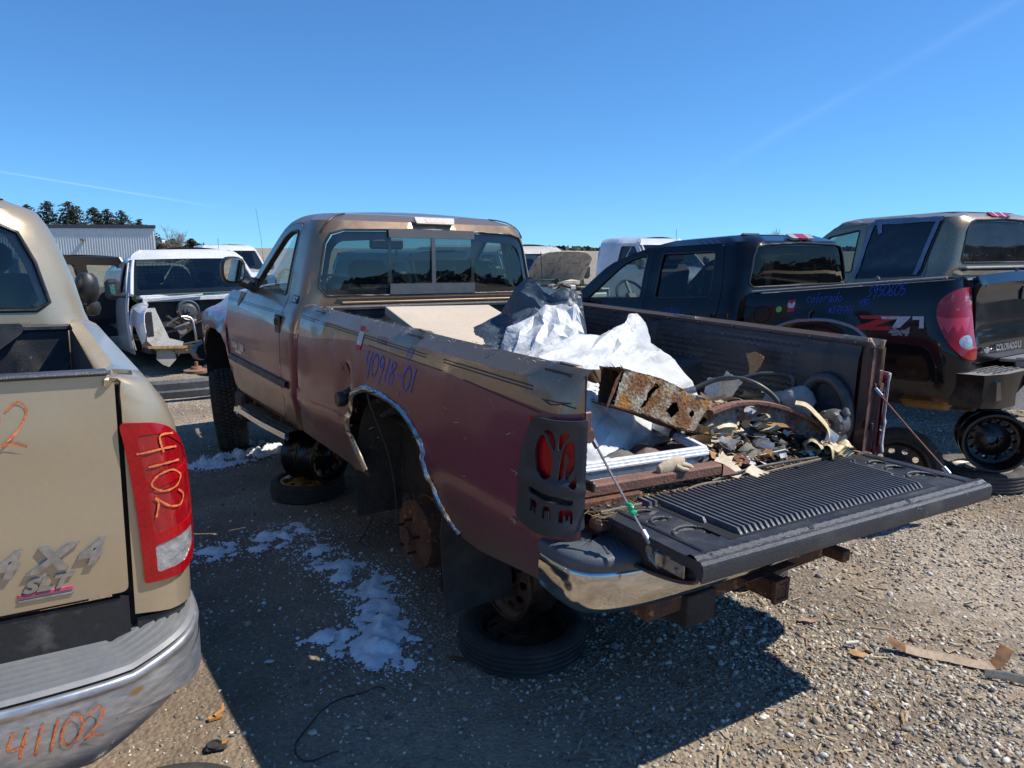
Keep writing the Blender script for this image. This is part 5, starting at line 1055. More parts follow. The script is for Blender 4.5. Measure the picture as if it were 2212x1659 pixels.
add_door(ct, fdoor, fw_, tt, tanp, glassS, (3.33, 1.22)); add_door(ct, rdoor, rw_, tt, tanp, glassR, (2.62, 1.22))
rear_glass(ct, tw_, tt, glassM('blue_tint_glass', (.22, .27, .30), 1.3), .045); roof_cap(tt, tanp, 2.18, XT(2.04)-.02, .56, 2.025, .03, .30)
mb = MB(); mb.panel(rpoly([(-.58, 1.395), (-.58, 1.44), (-.64, 1.44), (-.64, 1.395)], .01), lambda y, z: (2.022, y, z), step=.1, thick=.006, flip=True); mb.box((2.02, -.55, 1.385), (.012, .30, .012), None, .004); mb.build('cab_vent', tanp, tt)
cab_inside(tt, [(2.55, .40, .95), (2.55, -.40, .95), (3.35, .42, .95), (3.35, -.42, .95)], ((4.25, 0, 1.25), (.45, 1.6, .25)), (3.95, .42, 1.35), (2.2, 4.4, .7), 1.75, beige)
mb = MB(); mb.panel([(-.84, 1.38), (.84, 1.38), (.70, 2.0), (-.70, 2.0)], lambda y, z: (XT(z)+.03-.16*(y/.8)**2, y, z), step=.2); mb.build('windshield', glassC, tt, 60)
def front_end(parent, mat_, x0, x1, w_, ztop, zc, acx, acz, ar, zb, drop=.12, crown=.05):
    """front fenders and hood as one flowing pressing on each side"""
    T = crom([(zb, w_*.95, zb), ((zb+zc)/2, w_, (zb+zc)/2), (zc-.10, w_*.995, zc-.10), (zc, w_*.955, zc-.01), (zc+.08, w_*.86, zc+.045), (zc+.2, w_*.72, ztop-.01), (zc+.45, w_*.45, ztop+crown*.6), (zc+.9, 0, ztop+crown)], 5)
    def F(x, t):
        y = float(np.interp(t, T[:, 0], T[:, 1])); z = float(np.interp(t, T[:, 0], T[:, 2])); k = (x-x0)/(x1-x0); n_ = max(0, (k-.72)/.28)
        return (x, y*(1-.04*k-.20*n_**2.2), z-(drop*k+.10*n_**2)*max(0, min(1, (z-zb)/(ztop-zb)*1.5-.5)))
    o_ = [(x0, zb+.05)]+arcp(acx, acz, ar)[::-1]+[(x1-.03, zb), (x1, (zb+zc)/2), (x1-.02, zc+.9), (x0, zc+.9)]
    mb = MB()
    for sg in (1, -1): mb.panel(o_, (lambda sg: lambda x, t: (lambda p: (p[0], p[1]*sg, p[2]))(F(x, t)))(sg), step=.09, flip=sg < 0, thick=.01)
    mb.build('front_fender', mat_, parent, 34)
    mb = MB(); mb.box((x1-.02, 0, (zb+zc)/2+.05), (.10, w_*1.45, .36), None, .05); mb.box((x1+.05, 0, zb), (.18, w_*1.8, .20), None, .06); mb.build('grille_and_bumper', blk, parent)
    mb = MB()
    for sg in (1, -1): mb.lathe([(ar*.98, 0), (ar*.98, -.28)], (acx, w_*.93*sg if sg > 0 else -w_*.93+.28, acz), 'y', 20, 0, -.1, math.pi+.1)
    mb.build('wheelhouse', blk, parent)
front_end(tt, tanp, 4.42, 5.62, .985, 1.30, 1.18, 5.0, .62, .46, .62)
mb = MB()
for sg in (1, -1): bevel_bar(mb, (.05, .42*sg, .55), (5.4, .42*sg, .55), .08, .15)
mb.tube([(1.1, -.75, .42), (1.1, .75, .42)], .05, 10); mb.box((3.2, 0, .60), (2.2, 1.7, .06)); mb.build('chassis', grime, tt)
for sg in (1, -1): mb = MB(); mb.lathe([(0, -.11), (.05, -.10), (.078, -.05), (.082, .02), (.072, .08), (.04, .115), (0, .12)], (4.16, .995*sg, 1.50), 'z', 20); mb.lathe([(0, -.06), (.045, -.05), (.062, 0), (.05, .045), (0, .06)], (4.17, 1.02*sg, 1.355), 'z', 18); mb.box((4.14, .93*sg, 1.40), (.07, .14, .07), None, .02); mb.build('mirror', blk, tt)
# tail lamps
for sg in (-1, 1):
    bt.s = sg; s0 = bt.rear(.848, 1.0)[0]; Lt = s0-bt.side(.10, 1.0)[0]
    lf = lambda off: (lambda u, v: bt.P(s0-u, v, off))
    lo_ = rpoly([(0, .858), (0, 1.322), (Lt*.55, 1.312), (Lt*.86, 1.24), (Lt, 1.05), (Lt*.98, .915), (Lt*.6, .862)], [.01, .02, .05, .06, .05, .04, .03])
    clr = rpoly([(.035, .885), (.035, .965), (Lt*.86, .99), (Lt*.86, .935), (Lt*.6, .895)], .01); c1 = rpoly([(.035, .995), (.035, 1.125), (Lt*.88, 1.155), (Lt*.90, 1.02)], .01); c2 = rpoly([(.035, 1.15), (.035, 1.285), (Lt*.5, 1.28), (Lt*.78, 1.235), (Lt*.87, 1.18)], .012)
    mb = MB(); mb.panel(lo_, lf(.012), [clr, c1, c2], step=.03, thick=.015, flip=sg > 0); tl = mb.build('tail_light', redl, tt, 40)
    mb = MB(); mb.panel(clr, lf(.009), step=.03, flip=sg > 0); mb.build('reverse_lens', clearl, tl, 40)
    mb = MB(); mb.panel(c1, lf(.009), step=.03, flip=sg > 0); mb.panel(c2, lf(.009), step=.03, flip=sg > 0); mb.build('brake_lens', M('deep_red_lens', (.30, .004, .008), .1, 0, 1., col2=(.62, .02, .02), scale=12, lo=.56, hi=.72, stretch=(3, 3, 1)), tl, 40)  # brighter red patches paint in the glimmer behind the lens
    if sg < 0:
        mb = MB(); F_ = lf(.017)
        def W_(u, v, h): return bt.P(s0-(.045+v*.75), 1.275-u, .0112+h)
        scribble('4102', W_, .105, .0048, mb, slant=-.1); mb.build('marker_writing', orange, tl, 0)
bt.s = 1
# rear bumper: chrome bar that climbs at the ends, rubbed step on top
pb = crom([(.30, -1.0), (.16, -1.0), (.04, -.985), (-.06, -.93), (-.125, -.80), (-.15, -.62), (-.155, -.3), (-.155, 0)], 6)
def bs2(mb, prof, sg, mi=0):
    vs = []; n = len(pb)
    for i in range(n):
        t = pb[min(i+1, n-1)]-pb[max(i-1, 0)]; t = t/np.hypot(*t); nr = np.array((-t[1], t[0])); nr = -nr if nr[0]+nr[1]*0 > .0 and i > n//3 else nr
        nr = nr if nr @ (pb[i]-np.array((.6, 0))) > 0 else -nr
        lift = .0+.05*min(1, max(0, (-pb[i][1]-.80)/.2)); cut = min(1, max(0, (-pb[i][1]-.70)/.3))
        for k, (o_, z) in enumerate(prof):
            zz = z+lift*(z > .6)+cut*(.13*(z < .55)+.0); vs.append((pb[i][0]+nr[0]*o_, (pb[i][1]+nr[1]*o_)*-sg, zz))
    m = len(prof); mb.add(vs, [(i*m+j, i*m+j+1, (i+1)*m+j+1, (i+1)*m+j) for i in range(n-1) for j in range(m-1)], mi)
mb = MB()
for sg in (1, -1): bs2(mb, crom([(-.015, .664), (.004, .660), (.010, .645), (.004, .628), (.008, .60), (.010, .53), (.0, .47), (-.03, .425), (-.06, .41)], 3), sg)
rb2 = mb.build('rear_bumper', scuffchrome, tt, 60)
mb = MB()
for sg in (1, -1):
    pr_ = [(-.20, .715)]
    for k in range(6): o0 = -.155+k*.024; pr_ += [(o0, .708-k*.004), (o0+.016, .708-k*.004), (o0+.018, .701-k*.004), (o0+.022, .701-k*.004)]
    pr_ += [(.0, .672)]; bs2(mb, pr_, sg)
mb.build('step_pad', M('rubbed_step', (.22, .225, .23), .5, .3, 0, col2=(.27, .265, .25), scale=4, fine=.04), rb2, 25)
mb = MB(); scribble('41102', lambda u, v, h: Vector((-.1625-h+.25*max(0, .535-(.515+v+u*.06)), -.50-u*1.0, .515+v+u*.06)), .085, .005, mb); mb.build('marker_writing', orange, rb2, 0)
# ---------------------------------------------------------------- black crew-cab pickup on the right
ck = thing('pickup_truck', 'black crew cab pickup with Z71 decal on its bed side', 'pickup truck', vmat(3.3822, 4.905, 2.1805, .365, .0589))
kz = lambda x: 1.243-.05*x        # rail line
bk = Ring([(.47, .79, -.04, .10, .47), (.55, .825, -.05, .12, .55), (.72, .845, -.05, .14, .72), (.88, .85, -.03, .15, .88), (1.0, .84, -.01, .15, 1.0), (1.10, .825, .0, .14, 1.10), (1.17, .81, .01, .12, 1.17), (1.205, .79, .02, .09, 1.205), (1.22, .76, .02, .05, 1.218), (1.25, .725, .02, .02, 1.218), (1.265, .72, .02, .01, 1.205)], .20,
          lambda x, y, z: .022*math.exp(-((math.hypot(x-.93, z-.53)-.43)/.05)**2)*(z < 1.05)+.008*math.exp(-((z-.80)/.05)**2))
def kp(P_): P_.z += (kz(P_.x)-1.218)*max(0, min(1, (P_.z-.9)/.3)); return P_
_P = bk.P; bk.P = lambda u, t, off=0.: kp(_P(u, t, off))
mb = MB(); mirror_panel(mb, bk, bed_shell(bk, 1.52, .50, .93, .53, .40, .63, 1.215, 1.265), step=.06, thick=.012); mb.build('bed_side', blackp, ck, 34)
on = bk.on()
mb = MB()
for sg in (1, -1): bk.s = sg; mb.add([on(x, t, .002) for x in np.linspace(.03, 1.5, 12) for t in (1.225, 1.262)], [(2*i, 2*i+1, 2*i+3, 2*i+2) for i in range(11)]); mb.tube([on(x, 1.215, .004) for x in np.linspace(.06, 1.5, 12)], .009, 6)
bk.s = 1; mb.build('rail_cap', M('chalky_rail', (.30, .29, .27), .6, scale=20, bump=.2), ck, 40)
def gk(y, z): return -.035-.03*math.exp(-((z-1.19)/.04)**2)+.04*max(0, z-.95)**1.0*.5-.012*math.exp(-((z-.80)/.05)**2)
mb = MB(); mb.panel(rpoly([(-.615, .70), (.615, .70), (.615, 1.245), (-.615, 1.245)], .02), lambda y, z: (gk(y, z), y, z+.035*(1-(y/.62)**2)*(z-.7)), step=.06, thick=.04, flip=True); tk = mb.build('tailgate', blackp, ck, 34)
mb = MB(); mb.panel(rpoly([(-.12, 1.06), (.12, 1.06), (.11, 1.15), (-.11, 1.15)], .02), lambda y, z: (gk(y, z)-.012, y-.12+.0, z+.02), step=.1, thick=.01, flip=True); mb.build('handle', blk, tk)
mb = text_mb('COLORADO LS', .060, lambda u, v, h: Vector((gk(0, .78)-.014-h, .20-u*.95, .765+v)), .005, 0, .0022, .92); mb.build('badge', silverbadge, tk, 30); mb = MB(); mb.box((gk(0, .78)-.018, .515, .78), (.008, .075, .018), None, .002); mb.box((gk(0, .78)-.019, .515, .78), (.008, .035, .038), None, .002); mb.build('badge', silverbadge, tk, 30)
mb = MB(); mb.box((.75, 0, .80), (1.5, 1.35, .03))
for sg in (1, -1): mb.panel([(.03, .8), (1.5, .8), (1.5, 1.15), (.03, 1.21)], lambda x, z: (x, .715*sg, z), step=.2, flip=sg > 0)
mb.panel([(-.715, .8), (.715, .8), (.715, 1.16), (-.715, 1.16)], lambda y, z: (1.49, y, z), step=.2); mb.build('bed_liner', liner, ck)
mb = MB(); mb.box((1.48, .0, 1.165), (.03, 1.42, .03), None, .006); mb.tube([(1.35, -.70, 1.19), (1.32, -.70, 1.235), (1.30, -.64, 1.24)], .016, 6); mb.tube([(.25, -.66, 1.20), (.25, -.66, 1.27), (.22, -.60, 1.275)], .012, 6); mb.build('bed_cross_rail', MATS['chalky_rail'], ck)
kc = Ring([(.46, .80, 1.60, .05, .46), (.70, .845, 1.60, .05, .70), (.90, .848, 1.60, .06, .90), (1.02, .835, 1.60, .08, 1.02), (1.10, .80, 1.60, .10, 1.10), (1.20, .765, 1.605, .12, 1.20), (1.35, .725, 1.598, .13, 1.35), (1.48, .68, 1.592, .14, 1.48), (1.56, .645, 1.605, .15, 1.56), (1.61, .60, 1.68, .17, 1.60), (1.64, .53, 1.75, .18, 1.625)], .20)
XK = lambda z: 3.70-(z-1.10)*1.45 if z < 1.45 else 3.1925-(z-1.45)*3.6
kfd = rpoly([(2.63, .52), (3.42, .52), (3.52, .70), (3.56, 1.0), (3.60, 1.12), (3.06, 1.50), (2.63, 1.575)], [.03, .08, .05, .05, .02, .06, .03]); krd = rpoly([(2.05, .52), (2.60, .52), (2.60, 1.575), (1.86, 1.565), (1.80, 1.3), (1.78, 1.0), (1.92, .80)], [.06, .03, .03, .06, .06, .06, .08])
kfw = rpoly([(2.70, 1.13), (3.43, 1.13), (3.05, 1.41), (2.92, 1.48), (2.70, 1.51)], [.02, .02, .03, .06, .03]); krw = rpoly([(1.90, 1.13), (2.52, 1.13), (2.52, 1.51), (1.92, 1.50)], [.05, .03, .03, .06])
krear = [(0, 1.20), (.62, 1.20), (.67, 1.235), (.615, 1.45), (.57, 1.52), (.50, 1.535), (0, 1.55)]
cab_shell(kc, .50, 3.56, XK, 1.64, [kfd, krd], krear, ck, blackp, .35, 1.13)
add_door(kc, kfd, kfw, ck, blackp, glassM('bluegreen_glass', (.85, .95, .93), 1.0), (2.74, .98)); add_door(kc, krd, krw, ck, blackp, glassM('mid_tint', (.32, .36, .40), 1.0), (1.92, .98))
rear_glass(kc, krear, ck, glassM('privacy_glass', (.05, .055, .06), .42, .012, (.3, .31, .33)), .02); roof_cap(ck, blackp, 1.74, XK(1.64)+.02, .53, 1.625, .03, .34)
cab_inside(ck, [(1.98, .36, .78), (1.98, -.36, .78), (2.80, .38, .74), (2.80, -.38, .74)], ((3.55, 0, 1.02), (.45, 1.45, .22)), (3.22, .38, 1.12), (1.7, 3.6, .6), 1.5, interiord)
mb = MB(); mb.panel([(-.76, 1.11), (.76, 1.11), (.58, 1.60), (-.58, 1.60)], lambda y, z: (XK(z)+.03-.14*(y/.7)**2, y, z), step=.2); mb.build('windshield', glassC, ck, 60)
mb = MB(); mb.box((3.12, 0, 1.47), (.03, .22, .06), None, .01); mb.build('rear_view_mirror', blk, ck)
for sg in (1, -1): mb = MB(); mb.box((3.42, .96*sg, 1.14), (.10, .18, .13), None, .03); mb.box((3.42, .85*sg, 1.11), (.06, .14, .05), None, .02); mb.build('mirror', blk, ck)
front_end(ck, blackp, 3.56, 4.95, .85, 1.06, .95, 4.15, .53, .41, .50)
mb = MB(); mb.panel(rpoly([(-.155, 1.59), (.155, 1.59), (.16, 1.632), (-.16, 1.632)], .018), lambda y, z: (1.60+(z-1.59)*1.5, y-.03, z), step=.04, thick=-.02, mfn=lambda y, z: int(abs(y) < .07)); mb.build('brake_light', [M('cream_lens', (.55, .50, .38), .2, 0, .8), redl], ck, 30)
for sg in (1, -1):
    bk.s = sg; s0 = bk.rear(.635, 1.0)[0]; Lt = s0-bk.side(.105, 1.0)[0]
    lf = lambda u, v: bk.P(s0-u, v, .014)
    lo_ = rpoly([(.0, .735), (.0, 1.155), (Lt*.55, 1.15), (Lt*.95, 1.10), (Lt, 1.0), (Lt*.80, .83), (Lt*.50, .74)], [.01, .02, .05, .05, .06, .06, .05]); ov = circ(.075, .845, .055, 16, .045)
    mb = MB(); mb.panel(lo_, lf, [ov], step=.04, thick=.015, flip=sg > 0, mfn=lambda u, v: 1 if v > 1.02 and u < Lt*.95 else (2 if 1.0 > v > .93 and u > .05 else 0)); tl = mb.build('tail_light', [redl, M('crazed_lens', (.30, .012, .018), .25, 0, .5, col2=(.50, .25, .26), scale=18, lo=.54, hi=.68, spec=.3), M('bright_red_lens', (.6, .01, .012), .1, 0, 1.)], ck, 40)
    mb = MB(); mb.panel(ov, lambda u, v: bk.P(s0-u, v, .012+.012*(1-((u-.075)/.055)**2-((v-.845)/.045)**2)), step=.02, flip=sg > 0); mb.build('reverse_lens', clearl, tl, 40)
bk.s = 1
for sg in (1, -1):
    mb = MB()
    mb.add([Vector(q) for q in ((.02, .80*sg, .66), (-.17, .78*sg, .655), (-.23, .62*sg, .655), (-.23, .30*sg, .655), (-.02, .30*sg, .66), (.02, .80*sg, .46), (-.15, .76*sg, .45), (-.21, .62*sg, .44), (-.21, .30*sg, .44), (-.02, .30*sg, .46))], [(0, 1, 2, 3, 4), (5, 6, 1, 0), (6, 7, 2, 1), (7, 8, 3, 2), (8, 9, 4, 3)] if sg < 0 else [(4, 3, 2, 1, 0), (0, 1, 6, 5), (1, 2, 7, 6), (2, 3, 8, 7), (3, 4, 9, 8)], 0)
    for i in range(9):
        for j in range(4): mb.box((-.05-j*.043, (.68-i*.042)*sg, .664), (.012, .026, .006), Matrix.Rotation((.6 if (i+j) % 2 else -.6), 3, 'Z'), 0, 0)
    for i_, f_ in enumerate(mb.f): mb.m[i_] = 1 if len(f_) == 4 and i_ < 60 and min(mb.v[k][2] for k in f_) < .6 else 0
    mb.build('bumper_step', [M('worn_step', (.30, .29, .27), .5, .1, scale=20), blackp], ck, 25)
mb = MB()
for sg in (1, -1): mb.add([Vector(q) for q in ((-.235, .32*sg, .68), (-.215, .27*sg, .68), (-.215, .27*sg, .43), (-.235, .32*sg, .40), (-.18, .56*sg, .42), (-.25, .36*sg, .60))], [(0, 1, 2, 3), (0, 3, 4, 5)], 0)
mb.box((-.17, 0, .62), (.09, .56, .20), None, .015); mb.box((-.12, 0, .70), (.16, .56, .02), None, .005)
mb.build('rear_bumper', M('grey_bumper_metal', (.42, .42, .42), .4, .6, 0, col2=(.30, .29, .27), scale=9), ck, 30)
for sg in (1, -1): mb = MB(); mb.box((-.08, .53*sg, .55), (.26, .46, .21), None, .05); mb.box((.1, .55*sg, .50), (.2, .3, .1), None, .03, 1); mb.build('bumper_end', [blackp, rust], ck)
mb = MB()
for sg in (1, -1): bevel_bar(mb, (.05, .36*sg, .42), (4.6, .36*sg, .42), .06, .12)
mb.tube([(.93, -.62, .36), (.93, .62, .36)], .04, 10); mb.lathe([(0, -.13), (.10, -.08), (.12, 0), (.10, .08), (0, .13)], (.93, 0, .36), 'y', 14); mb.box((2.6, 0, .46), (1.9, 1.45, .06)); mb.box((.35, .25, .40), (.35, .4, .10), None, .04, 1); mb.build('chassis', [grime, M('rusty_ochre', (.30, .19, .07), .8, scale=10, bump=.4)], ck)
for sg in (1, -1): mb = MB(); mb.lathe([(0, .05*sg), (.04, .05*sg), (.05, .02*sg), (.13, .01*sg), (.14, -.06*sg), (0, -.07*sg)], (.93, .70*sg, .36), 'y', 24); mb.build('brake_drum', rust, ck)
mb = MB(); mb.lathe([(.405, .0), (.415, .0), (.415, -.32), (.405, -.32)], (.93, .83, .53), 'y', 24, 0, -.2, math.pi+.2); mb.lathe([(.405, .0), (.415, .0), (.415, -.32), (.405, -.32)], (.93, -.51, .53), 'y', 24, 0, -.2, math.pi+.2); mb.build('wheelhouse', blk, ck)
mb = MB(); c_ = crom([(.53, .86), (.62, .925), (.78, .97), (.93, .975), (1.10, .955), (1.25, .90)], 4); mb.tube([on(x, t, .004) for x, t in c_], .011, 6); mb.tube([on(.95, .97, .0), on(.95, 1.03, .015), on(.93, 1.04, .01)], .008, 6, 1); mb.build('arch_lip', [M('chalky_arch', (.36, .34, .33), .6), rust], ck)
# decal, stickers, writing
def kd(ax, az, h=.003): return on(ax, az, h)
mb = MB()
mb.panel([(.62-u, .912+v) for u, v in ((.03, .095), (.30, .095), (.28, .072), (.14, .024), (.26, .024), (.25, 0), (0, 0), (.02, .024), (.17, .072), (.05, .072))], lambda x, z: kd(x, z, .003), step=.05, mi=0)
mb.panel([(.44, 1.0), (.245, 1.0), (.255, .986), (.31, .93), (.36, .93), (.33, .983), (.43, .983)], lambda x, z: kd(x, z, .005), step=.05, mi=1); mb.panel([(.235, 1.0), (.165, 1.0), (.16, .93), (.19, .93), (.19, .98), (.235, .98)], lambda x, z: kd(x, z, .005), step=.05, mi=1)
text_mb('4x4', .065, lambda u, v, h: kd(.315-u*1.3, .885+v, .006), .001, .2, .004, mi=1, into=mb); mb.build('decal', [M('decal_red', (.55, .02, .02), .4), M('decal_silver', (.55, .56, .58), .4)], ck, 0)
mb = MB(); mb.panel([(1.145, 1.035), (1.085, 1.04), (1.085, 1.135), (1.145, 1.13)], lambda x, z: kd(x, z), step=.03, mfn=lambda x, z: int(1.06 < z < 1.11 and 1.092 < x < 1.138)); mb.build('sticker', [stkr, stkw], ck, 0)
mb = MB(); mb.panel(circ(1.215, 1.06, .026, 12), lambda x, z: kd(x, z), step=.03); mb.build('dot_sticker', grn, ck, 0)
mk = M('marker_on_black', (.045, .10, .52), .6)
for tx, x0_, z0_, s0_ in (('colorado', 1.0, 1.105, .068), ('490', .60, 1.075, .042), ('3950605', .56, 1.13, .070), ('#273744', .82, 1.02, .05)): mb = MB(); scribble(tx, lambda u, v, h: kd(x0_-u*.9, z0_+v, h), s0_, .0042, mb); mb.build('marker_writing', mk, ck, 0)
mb = MB(); scribble('27506', lambda u, v, h: kc.on()(2.35-u, .98+v, h+.002), .06, .004, mb); mb.build('marker_writing', mk, ck, 0)
mb = MB(); mb.panel(circ(1.36, 1.02, .075, 20), lambda x, z: kd(x, z, .002), [circ(1.36, 1.02, .070, 20)], step=.03); mb.build('fuel_door_gap', M('gap_black', (.001, .001, .001), .9), ck, 0)
# ---------------------------------------------------------------- gold pickup behind, plastic over its rear side window
sk = thing('pickup_truck', 'gold pickup behind the black one, plastic sheet taped over its rear door window', 'pickup truck', vmat(6.0324, 5.9063, 2.0509, .284, .0354))
bs = Ring([(.55, .93, 0, .10, .55), (.8, .985, 0, .11, .8), (1.0, .985, 0, .11, 1.0), (1.2, .965, 0, .10, 1.2), (1.31, .94, 0, .08, 1.31), (1.345, .91, 0, .05, 1.343), (1.38, .87, 0, .02, 1.35), (1.41, .83, 0, .01, 1.345)], .16)
goldp = M('gold_paint', (.36, .28, .18), .35, .5, .5, col2=(.30, .235, .155), scale=3)
mb = MB(); mirror_panel(mb, bs, bed_shell(bs, 1.97, .58, 1.1, .6, .46, .82, 1.35, 1.41), step=.10, thick=.012); mb.build('bed_side', goldp, sk, 34)
mb = MB(); mb.panel([(-.81, .72), (.81, .72), (.81, 1.35), (-.81, 1.35)], lambda y, z: (0, y, z), step=.2, thick=.05, flip=True); mb.build('tailgate', goldp, sk)
mb = MB(); mb.box((1.0, 0, .85), (1.9, 1.6, .03)); mb.panel([(-.83, .8), (.83, .8), (.83, 1.36), (-.83, 1.36)], lambda y, z: (1.95, y, z), step=.2); mb.box((1.93, 0, 1.37), (.09, 1.7, .03), None, .01, 1)
for sg in (1, -1): mb.panel([(.03, .8), (1.95, .8), (1.95, 1.34), (.03, 1.34)], lambda x, z: (x, .82*sg, z), step=.3, flip=sg > 0)
mb.build('bed_liner', [liner, MATS['chalky_rail']], sk)
sc_ = Ring([(.55, .94, 2.03, .06, .55), (.9, .985, 2.03, .06, .9), (1.15, .965, 2.03, .08, 1.15), (1.28, .93, 2.03, .11, 1.28), (1.36, .89, 2.03, .13, 1.36), (1.50, .86, 2.025, .14, 1.50), (1.70, .81, 2.022, .15, 1.70), (1.84, .765, 2.03, .16, 1.84), (1.90, .72, 2.10, .18, 1.90), (1.93, .66, 2.15, .20, 1.92), (1.95, .58, 2.22, .22, 1.935)], .24)
XS = lambda z: 4.22-(z-1.3)*1.35
sfd = rpoly([(3.05, .62), (4.1, .62), (4.2, 1.0), (4.2, 1.26), (3.55, 1.80), (3.05, 1.87)], [.03, .08, .05, .02, .08, .03]); sfw = rpoly([(3.14, 1.34), (4.0, 1.34), (3.52, 1.74), (3.14, 1.80)], .03)
srd = rpoly([(2.36, .62), (3.03, .62), (3.03, 1.87), (2.28, 1.86), (2.26, 1.3)], [.05, .03, .03, .05, .03]); srw = rpoly([(2.38, 1.34), (2.97, 1.34), (2.97, 1.80), (2.36, 1.80)], .03)
sre = [(0, 1.42), (.67, 1.42), (.72, 1.46), (.66, 1.74), (.60, 1.82), (.52, 1.84), (0, 1.86)]
cab_shell(sc_, .60, 4.2, XS, 1.95, [sfd, srd], sre, sk, goldp, .3, 1.3); add_door(sc_, sfd, sfw, sk, goldp, glassR, (3.15, 1.12)); add_door(sc_, srd, srw, sk, goldp, glassD)
rear_glass(sc_, sre, sk, glassH, .03); roof_cap(sk, goldp, 2.2, XS(1.95), .58, 1.935, .035, .36)
mb = MB(); mb.panel([(-.78, 1.3), (.78, 1.3), (.64, 1.92), (-.64, 1.92)], lambda y, z: (XS(z)+.03-.14*(y/.7)**2, y, z), step=.2); mb.build('windshield', glassC, sk, 60)
mb = MB(); g_on = sc_.on(); mb.panel([(2.31, 1.30), (3.06, 1.27), (2.98, 1.865), (2.20, 1.855)], lambda x, z: g_on(x, z, .012+.007*noise.noise(Vector((x*7+z*9, z*4, 1)))), step=.03, thick=.002); sh = mb.build('plastic_sheet', M('black_plastic_film', (.012, .014, .022), .22, 0, .3, bump=.5, bscale=14), sk, 60)
mb = MB(); r3 = random.Random(2)
for A, B in (((2.20, 1.85), (2.98, 1.86)), ((2.98, 1.86), (3.06, 1.27)), ((2.24, 1.84), (2.36, 1.30)), ((2.90, 1.84), (2.86, 1.74))):
    n = 16; vs = []
    for i in range(n+1):
        t = i/n; x = A[0]+(B[0]-A[0])*t; z = A[1]+(B[1]-A[1])*t; d = Vector((B[0]-A[0], B[1]-A[1])).normalized()
        wv = .024+.008*noise.noise(Vector((x*9, z*9, 5)))
        for sgn in (-1, 1): vs.append(g_on(x-d.y*wv*sgn, z+d.x*wv*sgn, .022+.004*r3.random()))
    mb.add(vs, [(2*i, 2*i+1, 2*i+3, 2*i+2) for i in range(n)])
mb.build('tape', M('silver_tape', (.22, .26, .33), .4, .2, bump=.4, bscale=40), sh, 30)
front_end(sk, goldp, 4.2, 5.6, .98, 1.22, 1.12, 4.95, .6, .46, .6)
cab_inside(sk, [(2.5, .4, .85), (2.5, -.4, .85), (3.2, .42, .85), (3.2, -.42, .85)], ((4.05, 0, 1.16), (.45, 1.6, .25)), (3.8, .42, 1.25), (2.2, 4.3, .7), 1.7, interior)
mb = MB(); mb.panel(rpoly([(-.16, 1.885), (.16, 1.885), (.165, 1.93), (-.165, 1.93)], .012), lambda y, z: (2.05+(z-1.885)*1.3, y+.05, z), step=.06, thick=-.02, mfn=lambda y, z: int(.055 < abs(y) < .085)); mb.build('brake_light', [redl, M('pink_lens', (.7, .4, .4), .3)], sk, 30)
mb = MB(); mb.box((3.95, 1.08, 1.42), (.1, .2, .2), None, .04); mb.build('mirror', blk, sk)
mb = MB()
for sg in (1, -1): bevel_bar(mb, (.05, .4*sg, .5), (5.3, .4*sg, .5), .08, .15)
mb.tube([(1.1, -.7, .42), (1.1, .7, .42)], .05, 8); mb.build('chassis', grime, sk)
# ---------------------------------------------------------------- load in the open bed (coordinates of the pickup's own frame)
def put(mb, name, mats, label, cat, group=None, frame=RM, smooth=35, kind=None):
    a = np.array(mb.v); c = Vector(((a[:, 0].min()+a[:, 0].max())/2, (a[:, 1].min()+a[:, 1].max())/2, a[:, 2].min()))
    mb.v = [tuple(Vector(q)-c) for q in mb.v]; o = mb.build(name, mats, None, smooth, label, cat, group, kind); o.matrix_world = frame @ Matrix.Translation(c); return o
def cloth(grid, sub, amp, seed, scale=7., ridge=1., mi=0, mb=None):
    """draped sheet through a grid of points, crumpled with sharp folds"""
    g_ = np.array(grid, float); g1 = np.stack([crom(r_, sub) for r_ in g_]); g2 = np.stack([crom(g1[:, j], sub) for j in range(g1.shape[1])], 1); nu, nv = g2.shape[:2]
    nrm = np.cross(np.gradient(g2, axis=0), np.gradient(g2, axis=1)); nrm /= np.linalg.norm(nrm, axis=2, keepdims=True)+1e-9
    rs_ = np.random.default_rng(seed); flat = g2.reshape(-1, 3); H = np.zeros(len(flat)); K = int(40+12*scale)
    for k in range(K):
        c = flat[rs_.integers(len(flat))]; d = rs_.normal(size=3); d /= np.linalg.norm(d); r_ = rs_.uniform(.5, 2.2)/scale; a_ = rs_.uniform(.25, .95)*(1 if rs_.random() < .6 else -1)
        q = flat-c; u = q @ d; along = np.linalg.norm(q-u[:, None]*d, axis=1); H += a_*np.maximum(0, r_*.45-np.abs(u))*np.exp(-(along/(r_*1.3))**2)
    H = (H-H.mean())/(H.std()+1e-9)*amp*.42; vs = []
    for i in range(nu):
        for j in range(nv):
            p = g2[i, j]; h_ = H[i*nv+j]+amp*.16*noise.noise(Vector(p*scale*5+seed))
            vs.append(p+nrm[i, j]*h_)
    mb = mb or MB(); mb.add(vs, [(i*nv+j, i*nv+j+1, (i+1)*nv+j+1, (i+1)*nv+j) for i in range(nu-1) for j in range(nv-1)], mi); return mb
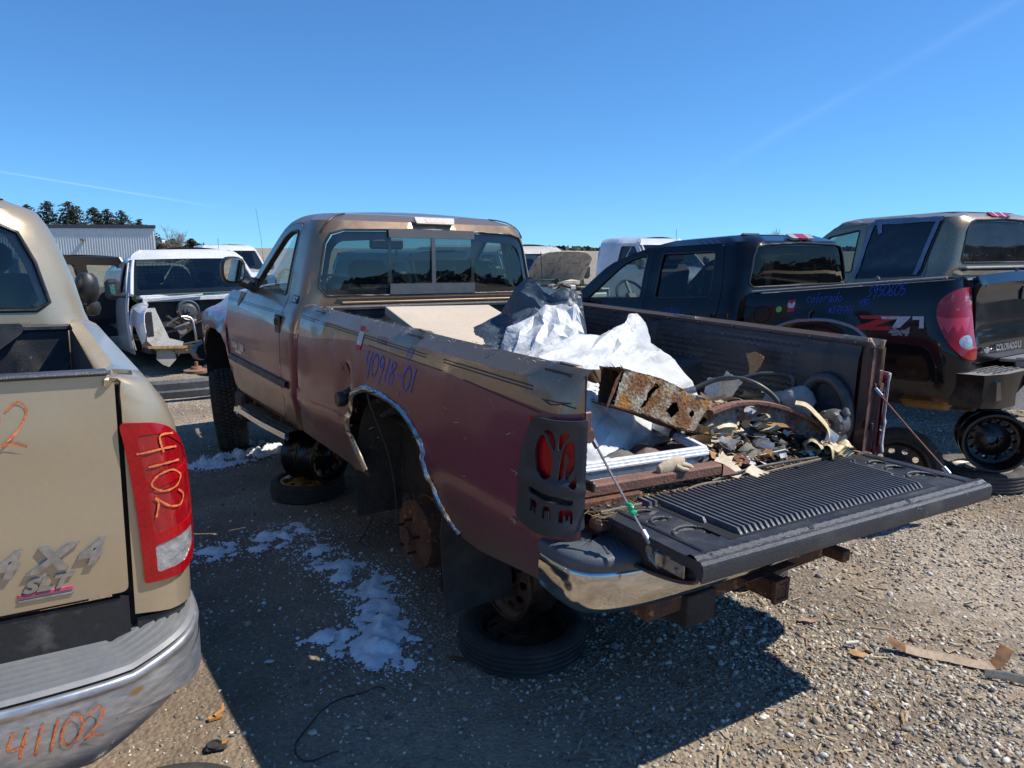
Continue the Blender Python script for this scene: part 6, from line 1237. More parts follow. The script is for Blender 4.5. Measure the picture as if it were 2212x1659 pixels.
def skirt(g_, z=.885, out=.05, sides='lrbt'):
    g_ = [list(r_) for r_ in g_]; c = np.mean(np.array([p for r_ in g_ for p in r_]), axis=0)
    def dn(p): d = np.array(p)-c; d[2] = 0; d /= np.linalg.norm(d)+1e-9; q = np.array(p)+d*out; return (q[0], q[1], z)
    if 'b' in sides: g_ = g_+[[dn(p) for p in g_[-1]]]
    if 't' in sides: g_ = [[dn(p) for p in g_[0]]]+g_
    g_ = [([dn(r_[0])] if 'l' in sides else [])+r_+([dn(r_[-1])] if 'r' in sides else []) for r_ in g_]; return g_
def surf(grid, sub=14):
    g_ = np.array(grid, float); g1 = np.stack([crom(r_, sub) for r_ in g_]); g2 = np.stack([crom(g1[:, j], sub) for j in range(g1.shape[1])], 1)
    nrm = np.cross(np.gradient(g2, axis=0), np.gradient(g2, axis=1)); nrm /= np.linalg.norm(nrm, axis=2)[..., None]+1e-9
    def f(u, v):      # u, v in 0..1
        a = u*(g2.shape[0]-1.001); b = v*(g2.shape[1]-1.001); i, j = int(a), int(b); s_, t_ = a-i, b-j
        q = lambda A: A[i, j]*(1-s_)*(1-t_)+A[i+1, j]*s_*(1-t_)+A[i, j+1]*(1-s_)*t_+A[i+1, j+1]*s_*t_
        return q(g2), q(nrm)
    return f
def crumple(grid, n, amp, seed, stretch=(1, 1), pleat=0., pl_f=6., pl_dir=(0, 1), mb=None, sub=3):
    """sheet folded into irregular flat facets that meet in sharp creases; each facet is split again with small wrinkles"""
    f = surf(grid); g_ = np.random.default_rng(seed); pts = [Vector((0, 0)), Vector((1, 0)), Vector((1, 1)), Vector((0, 1))]
    for k in range(1, 9): t = k/9; pts += [Vector((t, 0)), Vector((t, 1)), Vector((0, t)), Vector((1, t))]
    tries = 0
    while len(pts) < n and tries < 20000:
        tries += 1; q = Vector(g_.uniform(.02, .98, 2)); 
        if all(((q.x-p.x)*stretch[0])**2+((q.y-p.y)*stretch[1])**2 > (.62**2/n) for p in pts): pts.append(q)
    cv, ce, cf, *_ = delaunay_2d_cdt(pts, [], [], 0, 1e-6)
    def ph(u, v): return pl_f*(u*pl_dir[0]+v*pl_dir[1])+.5*noise.noise(Vector((u*3, v*3, seed)))
    V = []
    for c in cv:
        p, nn = f(min(1, max(0, c.x)), min(1, max(0, c.y))); e_ = min(c.x, 1-c.x, c.y, 1-c.y); tri = abs((ph(c.x, c.y) % 2)-1)*2-1
        V.append(Vector(p+nn*((g_.uniform(-1, 1)*amp+tri*pleat)*min(1, .25+e_*8))))
    mb = mb or MB(); idx = {}; vs = []; fs = []
    def vtx(k, q):
        if k not in idx: idx[k] = len(vs); vs.append(q+Vector((noise.noise(q*38+Vector((seed, 0, 0))), noise.noise(q*38+Vector((0, seed, 3))), noise.noise(q*38+Vector((7, 0, seed)))))*amp*.30)
        return idx[k]
    m = sub
    for t in cf:
        a, b, c = t
        def bp(i, j):      # barycentric lattice
            w_ = {a: (m-i-j)/m, b: i/m, c: j/m}; w_ = {k: x for k, x in w_.items() if x > 1e-9}; return tuple(sorted((k, round(x, 4)) for k, x in w_.items())), sum((V[k]*x for k, x in w_.items()), Vector())
        for i in range(m):
            for j in range(m-i):
                fs.append((vtx(*bp(i, j)), vtx(*bp(i+1, j)), vtx(*bp(i, j+1))))
                if i+j < m-1: fs.append((vtx(*bp(i+1, j)), vtx(*bp(i+1, j+1)), vtx(*bp(i, j+1))))
    mb.add(vs, fs); return mb
tarpw = M('white_tarp', (.60, .61, .61), .5, 0, 0, col2=(.46, .455, .43), scale=3.5, lo=.42, hi=.75, bump=.30, bscale=10, tex='crease', speck=(13, .66, (.40, .37, .31)), fine=.05)
tarpg = M('grey_tarp', (.045, .065, .085), .42, 0, 0, col2=(.10, .125, .145), scale=5, lo=.45, hi=.72, bump=.35, bscale=10, tex='crease', fine=.12, rvar=.12)
Gw = [[(1.12, .45, 1.14), (1.1, .16, 1.27), (1.12, -.08, 1.285), (1.12, -.26, 1.33), (1.10, -.43, 1.385)],
      [(.95, .52, 1.17), (.95, .25, 1.255), (.97, 0, 1.275), (.98, -.19, 1.28), (1.0, -.43, 1.26)],
      [(.76, .60, 1.14), (.75, .35, 1.22), (.80, .12, 1.245), (.82, -.09, 1.21), (.93, -.50, 1.17)],
      [(.58, .64, 1.06), (.60, .43, 1.13), (.63, .22, 1.13), (.66, .02, 1.09), (.76, -.48, 1.05)],
      [(.46, .64, .95), (.43, .50, .96), (.46, .28, .95), (.54, .06, .95), (.64, -.36, .96)]]
mb = crumple(skirt(Gw, .88, .03, 'lrbt'), 230, .020, 3, sub=5)
put(mb, 'tarp', tarpw, 'big white crumpled tarp spread in the bed behind the rusty box beam', 'tarp', smooth=33)
Gf = [[(1.4, .26, 1.27), (1.38, .12, 1.37), (1.33, .0, 1.43), (1.28, -.07, 1.425), (1.25, -.12, 1.385)],
      [(1.35, .31, 1.22), (1.30, .18, 1.33), (1.26, .06, 1.385), (1.22, -.03, 1.375), (1.22, -.10, 1.32)],
      [(1.25, .36, 1.17), (1.2, .24, 1.27), (1.17, .12, 1.315), (1.14, .03, 1.295), (1.15, -.05, 1.26)],
      [(1.15, .42, 1.10), (1.1, .32, 1.2), (1.08, .2, 1.22), (1.05, .10, 1.2), (1.08, .0, 1.2)]]
mb = crumple(skirt(Gf, .95, .03), 260, .010, 8, sub=4, stretch=(.6, 1.6), pleat=.014, pl_f=15., pl_dir=(.25, 1))
put(mb, 'tarp', tarpw, 'small bunched white tarp between the dark tarp and the big white one', 'tarp', smooth=33)
Gg = [[(1.95, .20, 1.19), (1.92, .01, 1.32), (1.85, -.10, 1.42), (1.72, -.14, 1.56), (1.64, -.20, 1.50), (1.50, -.31, 1.51)],
      [(1.78, .26, 1.17), (1.75, .08, 1.29), (1.7, -.02, 1.375), (1.64, -.09, 1.50), (1.55, -.13, 1.42), (1.42, -.27, 1.47)],
      [(1.62, .31, 1.14), (1.6, .17, 1.25), (1.55, .06, 1.33), (1.50, -.0, 1.41), (1.42, -.06, 1.40), (1.36, -.20, 1.42)],
      [(1.45, .35, 1.12), (1.43, .27, 1.2), (1.40, .2, 1.28), (1.36, .12, 1.34), (1.32, .03, 1.40), (1.30, -.12, 1.38)]]
mb = crumple(skirt(Gg, 1.0, .04), 190, .018, 21, sub=5, stretch=(.6, 1.5), pleat=.022, pl_f=8., pl_dir=(.1, 1))
put(mb, 'tarp', tarpg, 'dark blue grey tarp with a raised peak, in front of the cab window', 'tarp', smooth=33)
# slab
mb = MB(); A, B, Cc, D = (Vector(q) for q in ((2.33, .50, 1.375), (2.33, -.24, 1.365), (1.45, -.22, 1.165), (1.45, .52, 1.175))); n_ = (B-A).cross(D-A).normalized(); n_ = n_ if n_.z > 0 else -n_
vs = [A, B, Cc, D]+[p-n_*.05 for p in (A, B, Cc, D)]
mb.add(vs, [(0, 1, 2, 3), (7, 6, 5, 4), (0, 4, 5, 1), (1, 5, 6, 2), (2, 6, 7, 3), (3, 7, 4, 0)]); mb.f[0] = mb.f[0]
o = put(mb, 'panel_board', M('beige_panel', (.60, .50, .385), .55, col2=(.54, .45, .34), scale=4, speck=(40, .72, (.35, .28, .2)), fine=.04), 'flat beige painted board lying at the cab end of the bed', 'board', smooth=0)
b_ = o.modifiers.new('edge', 'BEVEL'); b_.width = .006; b_.segments = 2
# rust eaten box beam
def frame3(a, b, upv):
    a = Vector(a); b = Vector(b); t = (b-a).normalized(); u = Vector(upv); u = (u-t*u.dot(t)).normalized(); return a, t, u, t.cross(u), (b-a).length
a0, tb, ub, wb, lb = frame3((.405, .36, 1.21), (.27, -.21, .995), (.10, -.1, 1))
r3 = random.Random(12)
def jag(poly, amp, step=.012):
    return [(x+r3.uniform(-amp, amp), y+r3.uniform(-amp, amp)) for x, y in dens(poly, step)]
def beamp(u, h, d): # u along, h height, d depth away from camera
    s_ = 1+.04*math.sin(u*9); return a0+tb*u+ub*(h-.005*math.cos(u*17))*s_+(-wb if (-wb).dot(Vector((-1.77, 2.4, 1.8))-a0) < 0 else wb)*d
sgn_ = beamp(0, 0, 1)-beamp(0, 0, 0)
H_, D_ = .078, .17
mb = MB()
face = jag([(-.0, -H_), (lb, -H_*.95), (lb+.01, H_*.6), (lb-.05, H_), (0.0, H_)], .003)
hol = [jag(p, .0035, .01) for p in ([(.12, -.06), (.145, -.05), (.16, .01), (.185, .045), (.16, .055), (.145, .02), (.135, -.02)], [(.25, -.035), (.29, -.055), (.315, -.01), (.29, .02), (.265, .0)], [(.365, -.01), (.39, -.02), (.395, .01), (.375, .015)], [(.43, -.035), (.465, -.04), (.47, -.01), (.445, .0)])]
mb.panel(face, lambda u, h: beamp(u, h, .004*noise.noise(Vector((u*40, h*40, 1)))), hol, step=.018, edge=.009, thick=.004)
mb.panel(jag([(-.03, 0), (lb, 0), (lb, D_), (.0, D_)], .004), lambda u, d: beamp(u, H_+.004*noise.noise(Vector((u*30, d*30, 3))), d), step=.02, thick=.004, mi=1)
mb.panel(jag([(-.015, 0), (lb, 0), (lb, D_), (-.0, D_)], .004), lambda u, d: beamp(u, -H_, d), step=.02, thick=.004, mi=1)
mb.panel(jag([(.03, -H_), (lb, -H_), (lb, H_), (-.02, H_)], .005), lambda u, h: beamp(u, h, D_), [jag([(.1, -.03), (.16, -.03), (.16, .03), (.1, .03)], .004, .01)], step=.02, thick=.004, mi=1)
for k in range(34):      # torn lip round the open end
    t = k/34*4; e = int(t); f_ = t-e; h, d = [(-H_+f_*2*H_, 0), (H_, f_*D_), (H_-f_*2*H_, D_), (-H_, D_-f_*D_)][e]; l = r3.uniform(.008, .035)
    p = beamp(0, h, d); q = beamp(-l, h*(1+r3.uniform(-.05, .2)), d+r3.uniform(-.012, .012)); s2 = beamp(-.001, h+r3.uniform(-.008, .008), d+.008); mb.add([p, q, s2, beamp(.004, h, d)], [(0, 1, 2), (0, 2, 3)], 1)
mb.add([beamp(-.01, H_*.9, .0), beamp(-.045, H_*.3, -.03), beamp(-.055, -H_*1.0, -.035), beamp(-.04, -H_*1.5, -.02), beamp(-.02, -H_*.5, -.005)], [(0, 1, 4), (1, 2, 4), (2, 3, 4)], 1)
put(mb, 'rusted_beam', [rustp, rust], 'rusted out hollow box beam with torn open end and holes, lying across the white tarp', 'beam', smooth=30)
# curved channel
ap = crom([(.30, -.06, 1.075), (.28, -.20, 1.10), (.24, -.34, 1.095), (.19, -.47, 1.06), (.13, -.58, 1.005), (.08, -.66, .93)], 8); n = len(ap)
mb = MB(); rows = []
for i, p in enumerate(ap):
    t = ap[min(i+1, n-1)]-ap[max(i-1, 0)]; t = t/np.linalg.norm(t); inn = np.array((-.05, -.1*0-.12*(i/n-.2), -1.)); inn -= t*(inn @ t); inn /= np.linalg.norm(inn); side_ = np.cross(t, inn)
    side_ = side_ if side_[0] < 0 else -side_; hh = .105-.03*(i/n); rows.append((p, inn, side_, hh, t))
def arcq(u, v):     # u 0..n-1, v 0..1 down the web
    i = min(int(u), n-2); f_ = u-i; a_, b_ = rows[i], rows[i+1]; p = a_[0]*(1-f_)+b_[0]*f_; inn = a_[1]*(1-f_)+b_[1]*f_; h_ = a_[3]*(1-f_)+b_[3]*f_; return p+inn*h_*v
N1 = n-1.001
ol = [(x/.02, y/.5) for x, y in jag([(0, 0), (N1*.02, 0), (N1*.02, .42), (N1*.015, .5), (N1*.012, .36), (N1*.009, .46), (N1*.006, .40), (0, .5)], .006, .03)]; ol = [(min(N1, max(0, a)), b) for a, b in ol]
mb.panel(ol, lambda u, v: Vector(arcq(u, v))+Vector((-.006*noise.noise(Vector((u*.9, v*7, 2))), 0, 0)), [[(13+2.0*math.cos(a), .34+.20*math.sin(a)) for a in np.linspace(0, 6.28, 12)[:-1]], [(17.5+2.4*math.cos(a), .62+.18*math.sin(a)) for a in np.linspace(0, 6.28, 12)[:-1]], [(26+1.2*math.cos(a), .3+.12*math.sin(a)) for a in np.linspace(0, 6.28, 10)[:-1]]], du=(1.0, .12), step=.6, edge=.45, thick=.003)
vs = []
for i in range(n):
    p, inn, sd_, hh, t = rows[i]; w1 = .035+.006*noise.noise(Vector((i*.7, 1, 1)))
    vs += [Vector(p-sd_*.012), Vector(p-inn*.012+sd_*.0), Vector(p-inn*.010+sd_*w1), Vector(p+sd_*w1+inn*.004)]
mb.add(vs, [(4*i+j, 4*i+j+1, 4*i+4+j+1, 4*i+4+j) for i in range(n-1) for j in range(3)]+[(4*i, 4*i+1, 4*i+5, 4*i+4) for i in range(n-1)], 1)
put(mb, 'rusted_arch', [rustg, M('pinkish_rust', (.30, .15, .10), .85, .1, 0, col2=(.19, .09, .06), scale=20, bump=.6, bscale=60)], 'curved rusty channel with flaking grey paint, arching over the rubbish', 'bracket', smooth=32)
# window frame of white vinyl
mb = MB()
def prof_bar(a, b, wd, ht, up=(0, 0, 1), steps=3):
    a = Vector(a); b = Vector(b)
    for k in range(steps):
        o_ = Vector((0, 0, ht*(k/steps-.5))); bevel_bar(mb, a+o_, b+o_, wd*(1-.28*k), ht/steps, 0, up)
prof_bar((.25, .72, .965), (.20, .06, .955), .055, .030); prof_bar((.20, .06, .955), (.60, -.03, .975), .05, .03); prof_bar((.60, -.03, .975), (.64, .60, .975), .05, .03, steps=2)
bevel_bar(mb, (.26, .72, .902), (.205, .02, .892), .05, .016); bevel_bar(mb, (.205, .02, .892), (.27, .0, .895), .045, .016); bevel_bar(mb, (.285, .70, .925), (.24, .06, .915), .004, .075)
for y in (.37, .13): mb.tube([(.245-.08*(.4-y), y, .895), (.245-.08*(.4-y), y, .955)], .008, 8)
bevel_bar(mb, (.21, .05, .92), (.215, .05, .921), .03, .06)
put(mb, 'window_frame', white, 'white vinyl window frame lying flat near the tailgate', 'window frame', smooth=25)
# steel bar
mb = MB(); bevel_bar(mb, (.125, .83, .925), (.055, .15, .925), .058, .045, 0); mb.add([Vector(q) for q in ((.027, .15, .90), (.085, .15, .90), (.085, .15, .948), (.027, .15, .948), (.02, .07, .90), (.05, .08, .90), (.05, .08, .915))], [(0, 1, 5, 4), (3, 2, 6), (0, 3, 6, 4), (1, 2, 6, 5)]); bevel_bar(mb, (.10, .83, .885), (.075, .55, .885), .05, .03, 1)
put(mb, 'steel_bar', [rustbar, rust], 'brown painted steel bar lying along the tailgate hinge', 'bar', smooth=25)
# hoses and tubes
hose = M('hose_rubber', (.045, .047, .05), .42, col2=(.10, .095, .085), scale=14, lo=.45)
for pts, r_, lab, nm in (([(.66, -.34, 1.075), (.60, -.45, 1.13), (.51, -.50, 1.15), (.43, -.55, 1.13), (.37, -.60, 1.08), (.33, -.62, 1.02), (.31, -.63, .93)], .0125, 'black hose with a grey end fitting arching above the paper scraps', 'hose'),
                         ([(.58, -.58, 1.12), (.51, -.65, 1.155), (.45, -.70, 1.165), (.40, -.73, 1.165), (.36, -.74, 1.14), (.36, -.74, 1.0), (.42, -.74, .90)], .012, 'black hose curving highest against the right wall of the bed', 'hose'),
                         ([(.19, .09, .895), (.22, -.05, .915), (.25, -.20, .94), (.28, -.36, .97), (.31, -.48, .985)], .017, 'thick black pipe pointing out of the rubbish towards the window frame', 'pipe'),
                         ([(.18, -.02, .895), (.14, -.12, .90), (.115, -.22, .905), (.095, -.33, .915)], .0135, 'straight grey tube lying below the thick black pipe', 'tube'),
                         ([(.30, -.76, 1.12), (.25, -.77, 1.17), (.17, -.77, 1.17), (.10, -.77, 1.09), (.08, -.77, .98), (.10, -.77, .90)], .028, 'fat dark rubber ring leaning in the corner of the bed', 'rubber ring')):
    mb = MB(); mb.tube(crom(pts, 6), r_, 10)
    if nm == 'hose' and r_ > .012: mb.tube([(.70, -.30, 1.06), (.66, -.34, 1.075), (.645, -.365, 1.085)], .018, 10, 1); mb.tube([(.72, -.28, 1.05), (.70, -.30, 1.06)], .011, 8, 1)
    put(mb, nm.replace(' ', '_'), [hose if r_ < .0145 or r_ > .02 else M('pipe_black', (.03, .033, .04), .35), steel], lab, nm, smooth=50)
def shard(name, pts, label, cat, mat, th=.002, bend=.02, group=None, seed=0, stp=.03):
    """torn sheet: quad or polygon in 3-D, subdivided, bent"""
    P_ = [Vector(p) for p in pts]; c = sum(P_, Vector())/len(P_); n_ = (P_[1]-P_[0]).cross(P_[2]-P_[0]).normalized(); u_ = (P_[1]-P_[0]).normalized(); v_ = n_.cross(u_)
    pl = jag([((p-c).dot(u_), (p-c).dot(v_)) for p in P_], .0025, .014); mb = MB()
    mb.panel(pl, lambda a, b: c+u_*a+v_*b+n_*(bend*(noise.noise(Vector((a*9+seed, b*9, seed)))*1.6+math.sin(a*22+seed)*.25)), step=stp, thick=th)
    return put(mb, name, mat, label, cat, group, smooth=40)
card = M('cardboard_rusty', (.42, .24, .10), .85, col2=(.30, .15, .06), scale=20, bump=.3, bscale=90)
paper = M('old_paper', (.68, .60, .44), .75, col2=(.52, .42, .27), scale=7, bump=.15, bscale=60)
paperw = M('pale_scrap', (.60, .60, .60), .6, col2=(.42, .42, .44), scale=9)
creamp = M('cream_plastic', (.66, .54, .32), .5, col2=(.48, .36, .20), scale=8)
shard('torn_cardboard', [(.65, -.73, 1.24), (.585, -.72, 1.255), (.515, -.70, 1.245), (.52, -.69, 1.19), (.545, -.68, 1.13), (.575, -.69, 1.14), (.60, -.71, 1.19)], 'torn brown piece of cardboard standing up against the right wall', 'cardboard', card, .004, .006, seed=3)
shard('paper_scrap', [(.575, -.50, 1.175), (.475, -.51, 1.135), (.50, -.48, 1.07), (.535, -.45, 1.02), (.58, -.45, 1.06)], 'upright cream scrap standing in the middle of the rubbish', 'scrap', paper, .003, .010, seed=5)
shard('plastic_scrap', [(.665, -.47, 1.13), (.60, -.50, 1.145), (.585, -.48, 1.06), (.60, -.45, 1.02), (.66, -.45, 1.06)], 'crumpled pale scrap behind the upright cream one', 'scrap', paperw, .002, .022, seed=7)
shard('cardboard_box_flap', [(.70, -.35, 1.04), (.60, -.40, 1.06), (.56, -.36, .99), (.66, -.30, .97)], 'folded cream flap beside the end fitting of the hose', 'cardboard', paper, .004, .006, seed=9)
shard('cardboard_box_flap', [(.50, -.42, 1.05), (.44, -.40, 1.02), (.47, -.34, .97), (.54, -.38, .99)], 'small folded cream flap in front of the upright scrap', 'cardboard', paper, .004, .006, seed=11)
shard('cardboard_piece', [(.19, -.03, .93), (.03, .02, .905), (-.02, .08, .892), (.02, .10, .895), (.15, .06, .90)], 'flat bent tan cardboard lying by the hinge of the tailgate', 'cardboard', paper, .003, .018, seed=13)
shard('cardboard_piece', [(.03, -.03, .91), (-.035, -.06, .90), (-.04, .02, .893), (.01, .04, .895)], 'curled tan cardboard corner beside the flat bent piece', 'cardboard', paper, .003, .02, seed=15)
shard('plastic_strip', [(.155, .13, .905), (.12, .11, .93), (.03, .06, .90), (.05, .10, .892)], 'white plastic strip lying on the end of the brown bar', 'strip', paperw, .003, .006, seed=17)
shard('paper_scrap', [(.33, -.24, .945), (.37, -.40, .96), (.31, -.42, .955), (.27, -.28, .935)], 'crumpled white scrap between the box beam and the thick pipe', 'scrap', paper, .003, .014, seed=19)
shard('plastic_scrap', [(.05, -.565, 1.0), (-.01, -.56, .975), (0, -.54, .935), (.04, -.54, .95)], 'small bright white scrap below the alternator', 'scrap', white, .003, .012, seed=21)
mb = MB(); c_ = crom([(.17, -.49, 1.10), (.14, -.53, 1.09), (.10, -.55, 1.055), (.05, -.56, 1.01), (.02, -.54, .975)], 6); m_ = len(c_); vs = []
for i, p in enumerate(c_):
    w1 = .028+.012*math.sin(i/m_*3.1); vs += [Vector(p)+Vector((-w1*.5, w1*.9, -.006)), Vector(p)+Vector((0, 0, .006)), Vector(p)+Vector((w1*.6, -w1*.5, -.012))]
mb.add(vs, [(3*i+j, 3*i+j+1, 3*i+3+j+1, 3*i+3+j) for i in range(m_-1) for j in range(2)]); mb.add([v-Vector((0, 0, .006)) for v in vs], [(3*i+j+1, 3*i+j, 3*i+3+j, 3*i+3+j+1) for i in range(m_-1) for j in range(2)])
put(mb, 'plastic_trim', creamp, 'long cream plastic trim curving down over the end of the rusty arch', 'trim', smooth=40)
mb = MB(); g5 = random.Random(4)
for k in range(5):
    cx, cy, cz = .03+g5.uniform(-.04, .03), -.53+g5.uniform(-.06, .05), .92+g5.uniform(-.02, .03)
    cloth([[(cx+i*.035-.05, cy+j*.035-.05, cz+.02*math.sin(i*2+j+k)) for j in range(4)] for i in range(4)], 5, .022, 30+k, 16, mb=mb)
put(mb, 'crumpled_plastic', creamp, 'crumpled cream plastic at the far end of the tailgate hinge', 'plastic', smooth=25)
mb = cloth([[(.44, -.60, .92), (.36, -.62, .92), (.28, -.64, .92), (.20, -.66, .9)], [(.44, -.62, 1.03), (.36, -.62, 1.06), (.28, -.64, 1.07), (.20, -.66, 1.02)], [(.44, -.66, 1.07), (.36, -.67, 1.10), (.28, -.70, 1.13), (.20, -.70, 1.07)], [(.44, -.75, .98), (.36, -.75, 1.05), (.28, -.76, 1.08), (.20, -.76, .98)]], 8, .02, 44, 11.)
put(mb, 'plastic_bag', M('grey_bag', (.34, .33, .29), .45, col2=(.20, .19, .16), scale=8, bump=.2, bscale=30), 'lumpy grey bag behind the hose near the right wall', 'bag', smooth=28)
# alternator
mb = MB(); ca = Vector((.08, -.66, 1.0)); mb.lathe([(0, -.045), (.035, -.045), (.06, -.035), (.066, -.01), (.066, .03), (.055, .045), (.02, .05), (0, .05)], ca, 'y', 24)
for k in range(12): a = k*math.pi/6; mb.box(ca+Vector((math.cos(a)*.060, .035, math.sin(a)*.060)), (.008, .035, .018), Matrix.Rotation(-a, 3, 'Y'))
mb.lathe([(0, .055), (.012, .055), (.012, .065), (.028, .062), (.024, .072), (.03, .084), (.03, .09), (0, .09)], ca, 'y', 18, 1); mb.box(ca+Vector((-.05, 0, .06)), (.03, .03, .04), Matrix.Rotation(.6, 3, 'Y'), .006); mb.box(ca+Vector((.05, 0, -.06)), (.03, .03, .04), Matrix.Rotation(.6, 3, 'Y'), .006)
put(mb, 'alternator', [M('cast_aluminium', (.17, .175, .18), .5, .5, 0, col2=(.08, .08, .08), scale=20, bump=.3), rust], 'round alternator with rusty pulley in the corner by the bed pillar', 'alternator')
# glove, shoes
glm = M('work_glove', (.62, .50, .36), .9, col2=(.48, .36, .24), scale=16, bump=.4, bscale=140, stretch=(1, 4, 1))
mb = MB(); mb.tube([(.075, .455, .955), (.075, .425, .96), (.072, .39, .968), (.075, .355, .972), (.08, .325, .965)], [.022, .030, .030, .026, .024], 10, ell=.55)
for k, (dx, dy, l) in enumerate(((-.015, -.03, .04), (0, -.035, .05), (.014, -.035, .045))): mb.tube([(.08+dx*.5, .34, .965), (.08+dx, .34+dy, .955), (.082+dx*1.3, .34+dy-l*.6, .945)], [.011, .010, .007], 7)
mb.tube([(.06, .38, .965), (.045, .36, .955), (.04, .335, .95)], [.011, .010, .007], 7)
put(mb, 'work_glove', glm, 'tan knitted work glove lying on the brown steel bar', 'glove', smooth=60)
for (x, y, z, l, m2, lab) in ((.42, .21, .905, .15, M('brown_leather', (.16, .09, .06), .6, scale=12), 'worn brown leather scrap inside the window frame'), (.46, .33, .90, .13, M('grey_cloth', (.18, .165, .14), .9), 'rumpled grey cloth inside the window frame, nearer the bed side')):
    mb = cloth([[(x+i*.045-.07, y+j*l/4-l/2, z+.03*math.sin(i)*math.sin(j*.8)) for j in range(5)] for i in range(4)], 6, .02, int(x*100), 12.); put(mb, 'cloth_scrap', m2, lab, 'scrap', smooth=35)
# loose rubbish nobody could count, round the named pieces
mb = MB(); r4 = random.Random(31); jm = [M('junk_dark', (.028, .026, .024), .7), M('junk_brown', (.14, .08, .045), .9), paper, M('junk_grey', (.16, .16, .16), .6), rust, M('junk_straw', (.42, .30, .15), .9)]
for i in range(2600):
    x = abs(r4.gauss(.18, .22))+.0; y = r4.uniform(-.76, .80); far_ = y < 0
    hz = (.13 if far_ and .1 < x < .65 else .02)*max(0, 1-abs(x-.38)/.35)
    z = .872+r4.random()*hz+.004; l = r4.uniform(.006, .05)*(1 if r4.random() < .3 else .45); wv = r4.uniform(.002, .012); q = Matrix.Rotation(r4.uniform(0, 6.3), 3, 'Z') @ Matrix.Rotation(r4.uniform(-.5, .5), 3, 'Y')
    mb.box((x, y, z), (l, wv, r4.uniform(.001, .006)), q, 0, r4.choices(range(6), (5, 4, 1.0, 1.2, 2, 3))[0])
for i in range(500):
    y = r4.uniform(-.2, .82); x = r4.gauss(-.01, .02); l = r4.uniform(.02, .06); mb.box((x, y, .872+r4.uniform(0, .012)), (l, .0018, .0015), Matrix.Rotation(r4.gauss(1.4, .7), 3, 'Z') @ Matrix.Rotation(r4.uniform(-.3, .3), 3, 'Y'), 0, 5 if r4.random() < .7 else 1)
put(mb, 'rubbish', jm, 'loose chips, needles and dirt scattered over the bed floor', 'rubbish', smooth=0, kind='stuff')
mb = MB()
for k in range(46):
    x, y = r4.uniform(.08, .66), r4.uniform(-.74, -.05); s_ = r4.uniform(.02, .06); q = Matrix.Rotation(r4.uniform(0, 6), 3, 'Z') @ Matrix.Rotation(r4.uniform(-.8, .8), 3, 'X'); z = .90+.10*max(0, 1-abs(x-.38)/.3)
    if k % 3 == 0: mb.xf = Matrix.Translation((x, y, z)) @ q.to_4x4(); mb.lathe([(s_*.4, -.008), (s_, -.008), (s_, .008), (s_*.4, .008)], (0, 0, 0), 'z', 14, k % 4, closed=True); mb.xf = None
    elif k % 3 == 1: mb.tube(crom([(x, y, z), (x+s_, y+s_*.5, z+.02), (x+s_*1.5, y+s_*2, z), (x+s_, y+s_*3, z-.02)], 4), s_*.2, 6, k % 4)
    else: mb.box((x, y, z), (s_*1.6, s_, s_*.6), q, .004, k % 4)
put(mb, 'scrap_parts', [jm[0], jm[4], jm[3], M('dark_rust', ())] if 0 else [jm[0], jm[4], jm[3], MATS['dark_rust']], 'dark heap of small car parts under the rusty arch', 'scrap parts', smooth=30, kind='stuff')
mb = MB(); mb.tube(crom([(.00, .80, .885), (-.005, .5, .882), (.005, .3, .895), (-.005, .1, .885), (.0, -.2, .884), (-.005, -.6, .884)], 8), .007, 6); mb.tube(crom([(.035, .20, .885), (.03, 0, .90), (.02, -.2, .90), (.01, -.45, .89), (0, -.62, .885)], 6), .006, 6, 1); put(mb, 'rubber_strip', [M('dusty_strip', (.20, .15, .10), .8), hose], 'dusty rubber strip running along the hinge of the tailgate', 'strip')

mb = MB(); r8 = random.Random(55)
for k in range(130):
    x, y = r8.uniform(.05, .75), r8.uniform(-.76, .0); z = .90+.21*max(0, 1-abs(x-.42)/.32)*r8.random()+.01; a_ = r8.uniform(.012, .05); q = Matrix.Rotation(r8.uniform(0, 6.3), 3, 'Z') @ Matrix.Rotation(r8.gauss(0, .7), 3, 'X'); k_ = r8.uniform(-.3, .3)*a_
    pl = [Vector((a_*(u-1.5)*r8.uniform(.8, 1.1), a_*.6*(v-1), k_*(u-1.5)**2+r8.uniform(-.1, .1)*a_)) for u in range(4) for v in range(3)]
    mb.add([Vector((x, y, z))+q @ p_ for p_ in pl], [(u*3+v, u*3+v+1, u*3+v+4, u*3+v+3) for u in range(3) for v in range(2)], r8.choices(range(4), (3, 2, 1.5, 2))[0])
put(mb, 'paper_scraps', [paper, creamp, paperw, card], 'torn cream and grey scraps heaped with the small parts', 'scraps', smooth=40, kind='stuff')
